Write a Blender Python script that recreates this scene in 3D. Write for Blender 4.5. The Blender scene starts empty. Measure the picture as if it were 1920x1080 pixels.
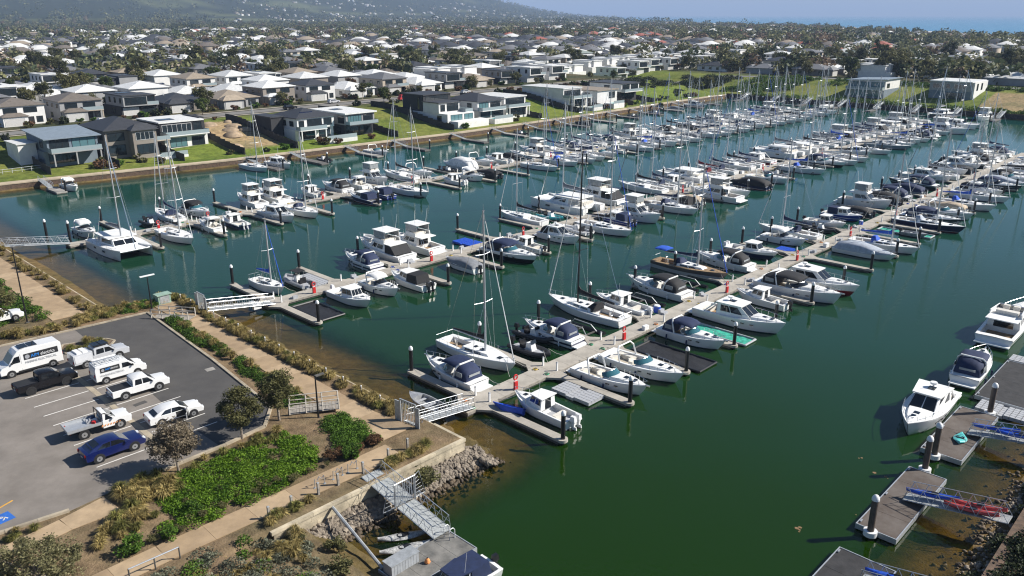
import bpy, bmesh, math, random
import numpy as np
from mathutils import Vector, Matrix
R = math.radians
random.seed(7); np.random.seed(7)
scene = bpy.context.scene
COL = scene.collection
# ---------------------------------------------------------------- camera
PITCH = math.atan(512 / 1515.0)
CAMZ = 37.0
cam_d = bpy.data.cameras.new('camera'); cam = bpy.data.objects.new('camera', cam_d); COL.objects.link(cam)
cam.location = (0, 0, CAMZ); cam.rotation_euler = (R(90) - PITCH, 0, 0)
cam_d.sensor_width = 36; cam_d.lens = 36 * 1515 / 1920.0
cam_d.clip_start = 0.5; cam_d.clip_end = 120000
scene.camera = cam
# ---------------------------------------------------------------- sky, sun, exposure
SUN_EL = 37.0
SUN_AZ = 6.0      # degrees from +X towards +Y
wd = bpy.data.worlds.new('World'); scene.world = wd; wd.use_nodes = True
wn = wd.node_tree; wn.nodes.clear()
wo = wn.nodes.new('ShaderNodeOutputWorld'); wb = wn.nodes.new('ShaderNodeBackground'); sk = wn.nodes.new('ShaderNodeTexSky')
sk.sky_type = 'NISHITA'; sk.sun_disc = False
sk.sun_elevation = R(SUN_EL); sk.sun_rotation = R(90 - SUN_AZ)
sk.altitude = 0; sk.air_density = 1.0; sk.dust_density = 0.2; sk.ozone_density = 5.0
wb.inputs['Strength'].default_value = 0.058
wn.links.new(sk.outputs[0], wb.inputs[0]); wn.links.new(wb.outputs[0], wo.inputs[0])
sun_d = bpy.data.lights.new('sun', 'SUN'); sun_d.energy = 5.0; sun_d.angle = R(0.53); sun_d.color = (1.0, 0.95, 0.87)
sun = bpy.data.objects.new('sun', sun_d); COL.objects.link(sun)
sv = Vector((math.cos(R(SUN_EL)) * math.cos(R(SUN_AZ)), math.cos(R(SUN_EL)) * math.sin(R(SUN_AZ)), math.sin(R(SUN_EL))))
sun.rotation_euler = sv.to_track_quat('Z', 'Y').to_euler(); sun.location = (60, 20, 80)
vs = scene.view_settings; vs.view_transform = 'Standard'; vs.look = 'None'; vs.gamma = 1.0; vs.use_curve_mapping = False
vs.exposure = 0.58
scene.cycles.use_denoising = True; scene.cycles.filter_width = 1.15
scene.cycles.max_bounces = 6; scene.cycles.diffuse_bounces = 2; scene.cycles.glossy_bounces = 3
scene.cycles.transmission_bounces = 3; scene.cycles.transparent_max_bounces = 6; scene.cycles.volume_bounces = 0
scene.cycles.caustics_reflective = False; scene.cycles.caustics_refractive = False
scene.cycles.sample_clamp_indirect = 4.0
# ---------------------------------------------------------------- marina frame: a along the docks, b across them
TH = R(46.1)
UX, UY = math.cos(TH), math.sin(TH)
def P(a, b, z=0.0): return Vector((a * UX - b * UY, a * UY + b * UX, z))
def toab(X, Y): return X * UX + Y * UY, -X * UY + Y * UX
# ---------------------------------------------------------------- materials
MATS = {}
def M(name, col, rough=.6, metal=0., var=.12, scale=2.0, bump=0., spec=.5, bscale=None, rnd=0., dark=None, det=4.0, coat=0.):
    """Principled material whose colour wanders with noise; rnd varies it per object; dark = second colour of the noise."""
    if name in MATS: return MATS[name]
    m = bpy.data.materials.new(name); m.use_nodes = True; MATS[name] = m
    nt = m.node_tree; N = nt.nodes; L = nt.links; bs = N['Principled BSDF']
    bs.inputs['Roughness'].default_value = rough; bs.inputs['Metallic'].default_value = metal
    bs.inputs['Specular IOR Level'].default_value = spec
    if coat: bs.inputs['Coat Weight'].default_value = coat; bs.inputs['Coat Roughness'].default_value = .08
    c = (*col, 1); bs.inputs['Base Color'].default_value = c
    out = None
    if var or dark or bump:
        tc = N.new('ShaderNodeTexCoord'); nz = N.new('ShaderNodeTexNoise')
        nz.inputs['Scale'].default_value = scale; nz.inputs['Detail'].default_value = det; nz.inputs['Roughness'].default_value = .65
        L.new(tc.outputs['Object'], nz.inputs['Vector'])
        if var or dark:
            rp = N.new('ShaderNodeValToRGB'); e = rp.color_ramp.elements
            e[0].position = .33; e[1].position = .68
            d = dark if dark else tuple(max(0, x * (1 - var * 2)) for x in col)
            e[0].color = (*d, 1); e[1].color = (*(min(1, x * (1 + var)) for x in col), 1) if not dark else c
            L.new(nz.outputs['Fac'], rp.inputs[0]); out = rp.outputs[0]
        if bump:
            nb = N.new('ShaderNodeTexNoise'); nb.inputs['Scale'].default_value = bscale or scale * 4; nb.inputs['Detail'].default_value = 5
            L.new(tc.outputs['Object'], nb.inputs['Vector'])
            bp = N.new('ShaderNodeBump'); bp.inputs['Strength'].default_value = bump; bp.inputs['Distance'].default_value = .05
            L.new(nb.outputs['Fac'], bp.inputs['Height']); L.new(bp.outputs[0], bs.inputs['Normal'])
    if rnd:
        oi = N.new('ShaderNodeObjectInfo'); mr = N.new('ShaderNodeMapRange'); mr.inputs[3].default_value = 1 - rnd; mr.inputs[4].default_value = 1 + rnd
        L.new(oi.outputs['Random'], mr.inputs[0])
        mx = N.new('ShaderNodeMix'); mx.data_type = 'RGBA'; mx.blend_type = 'MULTIPLY'; mx.inputs[0].default_value = 1
        if out: L.new(out, mx.inputs[6])
        else: mx.inputs[6].default_value = c
        L.new(mr.outputs[0], mx.inputs[7]); out = mx.outputs[2]
    if out: L.new(out, bs.inputs['Base Color'])
    return m
def node_mat(name):
    m = bpy.data.materials.new(name); m.use_nodes = True; MATS[name] = m
    return m, m.node_tree.nodes, m.node_tree.links, m.node_tree.nodes['Principled BSDF']
def leafmat(name, c1, c2, scale=.7, rnd=.18, trans=.25):
    m, N, L, bs = node_mat(name)
    tc = N.new('ShaderNodeTexCoord'); nz = N.new('ShaderNodeTexNoise'); nz.inputs['Scale'].default_value = scale; nz.inputs['Detail'].default_value = 3
    L.new(tc.outputs['Object'], nz.inputs['Vector'])
    ge = N.new('ShaderNodeNewGeometry'); ad = N.new('ShaderNodeMath'); ad.operation = 'MULTIPLY_ADD'; ad.inputs[1].default_value = .55; 
    L.new(ge.outputs['Random Per Island'], ad.inputs[0]); L.new(nz.outputs['Fac'], ad.inputs[2])
    rp = N.new('ShaderNodeValToRGB'); e = rp.color_ramp.elements; e[0].position = .45; e[1].position = 1.0; e[0].color = (*c1, 1); e[1].color = (*c2, 1)
    L.new(ad.outputs[0], rp.inputs[0])
    oi = N.new('ShaderNodeObjectInfo'); mr = N.new('ShaderNodeMapRange'); mr.inputs[3].default_value = 1 - rnd; mr.inputs[4].default_value = 1 + rnd
    L.new(oi.outputs['Random'], mr.inputs[0])
    mx = N.new('ShaderNodeMix'); mx.data_type = 'RGBA'; mx.blend_type = 'MULTIPLY'; mx.inputs[0].default_value = 1
    L.new(rp.outputs[0], mx.inputs[6]); L.new(mr.outputs[0], mx.inputs[7])
    L.new(mx.outputs[2], bs.inputs['Base Color']); bs.inputs['Roughness'].default_value = .65; bs.inputs['Specular IOR Level'].default_value = .25
    tr = N.new('ShaderNodeBsdfTranslucent'); L.new(mx.outputs[2], tr.inputs[0])
    ms = N.new('ShaderNodeMixShader'); ms.inputs[0].default_value = trans
    L.new(bs.outputs[0], ms.inputs[1]); L.new(tr.outputs[0], ms.inputs[2]); L.new(ms.outputs[0], N['Material Output'].inputs[0])
    return m
# ---------------------------------------------------------------- mesh builder
class MB:
    def __init__(s): s.v = []; s.f = []; s.m = []; s.mi = 0
    def add(s, vs, fs):
        n = len(s.v); s.v += [tuple(p) for p in vs]
        for f in fs: s.f.append(tuple(i + n for i in f)); s.m.append(s.mi)
        return s
    def hexa(s, p):   # 8 corners: bottom 4 ccw, top 4 ccw
        return s.add(p, [(3, 2, 1, 0), (4, 5, 6, 7), (0, 1, 5, 4), (1, 2, 6, 5), (2, 3, 7, 6), (3, 0, 4, 7)])
    def box(s, x0, x1, y0, y1, z0, z1):
        return s.hexa([(x0, y0, z0), (x1, y0, z0), (x1, y1, z0), (x0, y1, z0), (x0, y0, z1), (x1, y0, z1), (x1, y1, z1), (x0, y1, z1)])
    def cbox(s, c, sz, rz=0, ry=0, t=1.0):
        x, y, z = (k / 2 for k in sz); ps = []
        for sgn, k in ((-1, 1), (1, t)):
            for ax, ay in ((-1, -1), (1, -1), (1, 1), (-1, 1)): ps.append(Vector((ax * x * k, ay * y * k, sgn * z)))
        mt = Matrix.Rotation(rz, 3, 'Z') @ Matrix.Rotation(ry, 3, 'Y'); c = Vector(c)
        return s.hexa([mt @ p + c for p in ps])
    def prism(s, poly, z0, z1, top=None):
        n = len(poly); top = top or poly
        vs = [(*p[:2], z0) for p in poly] + [(*p[:2], z1) for p in top]
        fs = [tuple(range(n - 1, -1, -1)), tuple(range(n, 2 * n))] + [(i, (i + 1) % n, (i + 1) % n + n, i + n) for i in range(n)]
        return s.add(vs, fs)
    def loft(s, secs, ring=False, cap0=False, cap1=False, flip=False):
        n = len(secs[0]); vs = [p for q in secs for p in q]; fs = []
        for i in range(len(secs) - 1):
            for j in range(n if ring else n - 1):
                k = (j + 1) % n; q = (i * n + j, i * n + k, (i + 1) * n + k, (i + 1) * n + j)
                fs.append(q[::-1] if flip else q)
        if cap0: fs.append(tuple(range(n)) if flip else tuple(range(n - 1, -1, -1)))
        if cap1: q = tuple(range((len(secs) - 1) * n, len(secs) * n)); fs.append(q[::-1] if flip else q)
        return s.add(vs, fs)
    def tube(s, pts, r, n=5, r1=None, cap=True):
        pts = [Vector(p) for p in pts]; secs = []
        for i, p in enumerate(pts):
            d = (pts[min(i + 1, len(pts) - 1)] - pts[max(i - 1, 0)]).normalized()
            u = d.cross(Vector((0, 0, 1)));
            if u.length < .01: u = d.cross(Vector((1, 0, 0)))
            u.normalize(); w = d.cross(u)
            rr = r if r1 is None else r + (r1 - r) * i / (len(pts) - 1)
            secs.append([p + (u * math.cos(k * 2 * math.pi / n) + w * math.sin(k * 2 * math.pi / n)) * rr for k in range(n)])
        return s.loft(secs, True, cap, cap, flip=True)
    def cyl(s, c, r, h, n=12, r2=None):
        return s.tube([(c[0], c[1], c[2]), (c[0], c[1], c[2] + h)], r, n, r if r2 is None else r2)
    def wheelcyl(s, c, r, w, n=14):  # axis along y
        return s.tube([(c[0], c[1] - w / 2, c[2]), (c[0], c[1] + w / 2, c[2])], r, n)
    def dome(s, c, r, h, n=10):
        secs = [[(c[0] + rr * r * math.cos(k * 2 * math.pi / n), c[1] + rr * r * math.sin(k * 2 * math.pi / n), c[2] + zz * h) for k in range(n)] for rr, zz in ((1, 0), (.85, .45), (.5, .82), (.02, 1))]
        return s.loft(secs, True, True, True)
    def xform(s, mt, i0=0):
        for i in range(i0, len(s.v)): s.v[i] = tuple(mt @ Vector(s.v[i]))
        return s
    def mesh(s, name, mats, smooth=False, ang=35):
        me = bpy.data.meshes.new(name); me.from_pydata(s.v, [], s.f)
        mats = mats if isinstance(mats, (list, tuple)) else [mats]
        for m in mats: me.materials.append(m)
        if len(mats) > 1: me.polygons.foreach_set('material_index', s.m)
        me.update()
        if smooth:
            me.shade_smooth(); me.set_sharp_from_angle(angle=R(ang))
        return me
def tag(o, label=None, cat=None, group=None, kind=None):
    for k, v in (('label', label), ('category', cat), ('group', group), ('kind', kind)):
        if v: o[k] = v
    return o
def obj(name, mb, mats, parent=None, smooth=False, loc=None, rz=0, ang=35, **kw):
    me = mb.mesh(name, mats, smooth, ang) if isinstance(mb, MB) else mb
    o = bpy.data.objects.new(name, me); COL.objects.link(o)
    if parent: o.parent = parent
    if loc is not None: o.location = loc
    if rz: o.rotation_euler = (0, 0, rz)
    return tag(o, **kw)
def thing(name, label, cat, loc=(0, 0, 0), rz=0, group=None):
    o = bpy.data.objects.new(name, None); COL.objects.link(o); o.empty_display_size = .3
    o.location = loc; o.rotation_euler = (0, 0, rz)
    return tag(o, label, cat, group)
def npmesh(name, V, F, mats, smooth=False):
    """V n x 3, F m x k numpy arrays -> mesh (fast)."""
    V = np.asarray(V, np.float32); F = np.asarray(F, np.int32); k = F.shape[1]
    me = bpy.data.meshes.new(name); me.vertices.add(len(V)); me.vertices.foreach_set('co', V.ravel())
    me.loops.add(F.size); me.loops.foreach_set('vertex_index', F.ravel())
    me.polygons.add(len(F)); me.polygons.foreach_set('loop_start', np.arange(0, F.size, k, dtype=np.int32))
    for m in (mats if isinstance(mats, (list, tuple)) else [mats]): me.materials.append(m)
    me.update(calc_edges=True)
    if smooth: me.shade_smooth()
    return me
class Proto:
    """A thing with its parts (and their sub-parts), spawned as separate objects that share mesh data."""
    def __init__(s): s.p = []
    def add(s, name, mb, mats, parent=None, smooth=False, ang=35):
        s.p.append((name, mb.mesh(name, mats, smooth, ang) if isinstance(mb, MB) else mb, parent)); return len(s.p) - 1
    def spawn(s, name, label, cat, loc, rz=0, group=None, sc=1, over=None, skip=(), tilt=None, kind=None):
        r = thing(name, label, cat, loc, rz, group)
        if kind: r['kind'] = kind
        if tilt: r.rotation_euler = (tilt[0], tilt[1], rz)
        if sc != 1: r.scale = (sc,) * 3 if not isinstance(sc, tuple) else sc
        made = {}
        for i, (n, me, par) in enumerate(s.p):
            if n in skip or (par is not None and par not in made): continue
            o = bpy.data.objects.new(n, me); COL.objects.link(o); o.parent = made[par] if par is not None else r; made[i] = o
            if over and n in over: o.material_slots[0].link = 'OBJECT'; o.material_slots[0].material = over[n]
        return r
class Cab:
    """Eight-cornered tapered body; pane() gives a thin plate set on one of its sides."""
    def __init__(s, b, t): s.p = [Vector(q) for q in b] + [Vector(q) for q in t]
    @classmethod
    def raked(c, x0, x1, w0, w1, z0, z1, rf=0., rb=0., tin=0., zf=None):
        zf = z1 if zf is None else zf   # bottom: aft-stbd, fore-stbd, fore-port, aft-port
        return c([(x0, -w0, z0), (x1, -w1, z0), (x1, w1, z0), (x0, w0, z0)],
                 [(x0 + rb, -w0 + tin, z1), (x1 - rf, -w1 + tin, zf), (x1 - rf, w1 - tin, zf), (x0 + rb, w0 - tin, z1)])
    def solid(s, mb=None): return (mb or MB()).hexa(s.p)
    SIDES = {'s': (0, 1), 'f': (1, 2), 'p': (2, 3), 'a': (3, 0)}
    def at(s, side, u, v):
        i, j = s.SIDES[side]; lo = s.p[i].lerp(s.p[j], u); hi = s.p[i + 4].lerp(s.p[j + 4], u); return lo.lerp(hi, v)
    def pane(s, mb, side, u0, u1, v0, v1, th=.025, v1b=None):
        q = [s.at(side, u0, v0), s.at(side, u1, v0), s.at(side, u1, v1 if v1b is None else v1b), s.at(side, u0, v1)]
        n = (q[1] - q[0]).cross(q[3] - q[0]).normalized() * th
        a = [p - n * .4 for p in q]; b = [p + n for p in q]
        return mb.add(a + b, [(4, 5, 6, 7), (0, 1, 5, 4), (1, 2, 6, 5), (2, 3, 7, 6), (3, 0, 4, 7)])
    def topplate(s, mb, th=.08, ov=.1, mi=None):
        t = s.p[4:]; c = sum(t, Vector()) / 4; q = [p + Vector((math.copysign(ov, p.x - c.x), math.copysign(ov, p.y - c.y), 0)) for p in t]
        return mb.hexa(q + [p + Vector((0, 0, th)) for p in q])
ORD = ['first', 'second', 'third', 'fourth', 'fifth', 'sixth', 'seventh', 'eighth', 'ninth', 'tenth', 'eleventh', 'twelfth', 'thirteenth', 'fourteenth', 'fifteenth', 'sixteenth', 'seventeenth', 'eighteenth', 'nineteenth', 'twentieth']
def ordinal(n):
    if n < 20: return ORD[n]
    t = {2: 'twenty', 3: 'thirty', 4: 'forty', 5: 'fifty', 6: 'sixty'}[(n + 1) // 10]; u = (n + 1) % 10
    return t + '-' + ORD[u - 1] if u else t[:-1] + 'ieth'
# ================================================================ terrain, water, sea
def bank_shift(a):   # the far bank is not quite straight
    return np.interp(a, [-200, 49, 100, 174, 231, 340, 600], [12, 8, .5, -4.5, -3.5, 1.5, 1.5])
def far_b(a): return 196.0 + float(bank_shift(a))
def sstep(x, e0, e1):
    t = np.clip((x - e0) / (e1 - e0), 0, 1); return t * t * (3 - 2 * t)
def vnoise(x, y, s, seed=0):
    return (np.sin(x / s * 1.3 + seed) * np.cos(y / s * 1.7 + seed * 2.1) + .5 * np.sin(x / s * 2.9 + y / s * 2.3 + seed * 3) + .3 * np.cos(x / s * 5.3 - y / s * 4.7 + seed)) / 1.8
def coastx(Y): return np.interp(Y, [0, 1000, 2000, 3000, 4500, 5800, 6600, 8000], [690, 690, 760, 690, 650, 800, 700, 300]) + 18 * np.sin(Y / 260.)
def hill(X, Y):
    base = 7 + 1.5 * vnoise(X, Y, 170, 1) * sstep(np.hypot(X, Y), 420, 700)
    r = sstep(X, 820, -1300) * np.exp(-((Y - 7000 - .35 * X) / 1900.) ** 2) * 330
    r = r * (1 + .10 * vnoise(X, Y, 520, 2) + .05 * vnoise(X, Y, 210, 5))
    l = sstep(X, -500, -2200) * sstep(Y, 1500, 4200) * 120 * (1 + .15 * vnoise(X, Y, 300, 4))
    h = base + r + l
    coast = coastx(Y)
    return np.where(X > coast, -6, np.where(X > coast - 60, -6 + (h + 6) * (coast - X) / 60., h))
def land_h(a, b):
    """a, b arrays (b straightened so that the far bank is b = 196)"""
    X = a * UX - b * UY; Y = a * UY + b * UX
    d = np.hypot(X, Y)
    h = np.full_like(a, 2.0)
    h = np.where((a < 36) & (b > 53) & (b < 100), 2.2, h)
    # far bank rises from the promenade to the street, then on to the plain
    fb = np.where(b < 199.5, 1.45, 1.7 + 4.6 * sstep(b, 200, 240))
    h = np.where(b > 150, np.where(b >= 196, fb, h), h)
    eb = 1.6 + 5.4 * sstep(a, 356, 400)
    h = np.where((a > 351), np.where(b > 196, np.maximum(np.minimum(eb, 6.3), np.minimum(fb, eb)), eb), h)
    w = sstep(d, 380, 620); h = h * (1 - w) + hill(X, Y) * w
    h = np.where(d > 620, hill(X, Y), h)
    # the basin
    al = np.where(b < 46.6, 26.0, np.where(b < 102.4, 42.0, 33.0))
    inside = (a > al) & (a < 351) & (b < 196) & (b > 8.6)
    slope_l = np.where(b < 46.6, 1.8, .55)
    dl = (a - al); dr = (b - 8.6); df = 196 - b; de = 351 - a
    db = np.where((a > 24) & (a < 42.5), 46.6 - b, 99)   # short wall facing b-
    near = np.where(b < 46.6, .9 - .34 * (np.maximum(dl, 0) + .5), .45 - .15 * dl - .08 * np.maximum(dl - 7, 0))
    bed = np.maximum(np.maximum(near, np.where((b < 46.6) & (a > 24), .45 - np.hypot(.15 * np.maximum(a - 42, 0), .26 * (46.6 - b)) - .08 * np.maximum(a - 49, 0), -9)), np.maximum(.35 - .22 * dr, np.maximum(.3 - .35 * df, .3 - .4 * de)))
    bed = np.maximum(bed, -3.2) + .10 * vnoise(a, b, .9, 3)
    ins2 = (b < 46.6) & (b > 8.6) & (a > 22) & (a <= 351)
    h = np.where(inside, bed, h)
    sl = (b < 46.6) & (a <= 26.0)     # the rough bank at the bottom of the picture falls to the water
    h = np.where(sl & (a > 19), .9 + (26 - a) * .18 + .25 * vnoise(a, b, 1.7, 9), h)
    h = np.where((b <= 8.6) & (a > 26), np.minimum(2.2, .6 + (8.6 - b) * .45), h)
    return h, inside
def lines(*seg):
    L = []
    for s, e, st in seg: L += list(np.arange(s, e, st))
    return L
def geom(s, e, n): return list(np.geomspace(abs(s), abs(e), n) * np.sign(s))
AL = np.unique(np.round(np.array(geom(-60, -9000, 40) + lines((-55, 8, 5), (8, 60, .8), (60, 425, 4)) + [25.9, 26.0, 32.95, 33.0, 41.95, 42.0, 350.5, 350.95, 351, 351.05] + geom(430, 13000, 75)), 3))
BL = np.unique(np.round(np.array(geom(-60, -9000, 30) + lines((-55, 0, 5), (0, 110, .8), (110, 460, 3)) + [8.55, 8.6, 46.55, 46.6, 102.35, 102.4, 195.95, 196.0] + geom(462, 13000, 90)), 3))
GA, GB = np.meshgrid(AL, BL, indexing='ij')
GZ, GIN = land_h(GA, GB)
GBw = GB + bank_shift(GA) * sstep(GB, 112, 150) * (1 - sstep(GB, 260, 420))
GX = GA * UX - GBw * UY; GY = GA * UY + GBw * UX
# colours of the ground cover, one per vertex
def col_of():
    A, B = GA, GB; D = np.hypot(GX, GY); n = vnoise(A, B, 6, 1); n2 = vnoise(GX, GY, 60, 8); n3 = vnoise(GX, GY, 330, 11)
    C = np.zeros(A.shape + (3,))
    mulch = np.array([.19, .135, .095]); bed = np.array([.15, .105, .055]); deep = np.array([.085, .075, .03])
    lawn = np.array([.14, .20, .034]); dry = np.array([.165, .175, .05]); dirt = np.array([.26, .20, .13]); sub = np.array([.055, .062, .035]); wood = np.array([.028, .036, .022])
    C[:] = mulch
    mix = lambda x, y, w: x * (1 - w[..., None]) + y * w[..., None]
    far = mix(np.broadcast_to(lawn, C.shape), np.broadcast_to(dry, C.shape), np.clip(.5 + .7 * n2 + .2 * n, 0, 1))
    town = mix(np.broadcast_to(sub, C.shape), np.broadcast_to(dirt * .6, C.shape), np.clip(.2 + .5 * vnoise(A, B, 14, 3), 0, 1))
    C = np.where(((B > 196) | (A > 351))[..., None], far, C)
    w = sstep(B, 236, 256) * (A < 351); C = mix(C, town, w)
    w = sstep(A, 392, 420); C = mix(C, town, w)
    w = sstep(D, 700, 1100); C = mix(C, np.broadcast_to(wood, C.shape), w)
    hillf = (D > 2500) & (GX < -250); fieldm = hillf * sstep(n3 + .5 * n2, .30, .55)
    C = mix(C, np.broadcast_to(np.array([.13, .14, .07]), C.shape), fieldm * .8)
    fld = (GX < -330) & (GX > -900) & (GY > 1250) & (GY < 1420); C = mix(C, np.broadcast_to(np.array([.20, .27, .13]), C.shape), fld * 1.0)
    C = np.where(GIN[..., None], mix(np.broadcast_to(bed, C.shape), np.broadcast_to(deep, C.shape), sstep(-GZ, .3, 2.0)), C)
    beach = (D > 900) & (GZ < 3.0) & (GZ > -6); C = mix(C, np.broadcast_to(np.array([.42, .36, .26]), C.shape), beach * 1.0)
    return C
GC = col_of()
_site = ((GA > 107) & (GA < 121) & (GB > 206) & (GB < 238)) | ((GA > 362) & (GA < 392) & (GB > 70) & (GB < 94)); GC = np.where(_site[..., None], np.array([.34, .25, .16]), GC)
na, nb = len(AL), len(BL)
idx = np.arange(na * nb).reshape(na, nb)
GF = np.stack([idx[:-1, :-1], idx[1:, :-1], idx[1:, 1:], idx[:-1, 1:]], -1).reshape(-1, 4)
m, N, L, bs = node_mat('ground_cover')
at = N.new('ShaderNodeAttribute'); at.attribute_name = 'gcol'
tc = N.new('ShaderNodeTexCoord'); nz = N.new('ShaderNodeTexNoise'); nz.inputs['Scale'].default_value = .9; nz.inputs['Detail'].default_value = 8; nz.inputs['Roughness'].default_value = .7
L.new(tc.outputs['Object'], nz.inputs['Vector'])
mr = N.new('ShaderNodeMapRange'); mr.inputs[1].default_value = .3; mr.inputs[2].default_value = .7; mr.inputs[3].default_value = .55; mr.inputs[4].default_value = 1.45
L.new(nz.outputs['Fac'], mr.inputs[0])
mx = N.new('ShaderNodeMix'); mx.data_type = 'RGBA'; mx.blend_type = 'MULTIPLY'; mx.inputs[0].default_value = 1
L.new(at.outputs['Color'], mx.inputs[6]); L.new(mr.outputs[0], mx.inputs[7]); L.new(mx.outputs[2], bs.inputs['Base Color'])
nzl = N.new('ShaderNodeTexNoise'); nzl.inputs['Scale'].default_value = .09; nzl.inputs['Detail'].default_value = 5; nzl.inputs['Roughness'].default_value = .7; L.new(tc.outputs['Object'], nzl.inputs['Vector'])
rpl = N.new('ShaderNodeValToRGB'); rpl.color_ramp.elements[0].position = .36; rpl.color_ramp.elements[1].position = .64; rpl.color_ramp.elements[0].color = (.66, .76, .6, 1); rpl.color_ramp.elements[1].color = (1.2, 1.15, 1.0, 1); L.new(nzl.outputs['Fac'], rpl.inputs[0])
mx2 = N.new('ShaderNodeMix'); mx2.data_type = 'RGBA'; mx2.blend_type = 'MULTIPLY'; mx2.inputs[0].default_value = 1; L.new(mx.outputs[2], mx2.inputs[6]); L.new(rpl.outputs[0], mx2.inputs[7]); L.new(mx2.outputs[2], bs.inputs['Base Color'])
bs.inputs['Roughness'].default_value = .95; bs.inputs['Specular IOR Level'].default_value = .1
nb2 = N.new('ShaderNodeTexNoise'); nb2.inputs['Scale'].default_value = 6; nb2.inputs['Detail'].default_value = 6; L.new(tc.outputs['Object'], nb2.inputs['Vector'])
bp = N.new('ShaderNodeBump'); bp.inputs['Strength'].default_value = .7; bp.inputs['Distance'].default_value = .12
L.new(nb2.outputs['Fac'], bp.inputs['Height']); L.new(bp.outputs[0], bs.inputs['Normal'])
gme = npmesh('ground', np.stack([GX, GY, GZ], -1).reshape(-1, 3), GF, m, smooth=False)
ca = gme.color_attributes.new('gcol', 'FLOAT_COLOR', 'POINT')
ca.data.foreach_set('color', np.concatenate([GC.reshape(-1, 3), np.ones((na * nb, 1))], 1).astype(np.float32).ravel())
ground = obj('ground', gme, None, kind='structure')
def gz(a, b):     # ground height under a point given in marina coordinates (true b)
    s = bank_shift(a) * sstep(np.float64(b), 112, 150) * (1 - sstep(np.float64(b), 260, 420))
    h, _ = land_h(np.array([float(a)]), np.array([float(b - s)])); return float(h[0])
def gzxy(X, Y): return gz(*toab(X, Y))
# ---- water of the basin: clear over the shallow edges, green and opaque where it is deep
m, N, L, bs = node_mat('basin_water')
at = N.new('ShaderNodeAttribute'); at.attribute_name = 'shal'
tc = N.new('ShaderNodeTexCoord')
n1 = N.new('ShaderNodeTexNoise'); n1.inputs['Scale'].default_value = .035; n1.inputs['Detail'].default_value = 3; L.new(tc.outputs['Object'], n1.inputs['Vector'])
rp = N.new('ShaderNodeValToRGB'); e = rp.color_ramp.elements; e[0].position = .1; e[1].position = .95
sx = N.new('ShaderNodeSeparateXYZ'); L.new(tc.outputs['Object'], sx.inputs[0]); my = N.new('ShaderNodeMapRange'); my.inputs[1].default_value = 40; my.inputs[2].default_value = 230; my.inputs[3].default_value = -.15; my.inputs[4].default_value = .75; L.new(sx.outputs[1], my.inputs[0])  # olive to teal along Y: sky reflection growing with distance, painted into the colour
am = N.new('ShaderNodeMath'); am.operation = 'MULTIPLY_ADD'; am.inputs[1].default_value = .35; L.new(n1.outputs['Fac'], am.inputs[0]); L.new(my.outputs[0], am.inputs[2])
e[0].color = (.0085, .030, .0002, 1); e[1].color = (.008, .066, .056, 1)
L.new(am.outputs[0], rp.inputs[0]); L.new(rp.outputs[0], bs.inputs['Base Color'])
bs.inputs['Roughness'].default_value = .06; bs.inputs['IOR'].default_value = 1.333
n2 = N.new('ShaderNodeTexNoise'); n2.inputs['Scale'].default_value = 1.3; n2.inputs['Detail'].default_value = 5; L.new(tc.outputs['Object'], n2.inputs['Vector'])
bp = N.new('ShaderNodeBump'); bp.inputs['Distance'].default_value = .10
n3 = N.new('ShaderNodeTexNoise'); n3.inputs['Scale'].default_value = .022; n3.inputs['Detail'].default_value = 4; L.new(tc.outputs['Object'], n3.inputs['Vector'])
m3 = N.new('ShaderNodeMapRange'); m3.inputs[1].default_value = .42; m3.inputs[2].default_value = .62; m3.inputs[3].default_value = .06; m3.inputs[4].default_value = .26; L.new(n3.outputs['Fac'], m3.inputs[0]); L.new(m3.outputs[0], bp.inputs['Strength'])
L.new(n2.outputs['Fac'], bp.inputs['Height']); L.new(bp.outputs[0], bs.inputs['Normal'])
fr = N.new('ShaderNodeFresnel'); fr.inputs[0].default_value = 1.333; L.new(bp.outputs[0], fr.inputs['Normal'])
gl = N.new('ShaderNodeBsdfGlossy'); gl.inputs['Roughness'].default_value = .06; L.new(bp.outputs[0], gl.inputs['Normal'])
tr = N.new('ShaderNodeBsdfTransparent'); tr.inputs[0].default_value = (.78, .72, .46, 1)
sh = N.new('ShaderNodeMixShader'); gm = N.new('ShaderNodeNewGeometry'); om = N.new('ShaderNodeMath'); om.operation = 'SUBTRACT'; om.inputs[0].default_value = 1; L.new(gm.outputs['Backfacing'], om.inputs[1]); fm = N.new('ShaderNodeMath'); fm.operation = 'MULTIPLY'; L.new(fr.outputs[0], fm.inputs[0]); L.new(om.outputs[0], fm.inputs[1]); L.new(fm.outputs[0], sh.inputs[0]); L.new(tr.outputs[0], sh.inputs[1]); L.new(gl.outputs[0], sh.inputs[2])
ms = N.new('ShaderNodeMixShader'); L.new(at.outputs['Fac'], ms.inputs[0]); L.new(bs.outputs[0], ms.inputs[1]); L.new(sh.outputs[0], ms.inputs[2])
L.new(ms.outputs[0], N['Material Output'].inputs[0])
ia = np.where((AL >= 18) & (AL <= 352.5))[0]; ib = np.where((BL >= 4.5) & (BL <= 196.01))[0]
WA, WB = np.meshgrid(ia, ib, indexing='ij')
wx = GX[WA, WB]; wy = GY[WA, WB]; wz = GZ[WA, WB]
shal = 1 - sstep(-wz, .10, 1.7); shal = np.clip(shal, 0, 1) * .92
ni, nj = WA.shape; wi = np.arange(ni * nj).reshape(ni, nj)
WF = np.stack([wi[:-1, :-1], wi[1:, :-1], wi[1:, 1:], wi[:-1, 1:]], -1).reshape(-1, 4)
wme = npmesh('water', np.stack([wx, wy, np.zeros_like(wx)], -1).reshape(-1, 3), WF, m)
sa = wme.color_attributes.new('shal', 'FLOAT_COLOR', 'POINT')
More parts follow.
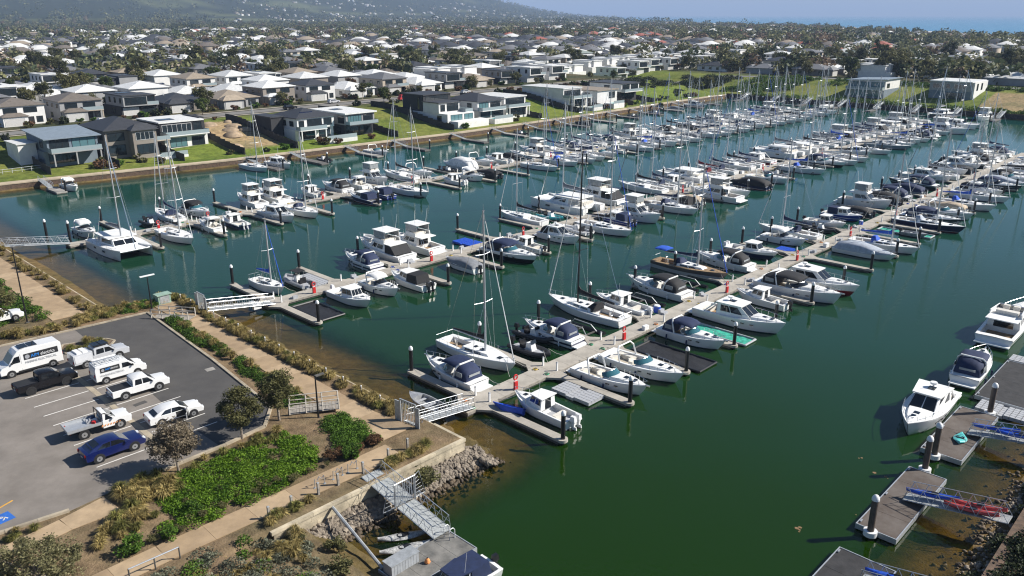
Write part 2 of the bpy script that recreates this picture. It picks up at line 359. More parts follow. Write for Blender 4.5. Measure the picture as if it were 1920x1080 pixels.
sa.data.foreach_set('color', np.repeat(shal.reshape(-1, 1), 4, 1).astype(np.float32).ravel())
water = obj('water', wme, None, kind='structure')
# ---- the open bay beyond the town
m, N, L, bs = node_mat('bay_water')
bs.inputs['Base Color'].default_value = (.03, .20, .36, 1); bs.inputs['Roughness'].default_value = .25; bs.inputs['IOR'].default_value = 1.333
tc = N.new('ShaderNodeTexCoord'); mp = N.new('ShaderNodeMapping'); mp.inputs['Scale'].default_value = (.02, .05, 1)
nz = N.new('ShaderNodeTexNoise'); nz.inputs['Scale'].default_value = 1; nz.inputs['Detail'].default_value = 6
L.new(tc.outputs['Object'], mp.inputs[0]); L.new(mp.outputs[0], nz.inputs['Vector'])
bp = N.new('ShaderNodeBump'); bp.inputs['Strength'].default_value = .5; bp.inputs['Distance'].default_value = 1.0; L.new(nz.outputs['Fac'], bp.inputs['Height']); L.new(bp.outputs[0], bs.inputs['Normal'])
obj('sea', MB().add([(300, 600, -.4), (30000, 600, -.4), (30000, 42000, -.4), (-3000, 42000, -.4), (300, 9000, -.4)], [(0, 1, 2, 3, 4)]), m, kind='structure')
# ================================================================ shared materials
concrete = M('pale_concrete', (.41, .375, .32), .85, var=.10, scale=.6, bump=.25, bscale=14, rnd=.06)
concrete_g = M('grey_concrete', (.34, .32, .29), .88, var=.16, scale=.5, bump=.3, bscale=12, rnd=.05)
walling = M('seawall_concrete', (.50, .43, .31), .9, var=.2, scale=.8, bump=.5, bscale=9, rnd=.10)
dockside = M('dock_fascia', (.10, .095, .085), .8, var=.25, scale=2)
galv = M('galvanised_steel', (.50, .52, .54), .42, metal=.55, var=.08, scale=5)
alu = M('aluminium', (.56, .58, .60), .38, metal=.5, var=.06, scale=4)
mesh_deck = M('grating', (.40, .42, .42), .7, metal=.2, var=.15, scale=8)
blackp = M('black_plastic', (.012, .012, .014), .45, var=.2, scale=3)
whitep = M('white_plastic', (.80, .80, .79), .4, var=.04)
redp = M('red_paint', (.62, .03, .03), .4, var=.08)
bluep = M('blue_plastic', (.02, .09, .55), .45, var=.12)
greyp = M('grey_plastic', (.42, .43, .45), .6, var=.1)
timberg = M('weathered_timber', (.33, .30, .26), .9, var=.2, scale=3, bump=.4)
galvd = M('dull_zinc', (.42, .44, .45), .55, metal=.3, var=.15)
# ================================================================ floating docks
def box_ab(mb, a0, a1, b0, b1, z0, z1):
    return mb.hexa([P(a0, b0, z0), P(a1, b0, z0), P(a1, b1, z0), P(a0, b1, z0), P(a0, b0, z1), P(a1, b0, z1), P(a1, b1, z1), P(a0, b1, z1)])
pile_p = Proto()
pile_p.add('sleeve', MB().cyl((0, 0, -1), .21, 3.9, 12), blackp, smooth=True)
pile_p.add('cap', MB().cyl((0, 0, 2.9), .235, .16, 12).dome((0, 0, 3.06), .235, .30, 12), whitep, smooth=True)
boll_p = Proto()
boll_p.add('post', MB().cbox((0, 0, .45), (.16, .16, .9)), whitep); boll_p.add('lamp', MB().cbox((0, 0, .96), (.2, .2, .12), t=.7), greyp)
safe_p = Proto()   # red hose cabinet with a lifebuoy above
safe_p.add('post', MB().cbox((0, 0, .9), (.1, .1, 1.8)), galv)
safe_p.add('hose_cabinet', MB().cbox((0, .16, .55), (.46, .3, .95)), redp)
mbr = MB(); ring = [(math.cos(k * math.pi / 8), math.sin(k * math.pi / 8)) for k in range(17)]
mbr.tube([(.30 * c, .12, 1.55 + .30 * s_) for c, s_ in ring], .085, 7, cap=False)
safe_p.add('lifebuoy', mbr, redp, smooth=True)
safe_p.add('label_panel', MB().cbox((0, .10, 1.14), (.36, .05, .2)), whitep)
safe_p.add('base', MB().cbox((0, .1, .03), (.8, .6, .06)), concrete)
DOCKS = {}
def dock(key, bc, a0, a1, fa0, fsp, r_end, l_end, label, rskip=(), lskip=(), r_ends=None):
    t = thing('floating_dock', label, 'dock', P(a0, bc, 0), 0, 'floating docks of the marina'); off = P(a0, bc, 0)
    T = Matrix.Translation(-off)
    n = int((a1 - a0) / 2.56); st = (a1 - a0) / n
    me = MB(); box_ab(me, a0 + .012, a0 + st - .012, bc - 1.2, bc + 1.2, .28, .50); me.xform(T); pm = me.mesh('deck_panel', concrete)
    for k in range(n):
        o = obj('deck_panel', pm, None, t); o.location = P(k * st, 0, 0)
    f = MB(); box_ab(f, a0 + .02, a1 - .02, bc - 1.14, bc + 1.14, -.25, .275); obj('float', f.xform(T), dockside, t)
    fas = MB()
    for s in (-1, 1): box_ab(fas, a0, a1, bc + s * 1.23 - .035, bc + s * 1.23 + .035, .20, .46)
    obj('rubbing_strip', fas.xform(T), timberg, t)
    fr, fl = [], []
    for side, end, skip, lst in ((-1, r_end, rskip, fr), (1, l_end, lskip, fl)):
        k = 0; a = fa0
        while a < a1 - 1:
            if k not in skip:
                m_ = MB(); b1 = bc + side * 1.27; lo, hi = sorted((b1, end))
                box_ab(m_, a - .5, a + .5, lo, hi, .26, .49)
                # splayed root of the finger
                pts = [P(a - 1.5, b1), P(a + 1.5, b1), P(a + .5, b1 + side * 1.3), P(a - .5, b1 + side * 1.3)]
                m_.prism([p.xy for p in (pts if side < 0 else pts[::-1])], .25, .486)
                fo = obj('finger', m_.xform(T), concrete, t)
                m_ = MB(); box_ab(m_, a - .46, a + .46, lo + .04, hi - .04, -.2, .255); obj('float', m_.xform(T), dockside, fo)
                m_ = MB(); c = P(a, end + side * .05); m_.cyl((c.x, c.y, .24), .52, .27, 14); obj('pile_guide', m_.xform(T), concrete, fo, smooth=True)
                lst.append(a)
            k += 1; a += fsp
    DOCKS[key] = dict(bc=bc, fr=fr, fl=fl, re=r_end, le=l_end)
    which = {'D': 'nearest', 'C': 'middle', 'B': 'far'}[key]
    for side, lst, end, nm in ((-1, fr, r_end, 'near'), (1, fl, l_end, 'far')):
        for i, a in enumerate(lst):
            pile_p.spawn('mooring_pile', f'black pile with white cap, {ordinal(i)} from shore, {nm} side of {which} dock', 'pile', P(a, end + side * .12, 0), random.random() * 6, 'mooring piles at the finger ends')
            boll_p.spawn('service_pedestal', f'white service pedestal at {ordinal(i)} finger from shore, {nm} side of {which} dock', 'pedestal', P(a + .6, bc + side * 1.0, .50), TH, 'white service pedestals on the docks')
    return t
dock('D', 53.0, 47.6, 262, 50.2, 10.25, 42.0, 63.3, 'long concrete floating dock nearest the camera, boats on both sides', lskip=(10,))
dock('C', 94.0, 50.0, 322, 51.5, 10.9, 83.4, 105.0, 'long concrete floating dock in the middle of the marina', rskip=(1,), lskip=())
dock('B', 144.3, 42.5, 330, 52.8, 11.2, 131.8, 157.2, 'long concrete floating dock closest to the waterfront houses')
SAFE = [('D', x) for x in (54.6, 73.2, 97.0, 118.5, 139.0, 160.5, 184.0, 210.0)] + [('C', x) for x in (57.2, 78.5, 99.5, 150.0, 186.0, 220.0)] + [('B', x) for x in (57.5, 66.9, 92.0, 116.0, 141.5, 164.0)]
for i, (k, a) in enumerate(SAFE):
    d = DOCKS[k]; w = {'D': 'nearest', 'C': 'middle', 'B': 'far'}[k]
    safe_p.spawn('safety_station', f'red hose cabinet and lifebuoy on {w} dock, {ordinal([q for q in SAFE if q[0] == k].index((k, a)))} from shore', 'safety station', P(a, d['bc'] - .85, .50), TH + math.pi, 'red safety stations on the docks', sc=.88)
# a few dock cleats, hoses and boxes
blue_drum = Proto(); blue_drum.add('drum', MB().cyl((0, 0, 0), .45, .85, 14, .48), bluep, smooth=True); blue_drum.add('lid', MB().cyl((0, 0, .85), .44, .12, 14, .36), whitep, smooth=True)
blue_drum.spawn('blue_drum', 'blue plastic drum with white lid at the dock edge', 'drum', P(83.8, 54.6, .5)); blue_drum.spawn('blue_drum', 'blue drum on far side of nearest dock beside covered boats', 'drum', P(148.6, 54.0, .5), sc=.8)
# ================================================================ gangways
def gangway(p0, p1, label, wid=1.35, h=1.15, n=10, gate=True, group='aluminium truss gangways', name='gangway', bays_mat=None):
    p0, p1 = Vector(p0), Vector(p1); d = p1 - p0; Lg = d.length; ang = math.atan2(d.y, d.x); sl = math.atan2(d.z, math.hypot(d.x, d.y))
    t = thing(name, label, 'gangway', p0, 0, group); mt = Matrix.Rotation(ang, 4, 'Z') @ Matrix.Rotation(-sl, 4, 'Y')
    m_ = MB(); m_.box(0, Lg, -wid / 2, wid / 2, 0, .07)
    for k in range(int(Lg / .6)): m_.box(k * .6, k * .6 + .05, -wid / 2, wid / 2, .07, .085)
    obj('walkway', m_.xform(mt), mesh_deck, t)
    for s in (-1, 1):
        m_ = MB(); y = s * (wid / 2 + .05); r = .032
        m_.tube([(0, y, .05), (Lg, y, .05)], r, 5); m_.tube([(.35, y, h), (Lg - .35, y, h)], r, 5); m_.tube([(.2, y, h * .55), (Lg - .2, y, h * .55)], r * .6, 4)
        for k in range(n):
            x0, x1 = Lg * k / n, Lg * (k + 1) / n; xm = (x0 + x1) / 2
            m_.tube([(x0, y, .05), (min(max(xm, .35), Lg - .35), y, h)], r * .75, 4); m_.tube([(min(max(xm, .35), Lg - .35), y, h), (x1, y, .05)], r * .75, 4)
        obj('truss_side', m_.xform(mt), alu, t)
    if gate:
        m_ = MB(); x = -.15
        m_.box(x - .06, x + .06, -wid / 2 - .35, -wid / 2 - .22, -.1, 2.2); m_.box(x - .06, x + .06, wid / 2 + .22, wid / 2 + .35, -.1, 2.2); m_.box(x - .06, x + .06, -wid / 2 - .35, wid / 2 + .35, 2.2, 2.3)
        for k in range(9): m_.box(x - .02, x + .02, -wid / 2 - .2 + k * (wid + .4) / 9, -wid / 2 - .17 + k * (wid + .4) / 9, .05, 2.2)
        obj('gate', m_.xform(Matrix.Rotation(ang, 4, 'Z')), galv, t)
        for y0, y1 in ((wid / 2 + .36, wid / 2 + 1.0), (-wid / 2 - .75, -wid / 2 - .36)): obj('side_screen', MB().box(x - .05, x + .05, y0, y1, 0, 2.0).xform(Matrix.Rotation(ang, 4, 'Z')), galvd, t)
    return t
gangway(P(40.6, 51.9, 2.0), P(48.6, 52.6, .6), 'aluminium gangway with gate leading to the nearest floating dock')
gangway(P(41.6, 93.6, 2.0), P(51.0, 93.4, .6), 'aluminium gangway with gate leading to the middle floating dock')
gangway(P(31.6, 146.2, 2.0), P(43.0, 144.6, .6), 'aluminium gangway with gate leading to the far floating dock')
for k, (a, b) in enumerate([(41.5, 149.6), (44.6, 150.2)]): pass
for lb, a, b in (('black pile standing in open water beside far dock gangway, nearer the shore', 41.6, 151.5), ('black pile in open water beside far dock gangway, nearer the dock', 44.0, 147.6)):
    pile_p.spawn('mooring_pile', lb, 'pile', P(a, b, 0), group='mooring piles at the finger ends', sc=(1, 1, 1.15))
# ================================================================ right bank: private pontoons
grey_deck = M('grey_pontoon_deck', (.135, .115, .10), .85, var=.3, scale=.5, dark=(.07, .05, .038), bump=.2)
black_deck = M('black_pontoon_deck', (.03, .029, .03), .75, var=.25, scale=1.5, bump=.2)
def pontoon(label, a0, a1, b0, b1, mat, kerb=.06, pieces=4):
    t = thing('pontoon', label, 'pontoon', P(a0, b0, 0)); T = Matrix.Translation(-P(a0, b0, 0)); st = (a1 - a0) / pieces
    for k in range(pieces):
        m_ = MB(); box_ab(m_, a0 + k * st + .01, a0 + (k + 1) * st - .01, b0 + .08, b1 - .08, .2, .5); obj('deck_panel', m_.xform(T), mat, t)
    m_ = MB(); box_ab(m_, a0, a1, b0, b0 + .075, .1, .54); box_ab(m_, a0, a1, b1 - .075, b1, .1, .54); box_ab(m_, a0 - .075, a0, b0, b1, .1, .54); box_ab(m_, a1, a1 + .075, b0, b1, .1, .54)
    obj('edge_beam', m_.xform(T), alu, t)
    m_ = MB(); box_ab(m_, a0 + .1, a1 - .1, b0 + .1, b1 - .1, -.3, .19); obj('float', m_.xform(T), blackp, t)
    for a, b in ((a0 + .5, b1 - .2), (a1 - .5, b1 - .2), ((a0 + a1) / 2, b1 - .2)):
        m_ = MB(); c = P(a, b); m_.cbox((c.x, c.y, .58), (.35, .1, .07), TH); m_.cbox((c.x, c.y, .53), (.1, .08, .06), TH); obj('cleat', m_.xform(T), galv, t)
    return t
pontoon('brown stained pontoon with two tall piles on the right bank', 55.8, 67.0, 14.5, 17.5, grey_deck)
pontoon('grey pontoon with a turquoise paddle craft on it', 71.1, 82.2, 14.5, 17.9, grey_deck)
pontoon('black pontoon at the bottom edge of the picture', 41.0, 52.0, 13.2, 17.2, black_deck)
pontoon('black decked pontoon beside the navy canopy cruiser', 86.0, 98.0, 13.0, 17.6, black_deck)
pile_g = Proto(); browns = M('brown_pile_sleeve', (.10, .075, .06), .6, var=.2)
pile_g.add('sleeve', MB().cyl((0, 0, -1), .25, 4.2, 12), browns, smooth=True); pile_g.add('cap', MB().cyl((0, 0, 3.2), .28, .15, 12).dome((0, 0, 3.35), .28, .32, 12), whitep, smooth=True)
pile_g.add('collar', MB().cyl((0, 0, .2), .5, .4, 14), whitep, smooth=True)
for a, b, l in ((55.5, 16.3, 'brown pile with white collar at camera end of brown pontoon'), (67.6, 16.4, 'brown pile with white collar at far end of brown pontoon'), (70.6, 16.6, 'brown pile at camera end of grey pontoon with turquoise craft'), (82.8, 15.4, 'brown pile with white collar between grey pontoon and modular dock')):
    pile_g.spawn('pontoon_pile', l, 'pile', P(a, b, 0), group='piles holding the private pontoons')
gangway(P(61.8, 8.8, 1.9), P(61.8, 16.0, .65), 'gangway carrying kayaks between brown pontoon and right bank', gate=False, n=7, wid=1.2)
gangway(P(76.8, 8.6, 1.9), P(76.8, 15.6, .65), 'gangway with blue kayaks leading off grey pontoon', gate=False, n=7, wid=1.2)
gangway(P(49.4, 8.4, 1.9), P(49.4, 14.6, .65), 'gangway with blue kayak at the bottom edge of the picture', gate=False, n=7, wid=1.2)
kay_p = Proto(); mk = MB(); secs = []
for i in range(13):
    t_ = i / 12; w = .36 * math.sin(math.pi * min(max(t_, .02), .98)) ** .7; x = -1.9 + 3.8 * t_; z = .12 * abs(2 * t_ - 1) ** 3
    secs.append([(x, w * math.cos(q), .17 + z + .17 * math.sin(q)) for q in [k * math.pi / 4 for k in range(8)]])
mk.loft(secs, True, True, True, flip=True); kay_p.add('hull', mk, bluep, smooth=True, ang=60)
kay_p.add('cockpit_rim', MB().tube([(.45 * math.cos(k * math.pi / 6), .21 * math.sin(k * math.pi / 6), .345) for k in range(13)], .03, 5, cap=False), blackp, smooth=True)
kay_p.add('seat', MB().cbox((-.15, 0, .33), (.45, .3, .05)), blackp)
redk = M('faded_red_plastic', (.55, .07, .06), .5, var=.2); teal = M('turquoise_plastic', (.10, .52, .50), .45, var=.1)
for a, b, z, dz, m_, l in ((62.25, 14.2, 1.35, 4, bluep, 'blue kayak resting on the brown pontoon gangway'), (62.2, 11.0, 1.85, 3, redk, 'faded red kayak on the gangway, upper one'), (61.5, 11.3, 1.72, -3, redk, 'faded red kayak on the gangway, lower one'),
                       (77.3, 13.6, 1.5, 3, bluep, 'blue kayak on the grey pontoon gangway, nearer the water'), (76.6, 11.6, 1.8, -4, bluep, 'blue kayak on the grey pontoon gangway, nearer the bank'), (49.8, 12.6, 1.5, 3, bluep, 'blue kayak on the bottom edge gangway')):
    kay_p.spawn('kayak', l, 'kayak', P(a, b, z - .1), TH + R(90 + dz), 'kayaks laid on the gangways', over={'hull': m_}, tilt=(0, R(10), 0))
kay_p.spawn('paddle_craft', 'turquoise paddle craft lying on the grey pontoon', 'paddle craft', P(75.0, 15.8, .5), TH + R(10), over={'hull': teal}, sc=(.55, 1.6, .8))
# ---- modular drive-on docks
def mod_dock(label, a, b, na, nb_, mat, rz=0, pocket=True, sc=.5, group='drive-on docks for small craft', name='drive_on_dock'):
    t = thing(name, label, 'drive-on dock', P(a, b, 0), TH + rz, group)
    cube = MB().cbox((0, 0, .28), (sc * .97, sc * .97, .34), t=.9).mesh('float_block', mat)
    for i in range(na):
        for j in range(nb_):
            o = obj('float_block', cube, None, t); ctr = pocket and nb_ > 3 and j in (nb_ // 2, (nb_ - 1) // 2)
            o.location = ((i - (na - 1) / 2) * sc, (j - (nb_ - 1) / 2) * sc, -.16 if ctr else 0)
    return t
mod_dock('grey modular drive-on dock beside the nearest dock finger', 58.7, 47.2, 5, 10, greyp)
mod_dock('blue modular drive-on dock by empty berth of middle dock', 90.5, 97.6, 6, 9, bluep)
mod_dock('grey modular dock under the inflatable boat', 60.0, 98.8, 9, 12, greyp, pocket=False)
mod_dock('grey modular dock beside black pontoon, camera end', 84.4, 14.6, 5, 9, greyp)
mod_dock('grey modular dock beside black pontoon, far end', 99.6, 15.4, 4, 9, greyp)
mod_dock('bright blue modular float behind red safety station', 123.3, 56.6, 7, 5, bluep, pocket=False)
# ---- folding dry berths: dark or green liners in a floating frame
liner_k = M('black_liner', (.022, .022, .024), .6, var=.3, scale=4, bump=.6, bscale=6); liner_g = M('green_liner', (.05, .42, .30), .6, var=.25, scale=2, bump=.5, bscale=5)
def dry_berth(label, a, b, la, lb, mat):
    t = thing('dry_berth', label, 'dry berth', P(a, b, 0), TH, 'floating dry berths')
    n = 9; V, F = [], []
    for i in range(n):
        for j in range(n + 6):
            V.append(((i / (n - 1) - .5) * la, (j / (n + 5) - .5) * lb, .10 + random.uniform(-.05, .07)))
    for i in range(n - 1):
        for j in range(n + 5): q = i * (n + 6) + j; F.append((q, q + n + 6, q + n + 7, q + 1))
    obj('liner', MB().add(V, F), mat, t, smooth=True)
    m_ = MB(); x, y = la / 2, lb / 2
    for p, q in (((-x, -y), (x, -y)), ((x, -y), (x, y)), ((x, y), (-x, y)), ((-x, y), (-x, -y))): m_.tube([(*p, .16), (*q, .16)], .14, 6)
    obj('float_frame', m_, blackp if mat is liner_k else greyp, t, smooth=True)
dry_berth('black lined empty dry berth beside the large open cruiser', 73.9, 45.6, 3.6, 9.0, liner_k)
dry_berth('green lined dry berth beside the navy canopy cruiser', 83.6, 45.9, 2.6, 9.4, liner_g)
dry_berth('black lined dry berth at shore end of middle dock', 54.2, 87.6, 3.4, 7.2, liner_k)
dry_berth('green lined dry berth beside dark blue hulled yacht', 149.6, 46.4, 2.4, 9.0, liner_g)
# ---- steel boat lifts standing empty between boats
def lift(label, a, b, bow):
    t = thing('boat_lift', label, 'boat lift', P(a, b, 0), TH, 'boat lifts in the berths')
    for s in (-1, 1):
        obj('float_tank', MB().tube([(s * 1.25, -3.2, .1), (s * 1.25, 3.2, .1)], .32, 8), blackp, t, smooth=True)
        m_ = MB(); m_.tube([(s * 1.0, -2.2, .2), (s * .8, -1.4, 1.0), (s * .8, 1.2, 1.05), (s * 1.0, 2.0, .2)], .07, 5); obj('bunk_arm', m_, galvd, t)
    m_ = MB()
    for y in (-2, 0, 2): m_.box(-1.3, 1.3, y - .08, y + .08, .15, .3)
    obj('cross_beam', m_, dockside, t)
lift('empty black boat lift beside small navy canopy cruiser', 72.6, 58.6, 1); lift('empty black boat lift between cabin boat and black canopy cruiser', 86.2, 59.0, 1); lift('empty boat lift beside the dark teak yacht', 97.0, 59.0, 1)
# ================================================================ boats
def gelcoat(name, top, low, zline, stripe=None, rough=.28):
    """Hull paint: topsides, boot stripe and antifouling, split by height above the waterline."""
    m, N, L, bs = node_mat(name)
    tc = N.new('ShaderNodeTexCoord'); sp = N.new('ShaderNodeSeparateXYZ'); L.new(tc.outputs['Object'], sp.inputs[0])
    nz = N.new('ShaderNodeTexNoise'); nz.inputs['Scale'].default_value = .8; L.new(tc.outputs['Object'], nz.inputs['Vector'])
    rp = N.new('ShaderNodeValToRGB'); rp.color_ramp.interpolation = 'CONSTANT'
    mr = N.new('ShaderNodeMapRange'); mr.inputs[1].default_value = -1; mr.inputs[2].default_value = 2; L.new(sp.outputs[2], mr.inputs[0]); L.new(mr.outputs[0], rp.inputs[0])
    e = rp.color_ramp.elements; e[0].position = 0; e[0].color = (*low, 1); e[1].position = (zline + 1) / 3; e[1].color = (*top, 1)
    if stripe:
        for z, c in ((stripe[1], stripe[0]), (stripe[2], top)):
            q = e.new((z + 1) / 3); q.color = (*c, 1)
    mx = N.new('ShaderNodeMix'); mx.data_type = 'RGBA'; mx.blend_type = 'MULTIPLY'; mx.inputs[0].default_value = .07
    L.new(rp.outputs[0], mx.inputs[6]); L.new(nz.outputs['Color'], mx.inputs[7]); L.new(mx.outputs[2], bs.inputs['Base Color'])
    bs.inputs['Roughness'].default_value = rough; bs.inputs['Coat Weight'].default_value = .3
    return m
WH = (.84, .84, .83); NV = (.012, .018, .06); BK = (.012, .012, .014)
H_white = gelcoat('hull_white', WH, (.05, .06, .09), .10)
H_navyline = gelcoat('hull_white_navy_band', WH, BK, .08, (NV, .38, .62))
H_black = gelcoat('hull_black_lower', WH, BK, .62)
H_navy = gelcoat('hull_navy', NV, (.25, .03, .02), .08, (WH, .14, .2))
H_blue = gelcoat('hull_royal_blue', (.02, .04, .25), BK, .08, (WH, .5, .56))
H_red = gelcoat('hull_red_lower', WH, (.22, .012, .02), .62)
H_grey = gelcoat('hull_grey', (.26, .30, .34), BK, .1)
H_dark = gelcoat('hull_charcoal', (.03, .035, .045), BK, .1, (WH, .75, .8))
H_wood = gelcoat('hull_dark_varnished', (.10, .085, .08), (.45, .45, .45), .55)
H_alu = M('bare_aluminium_hull', (.46, .47, .48), .45, metal=.4, var=.15)
deckw = M('deck_white', (.83, .83, .81), .42, var=.05, scale=1.5)
sole = M('cockpit_sole', (.50, .44, .34), .7, var=.15, scale=3)
teak = M('teak_deck', (.33, .22, .12), .75, var=.2, scale=4)
glass = M('tinted_glass', (.012, .015, .018), .06, var=0, spec=.8); glassb = M('blue_glass', (.04, .13, .16), .05, var=0, spec=.8)
clear = M('clear_vinyl', (.30, .32, .33), .15, var=.1)
steel = M('stainless', (.72, .73, .74), .25, metal=.8, var=0)
cush = M('cream_vinyl', (.72, .68, .60), .5, var=.08)
def canvas(n, c): return M(n, c, .8, var=.12, scale=2, bump=.3, bscale=5)
C_navy = canvas('navy_canvas', (.013, .025, .075)); C_black = canvas('black_canvas', (.016, .016, .018)); C_grey = canvas('grey_canvas', (.20, .21, .23)); C_blue = canvas('blue_canvas', (.02, .10, .55))
C_beige = canvas('beige_canvas', (.50, .40, .29)); C_white = canvas('white_canvas', (.75, .75, .74)); C_maroon = canvas('maroon_canvas', (.16, .012, .02)); C_orange = canvas('orange_canvas', (.75, .30, .10)); C_pale = canvas('pale_blue_grey_canvas', (.40, .44, .50)); C_green = canvas('green_canvas', (.02, .30, .14))
motor_w = M('motor_white', (.75, .75, .75), .35, var=.05); motor_k = M('motor_black', (.015, .015, .017), .3, var=.1)
tubeg = M('hypalon_grey', (.28, .29, .31), .6, var=.08); tubek = M('hypalon_black', (.03, .03, .033), .6, var=.1); tubew = M('hypalon_white', (.70, .70, .69), .6, var=.06)
def stations(L, B, f0, f1, full=.5, stern=.9, n=13, pw=2.0, rise=1.7):
    S = []
    for i in range(n):
        t = i / (n - 1)
        if t < full: w = stern + (1 - stern) * math.sin(t / full * math.pi / 2)
        else: w = max(.012, 1 - ((t - full) / (1 - full)) ** pw)
        S.append((t, -L / 2 + L * t, w * B / 2, f0 + (f1 - f0) * t ** rise))
    return S
def hull(S, draft=.45, chine=.82, rake=.9, flare=0.):
    mb = MB(); secs = []
    for t, x, w, z in S:
        k = max(0, (t - .55) / .45); c = chine - .25 * k; xr = x - rake * k ** 2
        xm = x - rake * .45 * k ** 2
        secs.append([(x, w, z), (xm, w * (c + (1 - c) * .55), z * .5), (xr, w * c, .02), (xr - .1 * k, 0, -draft * (1 - .6 * k)), (xr, -w * c, .02), (xm, -w * (c + (1 - c) * .55), z * .5), (x, -w, z)])
    mb.loft(secs, False, True, False, flip=False); return mb
def deck(S, ck=None, wf=.72, depth=.65, crown=.04, raise_=None):
    """Deck cap with an optional sunken cockpit ck = (x0, x1) and an optional raised trunk raise_ = (x0, x1, height, width fraction)."""
    T = []
    xs = [s[1] for s in S]
    def at(x):
        for p, q in zip(S, S[1:]):
            if p[1] <= x <= q[1] + 1e-6:
                f = (x - p[1]) / (q[1] - p[1]); return (x, p[2] + (q[2] - p[2]) * f, p[3] + (q[3] - p[3]) * f)
        return (x, S[-1][2], S[-1][3])
    st = [(s[1], s[2], s[3], 0) for s in S]
    if ck:
        st = [q for q in st if abs(q[0] - ck[0]) > .05 and abs(q[0] - ck[1]) > .05]
        for x, s in ((ck[0] - .01, 0), (ck[0], 1), (ck[1], 1), (ck[1] + .01, 0)):
            if x > xs[0] - .001: st.append((*at(max(x, xs[0])), s))
        st.sort(key=lambda q: (q[0], -q[3] if q[0] > (ck[0] + ck[1]) / 2 else q[3]))
    mb = MB(); secs = []
    for x, w, z, s in st:
        ins = ck and (s or ck[0] < x < ck[1]); c = w * wf; d = depth if ins else -crown
        rr = 0
        if raise_ and raise_[0] < x < raise_[1]:
            u = (x - raise_[0]) / (raise_[1] - raise_[0]); rr = raise_[2] * math.sin(math.pi * min(1, max(0, u)) ** .6) ** .8 if not ins else 0
            c = w * raise_[3] if not ins else c
        zi = z - d + rr
        secs.append([(x, w, z), (x, w * .97, z + .05), (x, c, z + (.05 if ins else .03)), (x, c * (.99 if ins else .85), zi), (x, 0, zi + (0 if ins else crown)), (x, -c * (.99 if ins else .85), zi), (x, -c, z + (.05 if ins else .03)), (x, -w * .97, z + .05), (x, -w, z)])
    mb.loft(secs, False, False, False, flip=True); return mb
def bowrail(S, x0, h=.5, r=.022, inset=.93):
    mb = MB(); pts = [(s[1] - (.05 if s is S[-1] else 0), max(s[2] * inset, .02), s[3]) for s in S if s[1] >= x0]
    top = [(x, y, z + h) for x, y, z in pts]
    path = [(x, -y, z) for x, y, z in top] + [(x, y, z) for x, y, z in top[::-1]]
    mb.tube(path, r, 4)
    for x, y, z in pts[:-1]:
        for s in (-1, 1): mb.tube([(x, s * y, z), (x, s * y, z + h)], r * .8, 4)
    return mb
def outboard(mb, x, y, z):
    mb.cbox((x - .15, y, z + .55), (.62, .42, .5), t=.72); mb.cbox((x - .2, y, z + .05), (.26, .2, .6)); mb.cbox((x - .32, y, z - .35), (.5, .12, .3), t=.8)
    return mb
def hatch(pr, x, y, z, sx=.5, sy=.5): pr.add('hatch', MB().cbox((x, y, z), (sx, sy, .05), t=.92), glass)
def portholes(pr, S, xs, z, h=.11, l=.42):
    for x in xs:
        i = min(range(len(S)), key=lambda k: abs(S[k][1] - x)); w = S[i][2]
        for s in (-1, 1): pr.add('porthole', MB().cbox((x, s * (w * .985), z), (l, .06, h), rz=-s * .10 if x > 0 else 0), glass)
def arch(x, w, z0, z1, lean=.5, th=.16):
    mb = MB(); 
    pts = [(x, -w, z0), (x - lean * .6, -w * .93, z0 + (z1 - z0) * .75), (x - lean, -w * .7, z1), (x - lean, w * .7, z1), (x - lean * .6, w * .93, z0 + (z1 - z0) * .75), (x, w, z0)]
    for p, q in zip(pts, pts[1:]):
        p, q = Vector(p), Vector(q); mb.tube([p, q], th, 5)
    return mb
def shell(xs, ws, zs, base, n=7, open_=False):
    """Canvas skin: arched cross sections at stations xs, half widths ws, crown heights zs, foot height base."""
    secs = []
    for x, w, z, b in zip(xs, ws, zs, base):
        secs.append([(x, w * math.cos(math.pi * k / (n - 1)), b + (z - b) * (math.sin(math.pi * k / (n - 1)) ** .45)) for k in range(n)])
    return MB().loft(secs, False, not open_, not open_)
def screen(x0, w0, z0, ln, rise, lean, th=.03):
    """Wrap-round windscreen: foot on an arc from the sides to the front, leaning aft."""
    lo, hi = [], []
    for k in range(9):
        a = math.pi * (k / 8 - .5); lo.append((x0 + ln * math.cos(a), w0 * math.sin(a), z0 + .02)); hi.append((x0 + ln * math.cos(a) - lean * (.25 + .75 * math.cos(a)), w0 * .88 * math.sin(a), z0 + rise * (.55 + .45 * math.cos(a))))
    return MB().loft([lo, hi]), MB().tube(hi, th, 4)
BOAT = {}
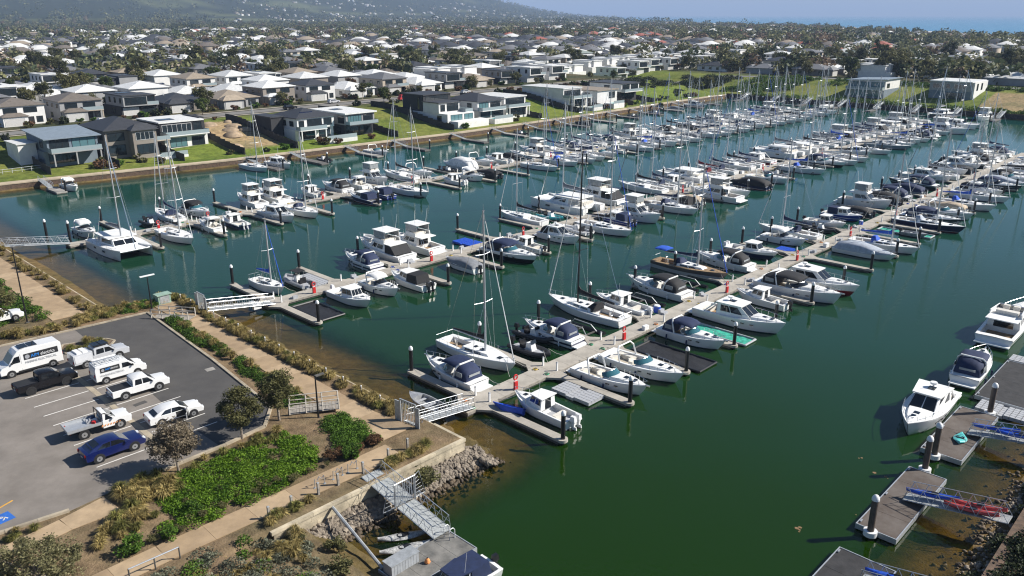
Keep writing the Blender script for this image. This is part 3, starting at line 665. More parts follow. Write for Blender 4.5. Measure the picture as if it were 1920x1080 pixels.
def b_cruiser(key, L=9.0, B=3.0, hm=None, can=None, aft=True, gl=None, top=True, hull_h=(.95, 1.35)):
    p = Proto(); S = stations(L, B, hull_h[0], hull_h[1], .45, .92, pw=2.2)
    p.add('hull', hull(S), hm or H_white, smooth=True, ang=40)
    d = p.add('deck', deck(S, (-L * .40, -L * .02), .80, .55, raise_=(-L * .02, L * .42, .28, .74)), deckw, smooth=True, ang=40)
    p.add('cockpit_sole', MB().box(-L * .395, -L * .03, -B * .34, B * .34, hull_h[0] - .50, hull_h[0] - .46), sole, d)
    p.add('swim_platform', MB().box(-L / 2 - .75, -L / 2 + .02, -B * .40, B * .40, .30, .42), deckw)
    zz = hull_h[0] + .22
    a, f = screen(-L * .03, B * .40, zz + .08, L * .15, .62, .75); w = p.add('windscreen', a, gl or glassb, smooth=True, ang=60); p.add('screen_frame', f, steel, w)
    p.add('helm_seat', MB().cbox((-L * .10, -.5, .95), (.5, .9, .5)).cbox((-L * .125, -.5, 1.25), (.12, .9, .45)), cush)
    p.add('lounge', MB().box(-L * .38, -L * .33, -B * .32, B * .32, .5, 1.0).box(-L * .33, -L * .16, B * .18, B * .32, .5, .95), cush)
    p.add('radar_arch', arch(-L * .20, B * .46, zz - .1, zz + 1.35, .55, .09), deckw, smooth=True)
    p.add('bow_rail', bowrail(S, L * .02), steel); p.add('anchor', MB().cbox((L / 2 + .05, 0, hull_h[1] + .02), (.5, .12, .14)), steel)
    hatch(p, L * .22, 0, hull_h[0] + .57, .5, .5); hatch(p, L * .34, 0, hull_h[1] + .22, .4, .4); portholes(p, S, (L * .06, L * .17), .78)
    for s in (-1, 1):
        for xx in (-L * .3, L * .02): p.add('fender', MB().tube([(xx, s * (B / 2 + .10), .18), (xx, s * (B / 2 + .13), .40), (xx, s * (B / 2 + .10), .72)], .10, 6), whitep if s > 0 else C_navy, smooth=True)
    if can is not None:
        x = [-L * .23, -L * .12, -L * .02, L * .05]
        if top: p.add('bimini', shell(x, [B * .44, B * .43, B * .41, B * .38], [zz + 1.35, zz + 1.42, zz + 1.34, zz + 1.1], [zz + 1.0, zz + 1.1, zz + 1.05, zz + .9]), can, smooth=True, ang=50)
        if aft:
            cb = p.add('cockpit_cover', shell([-L * .41, -L * .39, -L * .30, -L * .22], [B * .40, B * .42, B * .44, B * .45], [zz + .25, zz + .8, zz + 1.25, zz + 1.36], [zz - .15] * 4), can, smooth=True, ang=50)
            for s in (-1, 1): p.add('clear_panel', MB().cbox((-L * .30, s * B * .448, zz + .45), (L * .11, .05, .5)), clear, cb)
            p.add('clear_panel', MB().cbox((-L * .407, 0, zz + .28), (.06, B * .5, .42), ry=R(-12)), clear, cb)
    BOAT[key] = p
b_cruiser('sc_navy', 8.4, 2.9, None, C_navy); b_cruiser('sc_navyline', 8.2, 2.8, H_navyline, C_navy); b_cruiser('sc_black', 9.2, 3.1, None, C_black); b_cruiser('sc_open', 9.8, 3.3, None, None)
b_cruiser('sc_blackhull', 10.2, 3.3, H_black, C_navy); b_cruiser('sc_small', 7.4, 2.6, None, C_white, aft=False, gl=glass); b_cruiser('sc_dark', 9.6, 3.1, H_dark, C_navy, gl=glass)
b_cruiser('sc_big', 11.2, 3.6, None, C_black, gl=glass, hull_h=(1.1, 1.6)); b_cruiser('sc_mark', 8.8, 2.9, None, C_navy, top=False, aft=False)
def b_hardtop(key, L=10., B=3.4, hm=None, roofm=None, hh=(1.05, 1.5), sail=True, rear_open=True):
    p = Proto(); S = stations(L, B, hh[0], hh[1], .45, .93, pw=2.2)
    p.add('hull', hull(S), hm or H_white, smooth=True, ang=40); d = p.add('deck', deck(S, (-L * .42, -L * .16), .8, .6, raise_=(L * .08, L * .44, .25, .7)), deckw, smooth=True, ang=40)
    p.add('cockpit_sole', MB().box(-L * .415, -L * .17, -B * .34, B * .34, hh[0] - .55, hh[0] - .50), teak, d)
    p.add('swim_platform', MB().box(-L / 2 - .9, -L / 2 + .02, -B * .42, B * .42, .32, .46), deckw)
    z0 = hh[0] + .05; c = Cab.raked(-L * .22, L * .20, B * .42, B * .33, z0, z0 + 1.35, 1.75, .15, .20, z0 + 1.30)
    ci = p.add('cabin', c.solid(), deckw); 
    p.add('windscreen', c.pane(c.pane(MB(), 'f', .03, .48, .18, .92), 'f', .52, .97, .18, .92), glass, ci)
    for s in 'sp':
        rng = ((.12, .42), (.46, .80)) if s == 's' else ((.20, .54), (.58, .88))
        for u in rng: p.add('side_window', c.pane(MB(), s, *u, .35, .85), glass, ci)
    r = p.add('hardtop', c.topplate(MB(), .10, .22), roofm or deckw); c2 = MB().cbox((-L * .10, 0, z0 + 1.48), (.7, .6, .04)); p.add('roof_hatch', c2, glass, r)
    p.add('lounge', MB().box(-L * .40, -L * .35, -B * .30, B * .30, .55, 1.05), cush)
    for s in (-1, 1): p.add('roof_strut', MB().tube([(-L * .36, s * B * .40, hh[0]), (-L * .22, s * B * .34, z0 + 1.4)], .07, 5), deckw)
    if not rear_open: p.add('aft_canopy', shell([-L * .42, -L * .40, -L * .30, -L * .22], [B * .40] * 4, [z0 + .5, z0 + .95, z0 + 1.3, z0 + 1.38], [z0 - .05] * 4), C_black, smooth=True, ang=50)
    p.add('bow_rail', bowrail(S, L * .02, .6), steel); hatch(p, L * .27, 0, hh[0] + .58); hatch(p, L * .36, 0, hh[1] + .24, .4, .4); portholes(p, S, (0, L * .10, L * .2), .85)
    p.add('radar', MB().cyl((-L * .13, 0, z0 + 1.45), .08, .3, 6).cyl((-L * .13, 0, z0 + 1.75), .3, .18, 12), deckw, smooth=True)
    p.add('aerial', MB().tube([(-L * .2, B * .3, z0 + 1.4), (-L * .23, B * .32, z0 + 3.6)], .02, 4), whitep)
    BOAT[key] = p
b_hardtop('ht_white', 10.6, 3.5, None); b_hardtop('ht_red', 11.2, 3.6, H_red); b_hardtop('ht_dark', 10.2, 3.4, H_dark); b_hardtop('ht_small', 8.2, 2.9, None, rear_open=False); b_hardtop('ht_black', 9.6, 3.2, H_black, rear_open=False)
def b_fly(key, L=11.5, B=3.9, hm=None, canopy=True, hard=True, dink=False):
    p = Proto(); S = stations(L, B, 1.15, 1.9, .42, .94, pw=2.1)
    p.add('hull', hull(S), hm or H_white, smooth=True, ang=40); d = p.add('deck', deck(S, (-L * .44, -L * .20), .82, .7, raise_=(L * .06, L * .42, .22, .7)), deckw, smooth=True, ang=40)
    p.add('cockpit_sole', MB().box(-L * .435, -L * .205, -B * .35, B * .35, .5, .56), teak, d); p.add('swim_platform', MB().box(-L / 2 - .8, -L / 2 + .02, -B * .43, B * .43, .34, .48), deckw)
    c = Cab.raked(-L * .21, L * .20, B * .42, B * .36, 1.2, 2.5, 1.6, 0, .16); ci = p.add('cabin', c.solid(), deckw)
    p.add('windscreen', c.pane(c.pane(MB(), 'f', .04, .48, .22, .9), 'f', .52, .96, .22, .9), glass, ci)
    for s in 'sp':
        for u in (((.14, .50), (.54, .82)) if s == 's' else ((.18, .46), (.50, .86))): p.add('side_window', c.pane(MB(), s, *u, .38, .88), glass, ci)
    p.add('saloon_door', c.pane(MB(), 'a', .2, .8, .02, .9), glass, ci)
    fb = p.add('flybridge_deck', MB().box(-L * .33, L * .06, -B * .40, B * .40, 2.5, 2.62), deckw)
    co = Cab.raked(-L * .20, L * .07, B * .39, B * .33, 2.62, 3.15, .6, 0, .05); m_ = MB()
    for s, k in (('s', 1), ('f', 1), ('p', 1)): co.pane(m_, s, 0, 1, 0, 1, .09)
    p.add('flybridge_coaming', m_, deckw, fb); p.add('flybridge_seat', MB().box(-L * .16, -L * .10, -B * .28, B * .28, 2.62, 3.1).box(-.1, .5, -.9, -.2, 2.62, 3.2).box(-.1, .5, .2, .9, 2.62, 3.2), cush, fb)
    ht = p.add('bimini' if not hard else 'hardtop', MB().box(-L * .22, L * .06, -B * .36, B * .36, 4.35, 4.45), deckw); m_ = MB()
    for x in (-L * .20, L * .03):
        for s in (-1, 1): m_.tube([(x, s * B * .36, 2.7), (x, s * B * .33, 4.35)], .04, 5)
    p.add('hardtop_frame', m_, steel, ht)
    for s in (-1, 1): p.add('clear_panel', MB().cbox((-L * .085, s * B * .345, 3.8), (L * .22, .03, 1.0)), clear, ht)
    p.add('clear_panel', MB().cbox((L * .045, 0, 3.8), (.03, B * .62, 1.0)), clear, ht)
    if canopy: p.add('aft_canopy', Cab.raked(-L * .42, -L * .215, B * .41, B * .42, 1.25, 2.55, 0, L * .10, .05).solid(), C_black)
    else: p.add('ladder', MB().tube([(-L * .30, B * .25, .6), (-L * .24, B * .25, 2.6)], .04, 4).tube([(-L * .30, B * .15, .6), (-L * .24, B * .15, 2.6)], .04, 4), steel)
    for s in (-1, 1): p.add('aerial', MB().tube([(-L * .15, s * B * .3, 4.4), (-L * .18, s * B * .34, 6.8)], .025, 4), whitep)
    p.add('bow_rail', bowrail(S, -L * .05, .7), steel); portholes(p, S, (0, L * .1, L * .2), 1.15)
    if dink: p.add('tender', MB().tube([(L * .18, -.6, 2.35), (L * .34, -.55, 2.4), (L * .40, 0, 2.45), (L * .34, .55, 2.4), (L * .18, .6, 2.35)], .22, 7).box(L * .18, L * .33, -.5, .5, 2.2, 2.3), tubew, smooth=True)
    else: hatch(p, L * .27, 0, 1.95)
    BOAT[key] = p
b_fly('fb_canopy', 12., 4., canopy=True, dink=True); b_fly('fb_open', 11.2, 3.8, canopy=False); b_fly('fb_small', 9.6, 3.4, canopy=False); b_fly('fb_big', 14., 4.3, canopy=True)
sailm = {}
def b_yacht(key, L=11.5, B=3.6, hm=None, cover=None, mast_h=15., mastm=None, dk=None, sprayhood=None, furl=None, bim=None, nsp=2):
    p = Proto(); f0, f1 = .95, 1.25; mast_h *= 1.1
    S = stations(L, B, f0, f1, .42, .74, pw=1.9, n=15); p.add('hull', hull(S, .5, .86, 1.0), hm or H_white, smooth=True, ang=40)
    d = p.add('deck', deck(S, (-L * .44, -L * .15), .55, .5, raise_=None), dk or deckw, smooth=True, ang=40); p.add('cockpit_sole', MB().box(-L * .43, -L * .16, -B * .22, B * .22, .48, .52), teak, d)
    c = Cab.raked(-L * .14, L * .24, B * .32, B * .20, f0, f0 + .46, .8, .1, .14, f0 + .40); ci = p.add('coachroof', c.solid(), deckw)
    for s in 'sp':
        for u in (((.12, .40), (.46, .70)) if s == 's' else ((.30, .54), (.60, .88))): p.add('cabin_window', c.pane(MB(), s, *u, .35, .8), glass, ci)
    hatch(p, L * .06, 0, f0 + .47, .5, .5); hatch(p, L * .30, 0, f1 + .02, .55, .5); hatch(p, -L * .03, 0, f0 + .50, .4, .4)
    mx = L * .10; mm = mastm or alu
    mi = p.add('mast', MB().tube([(mx, 0, f0), (mx - .12, 0, f0 + mast_h)], .13, 7, .09), mm, smooth=True)
    m_ = MB(); m_.box(mx - .2, mx + .1, -.02, .02, f0 + mast_h, f0 + mast_h + .05); m_.tube([(mx - .1, 0, f0 + mast_h), (mx - .1, 0, f0 + mast_h + .7)], .015, 3); p.add('masthead', m_, steel, mi)
    for k in range(nsp):
        z = f0 + mast_h * ((k + 1) / (nsp + 1) + .04); w = B * (.36 - .08 * k); p.add('spreader', MB().tube([(mx - .25, -w, z + .05), (mx - .05, 0, z), (mx - .25, w, z + .05)], .04, 5), mm, mi)
    b0 = Vector((mx - .15, 0, f0 + 1.55)); b1 = Vector((-L * .36, 0, f0 + 1.45)); bi = p.add('boom', MB().tube([b0, b1], .07, 6), mm)
    cv = MB(); secs = []
    for t_, h in ((0, 1.0), (.06, .62), (.3, .40), (.7, .27), (1, .12)):
        q = b0.lerp(b1, t_); secs.append([(q.x, .13 * math.cos(a), q.z + .08 + (h * .5) + h * .5 * math.sin(a)) for a in [k * math.pi / 3 for k in range(6)]])
    cv.loft(secs, True, True, True); p.add('sail_cover', cv, cover or C_navy, bi, smooth=True)
    m_ = MB(); top = Vector((mx - .1, 0, f0 + mast_h)); bow = Vector((L / 2 - .15, 0, f1 + .1))
    p.add('furled_headsail', MB().tube([bow, bow.lerp(top, .06), bow.lerp(top, .5), bow.lerp(top, .93)], .075, 5, .04), furl or C_white, smooth=True)
    m_.tube([top, (-L / 2 + .1, 0, f0 + .1)], .02, 3); m_.tube([bow, top], .018, 3)
    for s in (-1, 1):
        z1 = f0 + mast_h * (1 / (nsp + 1) + .04); sp = (mx - .25, s * B * .36, z1); m_.tube([(mx - .2, s * B * .44, f0), sp, (mx - .12, 0, f0 + mast_h * .96)], .018, 3); m_.tube([(mx - .6, s * B * .44, f0), (mx - .05, 0, z1)], .014, 3)
    p.add('rigging', m_, steel)
    p.add('pulpit', bowrail(S, L * .30, .6), steel); m_ = MB()
    for s in (-1, 1):
        m_.tube([(x, s * w * .95, z + .55) for t_, x, w, z in S[1:11]], .012, 3)
        for t_, x, w, z in S[1:11:2]: m_.tube([(x, s * w * .95, z), (x, s * w * .95, z + .6)], .018, 4)
    m_.tube([(-L / 2 + .05, -B * .34, f0), (-L / 2 + .05, -B * .34, f0 + .65), (-L / 2 + .05, B * .34, f0 + .65), (-L / 2 + .05, B * .34, f0)], .022, 4); p.add('lifelines', m_, steel)
    p.add('steering_wheel', MB().tube([(-L * .33, .45 * math.cos(k * math.pi / 6), 1.25 + .45 * math.sin(k * math.pi / 6)) for k in range(13)], .025, 4, cap=False).cbox((-L * .32, 0, .9), (.2, .25, .8)), steel)
    if sprayhood: p.add('sprayhood', shell([-L * .17, -L * .13, -L * .08], [B * .30, B * .30, B * .26], [f0 + 1.05, f0 + 1.1, f0 + .55], [f0 + .1] * 3), sprayhood, smooth=True, ang=50)
    if bim: p.add('bimini', shell([-L * .46, -L * .38, -L * .30], [B * .30] * 3, [f0 + 2.0, f0 + 2.12, f0 + 2.0], [f0 + 1.85] * 3), bim, smooth=True, ang=50)
    BOAT[key] = p
b_yacht('sy_white', 11.5, 3.6, None, C_black, 14.5); b_yacht('sy_navycover', 10.8, 3.4, None, C_navy, 13.5, sprayhood=C_navy); b_yacht('sy_blackmast', 12.4, 3.8, H_white, C_black, 17.5, mastm=blackp, sprayhood=C_black)
b_yacht('sy_teak', 11.8, 3.4, H_wood, C_navy, 13.5, dk=teak, sprayhood=C_navy, bim=C_blue, furl=C_blue); b_yacht('sy_small', 7.6, 2.5, None, C_blue, 8.2, nsp=1, furl=C_blue); b_yacht('sy_navy', 11.6, 3.5, H_navy, C_navy, 14., sprayhood=C_pale); b_yacht('sy_blue', 10.6, 3.4, None, C_blue, 13.2, sprayhood=C_blue); b_yacht('sy_maroon', 11.4, 3.5, None, C_maroon, 14.2, sprayhood=C_maroon); b_yacht('sy_grey', 12.2, 3.7, H_grey, C_grey, 15.5, sprayhood=C_grey)
def b_cat(key, L=12.5, B=6.6, mast_h=16., sail=True):
    p = Proto(); S = stations(L, 1.7, 1.35, 1.65, .4, .85, pw=2.0)
    for s in (-1, 1):
        h = hull(S, .4, .9, .35); h.xform(Matrix.Translation((0, s * (B / 2 - .85), 0))); p.add('hull', h, H_white, smooth=True, ang=40)
        dk = deck(S); dk.xform(Matrix.Translation((0, s * (B / 2 - .85), 0))); p.add('side_deck', dk, deckw, smooth=True, ang=40)
        for x in (-L * .15, L * .12): p.add('hull_window', MB().cbox((x, s * (B / 2 - .03), .95), (.9, .06, .28)), glass)
    p.add('bridgedeck', MB().box(-L * .40, L * .20, -B / 2 + 1.2, B / 2 - 1.2, .75, 1.42), deckw)
    c = Cab.raked(-L * .18, L * .20, B * .36, B * .28, 1.42, 2.5, 1.3, 0, .25, 2.45); ci = p.add('cabin', c.solid(), deckw)
    p.add('windscreen', c.pane(c.pane(MB(), 'f', .03, .48, .2, .8), 'f', .52, .97, .2, .8), glass, ci)
    for s in 'sp': p.add('side_window', c.pane(MB(), s, .15, .85, .3, .8), glass, ci)
    p.add('hardtop', MB().box(-L * .36, L * .10, -B * .34, B * .34, 2.56, 2.68), deckw); m_ = MB()
    for s in (-1, 1): m_.tube([(-L * .35, s * B * .32, 1.4), (-L * .35, s * B * .32, 2.56)], .06, 5)
    p.add('hardtop_post', m_, deckw)
    p.add('foredeck', MB().box(L * .20, L * .47, -B / 2 + 1.3, B / 2 - 1.3, 1.30, 1.36), deckw if sail else mesh_deck); p.add('crossbeam', MB().tube([(L * .47, -B / 2 + .8, 1.45), (L * .47, B / 2 - .8, 1.45)], .1, 6), alu)
    p.add('cockpit_seat', MB().box(-L * .39, -L * .34, -B * .26, B * .26, 1.42, 1.9), cush)
    if sail:
        mx = L * .06; z0 = 2.5; mi = p.add('mast', MB().tube([(mx, 0, z0), (mx - .2, 0, z0 + mast_h)], .13, 7, .08), alu, smooth=True)
        for k in (.4, .68): p.add('spreader', MB().tube([(mx - .5, -1.1, z0 + mast_h * k), (mx, 0, z0 + mast_h * k), (mx - .5, 1.1, z0 + mast_h * k)], .04, 5), alu, mi)
        b0 = Vector((mx - .2, 0, z0 + 1.3)); b1 = Vector((-L * .40, 0, z0 + 1.1)); bi = p.add('boom', MB().tube([b0, b1], .1, 6), alu)
        secs = []
        for t_, h in ((0, .9), (.1, .6), (.6, .5), (1, .2)):
            q = b0.lerp(b1, t_); secs.append([(q.x, .2 * math.cos(a), q.z + .1 + h * .5 + h * .5 * math.sin(a)) for a in [k * math.pi / 3 for k in range(6)]])
        p.add('sail_cover', MB().loft(secs, True, True, True), C_grey, bi, smooth=True)
        m_ = MB(); top = (mx - .2, 0, z0 + mast_h * .95); m_.tube([(L * .47, 0, 1.5), top], .07, 4)
        for s in (-1, 1): m_.tube([(-L * .12, s * B * .46, 1.4), top], .02, 3)
        p.add('rigging', m_, steel)
    m_ = MB()
    for s in (-1, 1):
        y = s * (B / 2 - .12); m_.tube([(x, y, 2.0) for x in (-L * .4, 0, L * .4)], .014, 3)
        for k in range(6): x = -L * .4 + k * L * .16; m_.tube([(x, y, 1.4), (x, y, 2.0)], .018, 4)
    p.add('lifelines', m_, steel); BOAT[key] = p
b_cat('cat_sail', 12.6, 6.6); b_cat('cat_power', 12., 5.8, sail=False)
def b_outb(key, L=7.2, B=2.5, hm=None, can=None, n_ob=1, mot=None, roof=True, cov=None):
    p = Proto(); S = stations(L, B, .85, 1.25, .5, .94, pw=2.3)
    p.add('hull', hull(S), hm or H_white, smooth=True, ang=40); d = p.add('deck', deck(S, (-L * .46, -L * .04), .84, .55, raise_=(L * .14, L * .44, .18, .7)), deckw, smooth=True, ang=40); p.add('cockpit_sole', MB().box(-L * .455, -L * .05, -B * .38, B * .38, .35, .39), greyp, d)
    c = Cab.raked(-L * .08, L * .20, B * .40, B * .30, .88, 2.05, .65, .0, .14); ci = p.add('cabin', c.solid(), deckw)
    p.add('windscreen', c.pane(c.pane(c.pane(MB(), 'f', .04, .32, .38, .92), 'f', .36, .64, .38, .92), 'f', .68, .96, .38, .92), glass, ci)
    for s in 'sp':
        for u in ((.08, .46), (.52, .90)): p.add('side_window', c.pane(MB(), s, *u, .42, .9), glass, ci)
    p.add('cabin_door', c.pane(MB(), 'a', .3, .7, .0, .9), glass, ci)
    if roof: p.add('roof', c.topplate(MB(), .09, .16), deckw)
    m_ = MB(); ys = (0,) if n_ob == 1 else (-.35, .35)
    for y in ys: outboard(m_, -L / 2 - .12, y, .55)
    p.add('outboard_motor', m_, mot or motor_k)
    if can: p.add('aft_canopy', Cab.raked(-L * .36, -L * .085, B * .40, B * .42, .95, 2.1, 0, .25, .08).solid(), can)
    p.add('seat_box', MB().box(-L * .30, -L * .24, -B * .3, B * .3, .39, .85), cush); p.add('bow_rail', bowrail(S, L * .1, .45), steel); hatch(p, L * .30, 0, 1.38, .4, .4)
    p.add('aerial', MB().tube([(-.1, B * .3, 2.1), (-.3, B * .32, 3.8)], .018, 4), whitep); BOAT[key] = p
b_outb('ob_white', 7.2, 2.6); b_outb('ob_canopy', 8.2, 2.9, can=C_black, n_ob=2); b_outb('ob_blue', 7.2, 2.6, H_blue, can=C_navy); b_outb('ob_navy', 7.8, 2.7, gelcoat('hull_navy_lower', WH, NV, .72), n_ob=2, mot=motor_w); b_outb('pc_white', 8.2, 2.9, n_ob=1, mot=motor_w); b_outb('ob_whitemotor', 7.4, 2.6, n_ob=2, mot=motor_w); b_outb('pc_navycan', 8.8, 3.0, H_navy, can=C_navy)
def b_rib(key, L=6.0, B=2.3, tm=None, ttop=True):
    p = Proto(); pts = [(-L / 2, -B * .42, .5)] + [(L * .15, -B * .42, .52), (L * .36, -B * .30, .6), (L * .49, 0, .72), (L * .36, B * .30, .6), (L * .15, B * .42, .52), (-L / 2, B * .42, .5)]
    p.add('tube_collar', MB().tube(pts, .27, 8), tm or tubeg, smooth=True); S = stations(L * .94, B * .82, .4, .55, .5, .95); p.add('hull', hull(S, .35), H_grey, smooth=True); p.add('floor', deck(S), greyp)
    c = Cab.raked(-.5, .5, .45, .4, .42, 1.35, .3, .1, .05); ci = p.add('console', c.solid(), whitep); p.add('windscreen', MB().cbox((.3, 0, 1.5), (.05, .8, .4), ry=R(-25)), glass, ci)
    p.add('seat', MB().box(-1.4, -.85, -.45, .45, .42, .95).box(-1.45, -1.35, -.45, .45, .95, 1.35), blackp)
    if ttop:
        t_ = p.add('top', MB().box(-.95, .7, -.75, .75, 2.1, 2.16), C_black)
        for x in (-.7, .4):
            for s in (-1, 1): p.add('top_post', MB().tube([(x, s * .55, .45), (x, s * .6, 2.1)], .03, 4), steel, t_)
    p.add('outboard_motor', outboard(MB(), -L / 2 - .1, 0, .5), motor_k); BOAT[key] = p
b_rib('rib_grey', 6.2, 2.4); b_rib('rib_black', 5.4, 2.2, tubek, False); b_rib('rib_white', 5.6, 2.3, tubew, False); b_rib('rib_teal', 5.2, 2.2, M('hypalon_teal', (.05, .35, .38), .6), False)
def b_covered(key, L=7.2, B=2.5, hm=None, can=None, peak=1.75, ob=True):
    p = Proto(); S = stations(L, B, .8, 1.1, .5, .94, pw=2.3); p.add('hull', hull(S), hm or H_white, smooth=True, ang=40); p.add('deck', deck(S), deckw, smooth=True)
    xs = [-L * .48, -L * .44, -L * .25, -L * .05, L * .12, L * .28, L * .42]; zs = [1.0, peak * .8, peak, peak * 1.02, peak * .85, 1.35, 1.2]
    ws = []
    for x in xs: i = min(range(len(S)), key=lambda k: abs(S[k][1] - x)); ws.append(S[i][2] * 1.01)
    p.add('boat_cover', shell(xs, ws, zs, [.75] * 5 + [.9, 1.0], 9), can or C_grey, smooth=True, ang=60); 
    if ob: p.add('outboard_motor', outboard(MB(), -L / 2 - .12, 0, .55), motor_k)
    p.add('bow_rail', bowrail(S, L * .25, .4), steel); BOAT[key] = p
b_covered('cv_grey', 7.4, 2.6); b_covered('cv_navy', 9.6, 3.2, H_navy, C_black, 2.3); b_covered('cv_beige', 7.2, 2.5, None, C_beige); b_covered('cv_pale', 9.2, 3.0, None, C_pale, 2.0, False); b_covered('cv_black', 7.4, 2.6, H_dark, C_black); b_covered('cv_orange', 10.2, 3.4, None, C_white, 2.7, False); b_covered('cv_bluegrey', 8.8, 2.9, H_grey, C_navy, 2.0)
def b_tinny(key):
    p = Proto(); L = 4.4; S = stations(L, 1.8, .55, .75, .5, .95); p.add('hull', hull(S, .2), H_alu); p.add('gunwale', deck(S, (-L * .46, L * .22), .86, .42), H_alu)
    p.add('thwart', MB().box(-.9, -.6, -.75, .75, .40, .46), greyp); p.add('thwart', MB().box(.4, .7, -.7, .7, .40, .46), greyp); p.add('outboard_motor', outboard(MB(), -L / 2 - .1, 0, .3), motor_k); BOAT[key] = p
b_tinny('tinny')
p = Proto(); S = stations(3.0, 1.1, .45, .6, .5, .85); p.add('hull', hull(S, .2), H_dark, smooth=True); p.add('deck', deck(S), C_black, smooth=True); p.add('seat', MB().cbox((-.4, 0, .75), (1.2, .38, .3), t=.8), C_black); p.add('handlebar', MB().tube([(.35, -.35, 1.0), (.5, 0, .9), (.35, .35, 1.0)], .035, 5).cbox((.5, 0, .7), (.3, .3, .4)), blackp); BOAT['jetski'] = p
DESC = {'sc_navy': ('sports_cruiser', 'white sports cruiser with navy canopy', 'cruiser'), 'sc_navyline': ('sports_cruiser', 'white cruiser with navy hull band and canopy', 'cruiser'), 'sc_black': ('sports_cruiser', 'white sports cruiser with black canopy', 'cruiser'), 'sc_open': ('sports_cruiser', 'open white sports cruiser with aqua windscreen', 'cruiser'), 'sc_blackhull': ('sports_cruiser', 'black-hulled white cruiser with navy canopy', 'cruiser'), 'sc_small': ('runabout', 'small white runabout with white bimini', 'boat'), 'sc_dark': ('sports_cruiser', 'charcoal-hulled cruiser with navy canopy', 'cruiser'), 'sc_big': ('sports_cruiser', 'large white cruiser under black canopy', 'cruiser'), 'sc_mark': ('sports_cruiser', 'white cruiser with aqua windscreen and no canopy', 'cruiser'),
 'ht_white': ('hardtop_cruiser', 'white hardtop cruiser with dark windows', 'cruiser'), 'ht_red': ('hardtop_cruiser', 'white hardtop boat with red lower hull', 'cruiser'), 'ht_dark': ('hardtop_cruiser', 'charcoal-hulled hardtop cruiser', 'cruiser'), 'ht_small': ('hardtop_cruiser', 'small white hardtop cruiser', 'cruiser'), 'ht_black': ('hardtop_cruiser', 'black-hulled hardtop cruiser', 'cruiser'),
 'fb_canopy': ('flybridge_cruiser', 'tall white flybridge cruiser with black aft canopy', 'flybridge cruiser'), 'fb_open': ('flybridge_cruiser', 'tall white flybridge cruiser with open cockpit', 'flybridge cruiser'), 'fb_small': ('flybridge_cruiser', 'short white flybridge cruiser', 'flybridge cruiser'), 'fb_big': ('motor_yacht', 'big white flybridge motor yacht', 'motor yacht'),
 'sy_white': ('sailing_yacht', 'white yacht with black sail cover', 'yacht'), 'sy_navycover': ('sailing_yacht', 'white yacht with navy sail cover', 'yacht'), 'sy_blackmast': ('sailing_yacht', 'white yacht with black mast', 'yacht'), 'sy_teak': ('sailing_yacht', 'dark teak yacht with blue bimini', 'yacht'), 'sy_small': ('sailing_yacht', 'small white yacht with bright blue cover', 'yacht'), 'sy_navy': ('sailing_yacht', 'navy-hulled yacht', 'yacht'), 'sy_blue': ('sailing_yacht', 'white yacht with blue sail cover', 'yacht'), 'sy_maroon': ('sailing_yacht', 'white yacht with maroon sail cover', 'yacht'), 'sy_grey': ('sailing_yacht', 'grey-hulled yacht with grey sail cover', 'yacht'),
 'cat_sail': ('catamaran', 'wide white sailing catamaran', 'catamaran'), 'cat_power': ('catamaran', 'wide white power catamaran', 'catamaran'),
 'ob_white': ('cabin_boat', 'white cabin boat with black outboard', 'boat'), 'ob_canopy': ('cabin_boat', 'cabin boat with black box canopy', 'boat'), 'ob_blue': ('cabin_boat', 'blue-hulled cabin boat with navy canopy', 'boat'), 'ob_navy': ('cabin_boat', 'navy and white cabin boat', 'boat'), 'pc_white': ('pilothouse_boat', 'white pilothouse boat', 'boat'), 'ob_whitemotor': ('cabin_boat', 'white cabin boat with twin white outboards', 'boat'), 'pc_navycan': ('cabin_boat', 'navy-hulled cabin boat with navy canopy', 'boat'),
 'rib_grey': ('inflatable_boat', 'grey inflatable boat with black top', 'boat'), 'rib_black': ('inflatable_boat', 'black inflatable boat', 'boat'), 'rib_white': ('inflatable_boat', 'white inflatable boat', 'boat'), 'rib_teal': ('inflatable_boat', 'teal inflatable boat', 'boat'),
 'cv_grey': ('covered_boat', 'boat under grey cover', 'boat'), 'cv_navy': ('covered_boat', 'navy boat under black cover', 'boat'), 'cv_beige': ('covered_boat', 'boat under beige cover', 'boat'), 'cv_pale': ('covered_boat', 'boat under pale grey cover', 'boat'), 'cv_black': ('covered_boat', 'dark boat under black cover', 'boat'), 'cv_orange': ('covered_boat', 'boat under white and orange cover', 'boat'), 'cv_bluegrey': ('covered_boat', 'grey boat under navy cover', 'boat'), 'tinny': ('dinghy', 'bare aluminium dinghy', 'dinghy'), 'jetski': ('jet_ski', 'dark jet ski', 'jet ski')}
# (centre a, kind, bow out from the dock?, optional extra distance from dock)
DR = [(53.2, 'ob_whitemotor', 0), (63.1, 'sc_mark', 1), (68.2, 'sc_open', 1), (79.2, 'sc_navy', 1), (88.6, 'ht_white', 1), (97.6, 'ob_white', 0), (104.2, 'sc_big', 1), (109.0, 'ht_red', 1), (130.2, 'cv_pale', 1), (136.2, 'sy_blue', 1), (156.4, 'sy_navy', 1), (161.0, 'sc_dark', 1), (168.0, 'sc_open', 1), (173.6, 'cv_beige', 0), (178.6, 'cv_grey', 0), (189.6, 'ob_white', 0), (194.2, 'ht_small', 1), (204.4, 'sc_dark', 1), (209.6, 'cv_pale', 1), (215.6, 'sc_black', 1), (220.6, 'sy_white', 1), (226, 'ht_white', 1), (231, 'sc_navy', 1), (236.5, 'fb_small', 1), (242, 'sc_open', 0), (247.5, 'ht_dark', 1), (253, 'sc_black', 1), (258, 'ob_white', 1)]
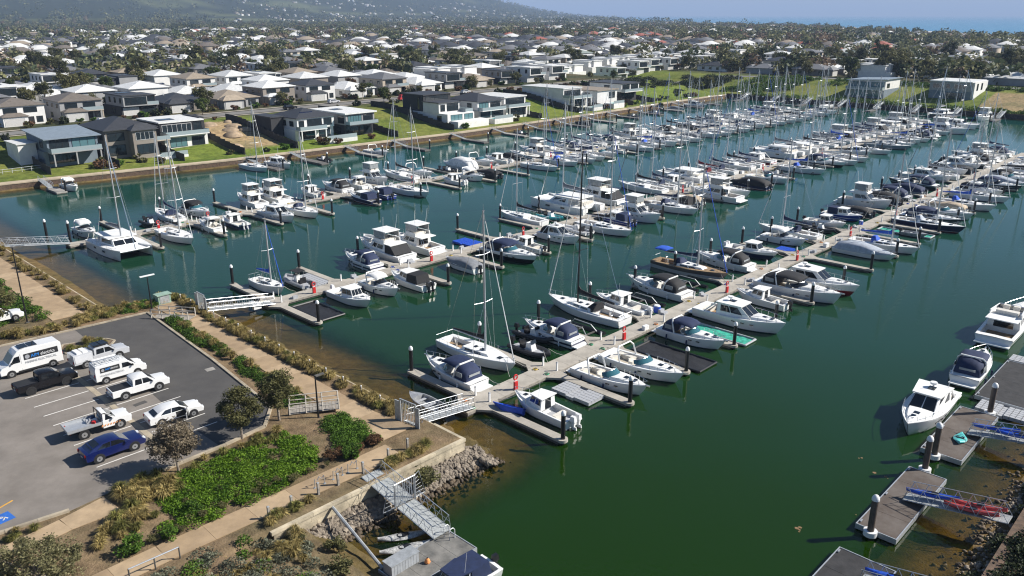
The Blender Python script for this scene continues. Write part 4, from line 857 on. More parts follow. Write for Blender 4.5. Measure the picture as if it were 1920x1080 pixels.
DL = [(52.6, 'sc_navy', 1), (58.0, 'sy_white', 0), (63.4, 'rib_black', 0), (68.4, 'sc_navyline', 1), (77.8, 'sy_blackmast', 1), (82.6, 'pc_white', 1), (91.6, 'sc_black', 1), (102.6, 'sy_teak', 0), (109.6, 'sc_black', 1), (117.6, 'ob_navy', 0), (128.4, 'sc_small', 0), (133.6, 'sy_navycover', 1), (140.4, 'rib_black', 0), (144.4, 'ob_white', 0), (152.2, 'ob_blue', 0), (157.2, 'cv_black', 1), (166.4, 'fb_small', 0), (172.0, 'cv_navy', 1), (176.8, 'sc_dark', 1), (185.6, 'cv_bluegrey', 1), (193.6, 'sc_dark', 1), (204.4, 'ht_white', 0), (209.6, 'sc_open', 0), (215.4, 'ht_small', 0), (219.8, 'cv_black', 1), (226.0, 'ht_black', 0), (231.4, 'ht_dark', 1), (237.4, 'sc_black', 1), (242.4, 'fb_open', 1), (248.4, 'sy_white', 1), (253.6, 'sc_navy', 1), (258.4, 'sy_navycover', 1)]
CR = [(59.6, 'pc_white', 1), (64.8, 'sc_small', 1), (69.8, 'ob_canopy', 0), (80.4, 'cv_grey', 0), (89.6, 'sc_blackhull', 1), (95.0, 'ob_white', 0), (103.0, 'ht_small', 1), (109.0, 'rib_white', 0), (113.2, 'sy_white', 1), (119.6, 'ob_blue', 0), (124.6, 'fb_small', 1), (129.6, 'rib_grey', 0), (135.6, 'sy_navycover', 1), (140.0, 'ob_canopy', 0), (144.0, 'cv_beige', 0), (151.4, 'fb_open', 0), (156.6, 'ht_white', 1), (167.6, 'cv_navy', 0), (176.6, 'sc_open', 1), (184.6, 'rib_grey', 0), (193.6, 'cv_pale', 0), (206.6, 'sc_blackhull', 1), (212.0, 'sc_navy', 1), (218.4, 'cv_black', 0), (230.0, 'pc_white', 1), (235.4, 'sy_white', 1), (247.6, 'sy_grey', 1), (253.6, 'sy_white', 1), (262.0, 'cv_pale', 0), (267.4, 'cv_grey', 0), (275.0, 'sc_dark', 0), (281.0, 'sc_black', 0), (287.6, 'sc_navy', 1), (294, 'fb_big', 1), (303, 'sy_white', 1), (311, 'cat_sail', 1)]
CL = [(54.4, 'sy_small', 0), (58.6, 'rib_grey', 1), (70.6, 'sc_navyline', 1), (76.4, 'fb_canopy', 1), (82.4, 'fb_open', 1), (108.6, 'sy_white', 1), (113.4, 'rib_teal', 0), (122.4, 'cat_sail', 1), (132.6, 'fb_big', 1), (147.6, 'sy_white', 1), (152.6, 'sy_navycover', 1), (157.8, 'pc_white', 1), (164.6, 'cat_power', 1), (172.6, 'sy_maroon', 1), (178.6, 'rib_white', 0), (186.4, 'sy_white', 1), (191.6, 'sc_black', 1), (198.0, 'ht_red', 1), (212.4, 'cat_sail', 1), (221.4, 'cat_power', 1), (230.0, 'sy_white', 1), (236.0, 'fb_small', 1), (242.0, 'sy_grey', 1), (247.4, 'sc_dark', 1), (252.6, 'fb_big', 1), (259.4, 'sy_white', 1), (265.0, 'fb_open', 1), (271.6, 'sy_navycover', 1), (277.6, 'fb_canopy', 1), (284.2, 'sy_white', 1), (290.4, 'cat_power', 1), (300., 'fb_big', 1), (308, 'sy_white', 1), (316, 'fb_canopy', 1)]
BR_ = [(47.9, 'cat_sail', 1), (57.6, 'sy_white', 1), (64.6, 'sc_small', 0), (69.2, 'ob_navy', 0), (77.6, 'ht_white', 1), (83.0, 'sy_navycover', 1), (98.0, 'pc_navycan', 0), (103.2, 'ob_blue', 0), (109.6, 'sy_white', 1), (124.0, 'ob_whitemotor', 0), (130.0, 'sc_small', 1), (135.2, 'cv_black', 0), (151.8, 'sy_white', 1), (160.6, 'sy_blue', 1), (166.6, 'sy_white', 1), (172.0, 'sy_navycover', 1), (178.2, 'sc_open', 1), (186.0, 'ob_white', 0), (193.6, 'rib_grey', 0), (200.0, 'sc_navy', 1), (206.0, 'ht_white', 1), (212.0, 'sy_white', 1), (218.6, 'sy_white', 1), (224.6, 'cv_grey', 0), (230.6, 'fb_open', 0), (237.0, 'fb_small', 1), (243.0, 'sc_open', 1), (249.0, 'sy_white', 1), (255.0, 'sy_navycover', 1), (261.6, 'ht_white', 1), (268, 'sy_white', 1), (274.5, 'sc_navy', 1), (281, 'sy_white', 1), (288, 'fb_open', 1), (295, 'sy_white', 1), (303, 'sc_black', 1), (311, 'sy_white', 1), (319, 'ht_white', 1)]
BL_ = [(47.6, 'sc_small', 0), (58.6, 'rib_black', 0), (63.0, 'sy_navycover', 1), (68.6, 'sc_black', 0), (80.0, 'fb_small', 1), (85.4, 'fb_open', 1), (93.6, 'ob_white', 1), (100.6, 'sc_black', 1), (105.4, 'sc_small', 1), (111.2, 'fb_small', 0), (119.4, 'sy_white', 1), (124.6, 'sc_open', 0), (132.2, 'rib_black', 0), (138.0, 'cv_orange', 1), (145.6, 'sc_open', 0), (151.2, 'pc_white', 1), (156.4, 'cv_black', 0), (161.6, 'sc_open', 1), (167.2, 'fb_open', 1), (173.6, 'sy_white', 1), (179.4, 'sc_navy', 1), (185.0, 'sy_navy', 1), (191.4, 'cv_grey', 1), (197.6, 'sc_navy', 1), (203.4, 'sy_white', 1), (209.6, 'fb_small', 1), (215.6, 'ht_white', 1), (222.0, 'sy_white', 1), (228.4, 'sc_black', 1), (234.6, 'sy_white', 1), (241, 'cv_black', 1), (247.4, 'sy_white', 1), (253.8, 'sy_navy', 1), (260.4, 'fb_open', 1), (267, 'sy_white', 1), (274, 'ht_white', 1), (281, 'sy_white', 1), (288, 'ht_dark', 1), (295.6, 'sy_navycover', 1), (303, 'fb_canopy', 1), (311, 'sy_white', 1), (319, 'sc_navy', 1)]
LEN = {k: max(abs(v.co.x) for v in BOAT[k].p[0][1].vertices) * 2 for k in BOAT}
rope = M('mooring_rope', (.55, .52, .46), .9, var=.1); LINES = {}
def mooring(r, k, out, L):
    if (k, out) not in LINES:
        B = max(abs(v.co.y) for v in BOAT[k].p[0][1].vertices); l = []
        for s in (-1, 1):
            if out: p, q = Vector((-L / 2 + .25, s * B * .85, .98)), Vector((-L / 2 - 1.2, s * (B * .85 + .5), .52))
            else: p, q = Vector((L / 2 - .7, s * B * .35, 1.15)), Vector((L / 2 + .75, s * (B * .5 + .7), .52))
            m_ = (p + q) / 2 - Vector((0, 0, .14)); l.append(MB().tube([p, m_, q], .024, 4).mesh('mooring_line', rope))
        LINES[(k, out)] = l
    for me in LINES[(k, out)]:
        o = bpy.data.objects.new('mooring_line', me); COL.objects.link(o); o.parent = r
COVERS = {'sail_cover': [C_navy, C_black, C_grey, C_blue, C_white, C_navy, C_maroon], 'bimini': None}
_used = set()
def berth(lst, bc, side, where):
    rnd = random.Random(hash(where) % 1 + len(lst) + int(bc)); n = 0
    for i, (a, k, out) in enumerate(lst):
        if a > 175 and not k.startswith(('sy', 'cat')) and rnd.random() < (.22 if bc < 60 else .42): k, out = rnd.choice(['sy_white', 'sy_navycover', 'sy_white', 'sy_blue']), 1
        name, d, cat = DESC[k]; gap = .9 if not k.startswith('rib') else .6
        b = bc + side * (1.25 + gap + LEN[k] / 2 * 1.05); ang = TH + side * math.pi / 2 * (1 if out else -1) + R(rnd.uniform(-1.6, 1.6))
        over = {}
        if k.startswith('sy_white') and a > 60: over['sail_cover'] = rnd.choice([C_black, C_grey, C_navy, C_black, C_white]); over['furled_headsail'] = rnd.choice([C_white, C_white, C_grey, C_blue])
        sc = rnd.uniform(1.02, 1.13) if a > 86 else 1.03
        r_ = BOAT[k].spawn(name, f'{d}, {ordinal(i)} from shore, {where}', cat, P(a + rnd.uniform(-.12, .12), b, 0), ang, 'boats berthed along the floating docks', sc=sc, over=over)
        if a < 170: mooring(r_, k, out, LEN[k])
berth(DR, 53.0, -1, 'near side of nearest dock'); berth(DL, 53.0, 1, 'far side of nearest dock')
berth(CR, 94.0, -1, 'near side of middle dock'); berth(CL, 94.0, 1, 'far side of middle dock')
berth(BR_, 144.3, -1, 'near side of far dock'); berth(BL_, 144.3, 1, 'far side of far dock')
def lone(k, a, b, rz, label, z=0, sc=1, over=None, tilt=None, skip=(), group='boats away from the long docks'):
    name, d, cat = DESC[k]; return BOAT[k].spawn(name, label, cat, P(a, b, z), TH + R(rz), group, sc=sc, over=over, tilt=tilt, skip=skip)
lone('fb_big', 109.6, 20.4, 1, 'large white motor yacht at the right edge, stern towards camera', skip=('hardtop', 'aerial', 'aft_canopy'))
lone('sc_navy', 92.9, 19.6, 3, 'white cruiser with navy canopy moored beside black pontoon', sc=1.08)
lone('ht_white', 78.3, 19.9, 182, 'white hardtop cruiser moored beside grey pontoon, bow towards camera', sc=1.08)
lone('tinny', 46.3, 56.6, 90, 'aluminium dinghy beside navy canopy cruiser at the nearest gangway', sc=1.1)
lone('rib_black', 67.0, 60.6, -88, 'black inflatable tied behind white yacht on nearest dock')
lone('tinny', 148.4, 44.4, -90, 'grey dinghy on green lined dry berth', z=.1)
blue_cover = Proto(); S = stations(3.4, 1.5, .5, .6, .5, .6); blue_cover.add('hull', hull(S, .2), bluep, smooth=True); blue_cover.add('deck', deck(S, (-1.2, .8), .8, .3), bluep, smooth=True)
blue_cover.spawn('dinghy', 'bright blue dinghy at bow of white cabin boat on nearest dock', 'dinghy', P(50.9, 49.6, .25), TH + R(110), tilt=(R(25), 0, 0))
# ================================================================ things left on the docks
step_p = Proto(); step_p.add('lower_step', MB().box(-.45, .45, -.55, 0, 0, .25), greyp); step_p.add('upper_step', MB().box(-.45, .45, 0, .4, 0, .5), greyp)
coil_p = Proto(); coil_p.add('coil', MB().tube([(.28 * math.cos(k * .5) * (1 - k * .006), .28 * math.sin(k * .5) * (1 - k * .006), .03 + k * .003) for k in range(38)], .022, 4), C_blue)
coil_p.add('nozzle', MB().cbox((.3, .12, .04), (.2, .06, .06), 1), blackp)
hose_c = [C_blue, M('yellow_hose', (.60, .42, .03), .6), C_green, C_orange]; HN = ['blue', 'yellow', 'green', 'orange']
box_p = Proto(); box_p.add('box_body', MB().cbox((0, 0, .28), (1.1, .55, .56)), whitep); box_p.add('box_lid', MB().cbox((0, 0, .61), (1.16, .6, .1), t=.92), whitep)
rc = random.Random(17)
for key, w in (('D', 'nearest'), ('C', 'middle'), ('B', 'far')):
    d = DOCKS[key]
    for side, lst, nm in ((-1, d['fr'], 'near'), (1, d['fl'], 'far')):
        for i, a in enumerate(lst):
            if a > 200: continue
            q = rc.random(); b = d['bc'] + side * .85
            if q < .45: step_p.spawn('boarding_step', f'grey boarding step before {ordinal(i)} finger from shore, {nm} side of {w} dock', 'step', P(a + rc.uniform(2.4, 3.2), b, .5), TH + (0 if side > 0 else math.pi), 'boarding steps on the docks', sc=rc.uniform(.8, 1.05))
            if q > .30: c = rc.randrange(4); coil_p.spawn('hose_coil', f'{HN[c]} hose coiled by {ordinal(i)} finger from shore, {nm} side of {w} dock', 'hose', P(a - rc.uniform(.8, 1.6), b, .5), rc.uniform(0, 6), 'hoses coiled on the docks', over={'coil': hose_c[c]})
            if rc.random() < .3: box_p.spawn('dock_box', f'white dock box near {ordinal(i)} finger from shore, {nm} side of {w} dock', 'dock box', P(a - rc.uniform(2.6, 3.4), b + side * .02, .5), TH, 'dock boxes on the docks', sc=rc.uniform(.75, 1))
# ================================================================ near shore: car park, paths, walls, planting
asph = M('old_asphalt', (.25, .222, .195), .92, var=.10, scale=.35, bump=.3, bscale=30, det=8, dark=(.17, .15, .13)); asph2 = M('new_asphalt', (.088, .083, .078), .9, var=.10, scale=.4, bump=.3, bscale=30, det=8, dark=(.062, .059, .057))
kerbm = M('kerb_concrete', (.40, .34, .25), .9, var=.15, scale=1, bump=.2); pathm = M('tan_path', (.37, .265, .16), .92, var=.10, scale=.8, bump=.2, bscale=20, rnd=.05); pathl = M('pale_path_slab', (.43, .315, .195), .9, var=.1, scale=.8, bump=.2)
linep = M('line_paint', (.72, .70, .66), .7, var=.12, scale=6); yellowp = M('yellow_paint', (.70, .36, .05), .7, var=.1); bluepaint = M('blue_paint', (.03, .14, .50), .7, var=.1)
def sheet(name, pts, z, mat, th=.5, parent=None, **kw):
    return obj(name, MB().prism([P(a, b).xy for a, b in pts], z - th, z), mat, parent, **kw)
CPB = [(4, 60.6), (14.3, 59.2), (17.6, 59.6), (27.0, 59.9), (31.0, 60.4), (33.4, 63.4), (34.8, 77.5), (36.1, 97.0)]
car_park = sheet('car_park', CPB + [(27.4, 97.4), (27.2, 80), (26.4, 62), (23.0, 60.0)][:0] + [(27.6, 97.4), (4, 99.2)], 2.26, asph, kind='structure')
sheet('asphalt_resurfacing', [(26.6, 60.0), (31.0, 60.5), (33.3, 63.5), (34.7, 77.5), (36.0, 96.9), (27.8, 97.3), (27.2, 80), (26.4, 66)], 2.266, asph2, .1, kind='structure')
sheet('spoon_drain', [(22.95, 62.6), (23.45, 62.6), (23.45, 84.5), (22.95, 84.5)], 2.272, kerbm, .1, kind='structure')
def strip(mb, a0, b0, a1, b1, w, z0, z1):
    p, q = P(a0, b0), P(a1, b1); d = (q - p).normalized(); n = Vector((-d.y, d.x, 0)) * w / 2
    return mb.hexa([Vector((*c.xy, z0)) for c in (p - n, q - n, q + n, p + n)] + [Vector((*c.xy, z1)) for c in (p - n, q - n, q + n, p + n)])
mk = obj('bay_marking', MB(), linep, kind='structure'); bpy.data.objects.remove(mk)
marks = thing('bay_markings', None, None); marks['kind'] = 'structure'
for b in (84.5, 81.9, 79.3, 76.7, 74.15, 71.6, 69.1, 66.55, 64.05):
    obj('bay_line', strip(MB(), 18.0, b, 22.85, b, .10, 2.255, 2.2775), linep, marks)
for b in (81.9, 79.25, 76.7, 74.25, 71.65, 69.1, 66.65, 64.3):
    obj('bay_line', strip(MB(), 23.6, b, 28.5, b, .10, 2.255, 2.2775), linep, marks)
obj('bay_line', strip(MB(), 9.0, 62.6, 11.8, 63.7, .12, 2.255, 2.2775), yellowp, marks)
sq = thing('disabled_bay_symbol', None, None); sq['kind'] = 'structure'
obj('blue_square', strip(MB(), 9.6, 61.55, 11.2, 61.75, 1.3, 2.255, 2.2775), bluepaint, sq)
wm = MB()
for k in range(10):
    t0, t1 = R(200 - k * 26), R(200 - k * 26 - 26); strip(wm, 10.35 + .33 * math.cos(t0), 61.62 + .33 * math.sin(t0), 10.35 + .33 * math.cos(t1), 61.62 + .33 * math.sin(t1), .08, 2.27, 2.2815)
strip(wm, 10.35, 61.66, 10.35, 62.05, .09, 2.27, 2.2815); strip(wm, 10.35, 61.75, 10.72, 61.70, .09, 2.27, 2.2815); strip(wm, 10.72, 61.70, 10.85, 61.40, .09, 2.27, 2.2815); strip(wm, 10.33, 62.12, 10.43, 62.12, .12, 2.27, 2.2815)
obj('wheelchair_figure', wm, linep, sq)
obj('drain_cover', strip(MB(), 33.0, 75.6, 33.9, 75.5, .8, 2.2, 2.283), concrete_g, kind='structure'); obj('storm_drain', strip(MB(), 22.8, 74.9, 23.7, 74.9, .7, 2.2, 2.283), dockside, kind='structure')
for k, (a, b, w, l, m_) in enumerate(((29.3, 73.2, .5, 1.0, asph2), (30.6, 73.4, .5, .9, asph2), (24.6, 72.9, .6, 1.2, asph2))): obj('asphalt_patch', strip(MB(), a, b, a + l, b + .1, w, 2.2, 2.27), m_, kind='structure')
kerb = thing('kerb', None, None); kerb['kind'] = 'structure'
def kerbs(pts, w=.28, h=2.39, seg=1.8):
    for (a0, b0), (a1, b1) in zip(pts, pts[1:]):
        n = max(1, int(math.hypot(a1 - a0, b1 - b0) / seg))
        for k in range(n):
            f, g = (k + .006) / n, (k + .994) / n
            obj('kerb_stone', strip(MB(), a0 + (a1 - a0) * f, b0 + (b1 - b0) * f, a0 + (a1 - a0) * g, b0 + (b1 - b0) * g, w, 2.1, h), kerbm, kerb)
kerbs(CPB[2:] + [(27.6, 97.5), (4, 99.3)]); kerbs(CPB[:2])
ISL = [(24.6, 90.4), (28.9, 89.6), (29.7, 90.6), (29.2, 91.8), (25.2, 93.4), (24.4, 92.0)]
kerbs(ISL + ISL[:1], .2); sheet('traffic_island', ISL, 2.34, M('island_mulch', (.20, .14, .09), .95, var=.25, scale=3, bump=.6), .2, kind='structure')
# ---- paths (slabs)
def path(name, pts, z, mat, **kw):   # centre line pts with width, cut into slabs
    t = thing(name, None, None); t['kind'] = 'structure'
    for (a0, b0, w0), (a1, b1, w1) in zip(pts, pts[1:]):
        L_ = math.hypot(a1 - a0, b1 - b0); n = max(1, round(L_ / 3.2)); da, db = (a1 - a0) / L_, (b1 - b0) / L_
        for k in range(n):
            f, g = (k + .003) / n, (k + .997) / n; q = []
            for u, s in ((f, -1), (g, -1), (g, 1), (f, 1)):
                w = (w0 + (w1 - w0) * u) / 2 * s; q.append((a0 + (a1 - a0) * u - db * w, b0 + (b1 - b0) * u + da * w))
            sheet('slab', q, z, mat if k % 4 else pathl, .3, t)
path('waterfront_path', [(38.6, 51.2, 3.6), (38.5, 56, 2.6), (38.7, 75, 2.5), (39.1, 101.5, 2.4)], 2.06, pathm)
path('lower_path', [(36.7, 49.2, 2.5), (27, 49.4, 2.2), (17, 49.6, 2.2), (4, 49.4, 2.2)], 2.055, pathm)
path('upper_path', [(29.0, 103.2, 3.6), (29.2, 125, 3.4), (29.6, 200, 3.4)], 2.06, pathm)
path('car_park_footpath', [(16.9, 57.9, 2.8), (13.5, 57.6, 1.9), (4, 56.3, 1.8)], 2.245, pathl)
# ---- sea walls
wall = thing('seawall', 'pale concrete block seawall below the lower path', 'seawall', (0, 0, 0))
rw = random.Random(3)
for row, (z0, z1) in enumerate(((.2, .72), (.735, 1.22), (1.235, 1.70))):
    a = 23.6 - (.7 if row % 2 else 0)
    while a < 42.2:
        w = rw.uniform(1.15, 1.6); a1 = min(a + w, 42.25); d = rw.uniform(0, .035)
        obj('block', box_ab(MB(), a + .008, a1 - .012, 46.42 - d, 46.85, z0, z1), walling, wall); a = a1
for k in range(11): a = 23.4 + k * 1.72; obj('coping', box_ab(MB(), a + .01, a + 1.71, 46.30, 47.0, 1.712, 1.99), walling, wall)
obj('end_block', box_ab(MB(), 41.85, 42.3, 46.9, 50.4, .2, 1.985), walling, wall)
wall2 = thing('retaining_wall', 'low concrete retaining wall with timber edge along the waterfront path', 'wall')
for k in range(19): obj('coping', box_ab(MB(), 41.75, 42.28, 50.45 + k * 2.7, 50.45 + k * 2.7 + 2.68, .3, 1.86), walling, wall2)
for k in range(3): obj('coping', box_ab(MB(), 33.3 + k * 2.8, 33.3 + k * 2.8 + 2.78, 101.9, 102.5, .3, 1.86), walling, wall2)
wall3 = thing('retaining_wall', 'low concrete retaining wall beside the upper path', 'wall')
for k in range(26): obj('coping', box_ab(MB(), 32.75, 33.28, 102.6 + k * 3.6, 102.6 + k * 3.6 + 3.58, .3, 1.86), walling, wall3)
stake_p = Proto(); stake_p.add('stake', MB().cbox((0, 0, .4), (.11, .11, 1.0)), timberg); stake_p.add('stake_top', MB().cbox((0, 0, .95), (.13, .13, .1), t=.5), whitep)
for k in range(16): stake_p.spawn('edge_stake', 'pale timber stake in the grass strip along the waterfront path', 'stake', P(41.2, 54 + k * 3.0, 1.95), TH, 'timber stakes along the waterfront path')
post_p = Proto(); post_p.add('post', MB().cbox((0, 0, .5), (.16, .16, 1.0)), timberg); post_p.add('post_cap', MB().cbox((0, 0, 1.03), (.18, .18, .06), t=.8), galvd)
for k, (a, b) in enumerate(((24.2, 48.0), (26.1, 48.0), (28.5, 48.1), (30.3, 48.1), (32.7, 48.1), (35.4, 48.3), (37.6, 48.5))): post_p.spawn('timber_bollard', f'timber bollard along the lower path, {ordinal(k)} counting towards the gangway', 'bollard', P(a, b, 2.0), TH, 'timber bollards on the lower path')
for k, a in enumerate((29.2, 30.9, 32.3)):
    t = thing('bike_rack', f'bent steel bike rack on the lower path, {ordinal(k)} counting towards the gangway', 'bike rack', P(a, 49.0, 2.06), TH, 'bike racks on the lower path')
    obj('hoop', MB().tube([(-.45, 0, 0), (-.42, 0, .75), (-.2, 0, .55), (0, 0, .82), (.2, 0, .55), (.42, 0, .75), (.45, 0, 0)], .035, 6), galv, t, smooth=True); obj('foot_plate', MB().box(-.55, -.35, -.1, .1, 0, .02), galvd, t); obj('foot_plate', MB().box(.35, .55, -.1, .1, 0, .02), galvd, t)
# ---- lamps
def lamp(label, a, b, h, heads=1, z=2.05):
    t = thing('lamp_post', label, 'lamp post', P(a, b, z), TH, 'dark lamp posts'); obj('pole', MB().tube([(0, 0, 0), (0, 0, h)], .10, 8, .06), blackp, t, smooth=True); obj('base', MB().cbox((0, 0, .06), (.35, .35, .12)), dockside, t)
    for s in ((1,) if heads == 1 else (1, -1)): obj('lamp_head', MB().box(*sorted((0, s * .9)), -.14, .14, h - .02, h + .10), whitep if heads > 1 else dockside, t)
lamp('tall dark lamp post by the upper path at the left edge', 24.9, 104.6, 9.3); lamp('dark lamp post with two white heads at the car park corner', 37.2, 98.4, 4.4, 2); lamp('short dark post beside the boardwalk ramp', 35.4, 58.6, 4.2)
t = thing('utility_cabinet', 'pale green utility cabinet at the head of the waterfront path', 'cabinet', P(39.3, 99.8, 2.0), TH); gcab = M('pale_green_steel', (.30, .42, .34), .5, var=.1)
obj('body', MB().box(-.8, .8, -.5, .5, 0, 1.2), gcab, t); obj('lid', MB().box(-.95, .95, -.65, .65, 1.2, 1.3), gcab, t); obj('door', MB().box(-.6, .6, -.53, -.5, .15, 1.1), galvd, t)
# ---- boardwalk ramps with railings
def boardwalk(label, a0, b0, a1, b1, w, z):
    t = thing('boardwalk_ramp', label, 'boardwalk', P((a0 + a1) / 2, (b0 + b1) / 2, z), 0); o = -t.location; T = Matrix.Translation(o); L_ = math.hypot(a1 - a0, b1 - b0); n = int(L_ / .28); da, db = (a1 - a0) / n, (b1 - b0) / n
    for k in range(n): obj('plank', strip(MB(), a0 + da * (k + .04), b0 + db * (k + .04), a0 + da * (k + .95), b0 + db * (k + .95), w, z - .05, z).xform(T), timberg, t)
    nx, ny = -db * n / L_, da * n / L_
    for s in (-1, 1):
        m_ = MB(); p = [P(a0 + da * k + nx * s * w / 2, b0 + db * k + ny * s * w / 2, z) for k in (0, n // 3, 2 * n // 3, n)]
        for q in p: m_.cbox((q.x, q.y, z + .5), (.1, .1, 1.05), TH)
        for h in (.55, 1.02): m_.tube([q + Vector((0, 0, h)) for q in p], .05, 5)
        obj('railing', m_.xform(T), M('pale_timber_rail', (.52, .48, .42), .8, var=.1), t)
boardwalk('grey boardwalk ramp with railings between trees and waterfront path', 34.2, 61.5, 38.0, 59.2, 1.8, 2.32); boardwalk('boardwalk ramp with pale railings at the car park corner', 36.3, 95.2, 39.0, 91.2, 1.6, 2.32)
# ---- stone revetment
rockm = [M('revetment_stone', (.27, .225, .175), .9, var=.22, scale=1.2, bump=.5, rnd=.28), M('wet_stone', (.13, .095, .06), .8, var=.3, scale=1.2, bump=.5, rnd=.3)]
def rock_mesh(seed, mat):
    r_ = random.Random(seed); bm = bmesh.new(); bmesh.ops.create_icosphere(bm, subdivisions=1, radius=.5); s = (r_.uniform(.8, 1.3), r_.uniform(.7, 1.1), r_.uniform(.5, .8))
    for v in bm.verts: v.co = Vector([c * k * r_.uniform(.75, 1.15) for c, k in zip(v.co, s)])
    me = bpy.data.meshes.new('rock'); bm.to_mesh(me); bm.free(); me.materials.append(mat); return me
RK = [[rock_mesh(k, m_) for k in range(6)] for m_ in rockm]
rev = thing('stone_revetment', 'heap of broken stone at the foot of the pale seawall', 'revetment')
rr = random.Random(11); pts = []
for k in range(4200):
    z_ = rr.random()
    if z_ < .62: a, b = rr.uniform(23.0, 43.6), 46.35 - abs(rr.gauss(0, 1.5)); d = 46.3 - b; top = .72 - .32 * d
    elif z_ < .8: b = rr.uniform(43.5, 50.5); a = 42.3 + abs(rr.gauss(0, 1.1)); d = a - 42.2; top = .62 - .36 * d
    else: a, b = rr.uniform(20.5, 27.5), rr.uniform(36, 46); d = a - 22; top = 1.15 - .24 * d
    if top < -.55 or b < 34 or (a < 23 and b > 46): continue
    pts.append((rr.uniform(.24, .62) * (.85 if top < 0 else 1), a, b, top))
pts.sort(reverse=True)
def put_rock(me, s, a, b, z, par):
    o = bpy.data.objects.new('rock', me); COL.objects.link(o); o.parent = par; o.location = P(a, b, z); o.scale = (s, s, s); o.rotation_euler = (rr.uniform(0, 6), rr.uniform(0, 6), rr.uniform(0, 6)); return o
big = pts[:300]
for s, a, b, z in big: put_rock(RK[0 if z > .12 else 1][rr.randrange(6)], s, a, b, z, rev)
def rock_pile(name, lst, mats, parent=None, **kw):
    V, F, MI = [], [], []; n0 = 0
    src = [np.array([v.co for v in me.vertices]) for me in RK[0]]; fs = np.array([list(p.vertices) for p in RK[0][0].polygons])
    for s, a, b, z in lst:
        v = src[rr.randrange(6)]; m3 = np.array(Matrix.Rotation(rr.uniform(0, 6), 3, 'Z') @ Matrix.Rotation(rr.uniform(0, 6), 3, 'X')); c = P(a, b, z)
        V.append(v @ m3.T * s + np.array(c)); F.append(fs + n0); MI.append(np.full(len(fs), 0 if z > .12 else 1)); n0 += len(v)
    me = npmesh(name, np.concatenate(V), np.concatenate(F), mats); me.polygons.foreach_set('material_index', np.concatenate(MI).astype(np.int32)); return obj(name, me, None, parent, **kw)
rock_pile('small_stones', pts[300:], rockm, rev, kind='stuff')
lst = []
for k in range(2600):
    w = rr.random()
    if w < .6: b = rr.uniform(50, 102); a = 42.2 + abs(rr.gauss(0, 1.0)); d = a - 42
    else: b = rr.uniform(103, 195); a = 33.2 + abs(rr.gauss(0, 1.1)); d = a - 33
    lst.append((rr.uniform(.12, .42), a, b, .56 - .3 * d))
for k in range(1400):
    a = rr.uniform(40, 110); b = 8.6 + abs(rr.gauss(0, 1.6)); lst.append((rr.uniform(.15, .5), a, b, .5 - .26 * (b - 8.6)))
rock_pile('shoreline_stones', lst, rockm, label='scattered brown stones along the shallow shoreline', kind='stuff')
# ---- landing with its two-part gangway
gangway(P(33.0, 47.6, 2.05), P(33.0, 43.2, 1.35), 'upper steel ramp from seawall down to the landing gate', gate=False, n=4, wid=1.6, h=1.1, group='ramps of the small landing')
gangway(P(33.0, 43.1, 1.3), P(33.0, 38.9, .62), 'lower steel ramp from gate down to the landing pontoon', gate=False, n=5, wid=1.6, h=1.1, group='ramps of the small landing')
t = thing('landing_gate', 'steel gate with fan-shaped mesh screens halfway down the landing ramp', 'gate', P(33.0, 43.15, 1.3), TH)
obj('gate_frame', MB().tube([(-1.0, 0, 0), (-1.0, 0, 2.1), (1.0, 0, 2.1), (1.0, 0, 0)], .06, 6), galv, t)
for s in (-1, 1):
    m_ = MB()
    for k in range(7): m_.tube([(s * 1.0, 0, .2 + k * .3), (s * (2.0 - k * .12), .1, .1 + k * .34)], .011, 4)
    m_.tube([(s * 1.0, 0, .1), (s * 2.05, .1, .1), (s * 1.5, .1, 2.2), (s * 1.0, 0, 2.1)], .035, 5); obj('screen', m_, galvd, t)
m_ = MB()
for k in range(9): m_.box(-.9 + k * .22, -.87 + k * .22, -.02, .02, .1, 2.05)
obj('gate_leaf', m_, galv, t)
pontoon('grey concrete landing pontoon below the seawall', 27.4, 33.7, 36.0, 39.2, M('landing_concrete', (.24, .23, .21), .9, var=.2, scale=.7, dark=(.09, .09, .085), bump=.2))
t = thing('strut_pole', 'long galvanised strut from seawall to landing pontoon', 'strut', P(28.6, 46.9, 1.75)); obj('pipe', MB().tube([(0, 0, 0), P(27.6, 39.0, .55) - P(28.6, 46.9, 1.75)], .13, 8), galvd, t, smooth=True); obj('hinge_bracket', MB().cbox((0, 0, 0), (.5, .5, .3), TH), galv, t)
t = thing('dock_locker', 'grey slatted locker on the landing pontoon', 'locker', P(28.7, 38.3, .5), TH); obj('lid', MB().box(-1.25, 1.25, -.5, .55, .8, .86), galvd, t)
for k in range(10): obj('slat', MB().box(-1.2 + k * .24, -.98 + k * .24, -.45, .5, .0, .8), M('locker_grey', (.36, .38, .40), .6, var=.1), t)
t = thing('boarding_ladder', 'pair of white ladder hoops on the landing pontoon edge', 'ladder', P(33.5, 38.4, .5), TH)
for s in (-.3, .3): obj('hoop', MB().tube([(s * 0, s, -.8), (0, s, .7), (-.15, s, .9), (-.4, s, .9), (-.5, s, .7), (-.5, s, 0)], .04, 6), whitep, t, smooth=True)
t = thing('buoy', 'small orange buoy on the landing pontoon', 'buoy', P(30.2, 37.3, .5)); obj('float_body', MB().dome((0, 0, .1), .22, .3).cyl((0, 0, 0), .16, .1, 10), C_orange, t, smooth=True); obj('eye', MB().cbox((0, 0, .42), (.06, .06, .1)), blackp, t)
lone('ob_blue', 30.0, 34.0, 178, 'navy canopy boat moored at landing pontoon, bottom of picture', sc=.9, over={'hull': H_white, 'roof': C_navy})
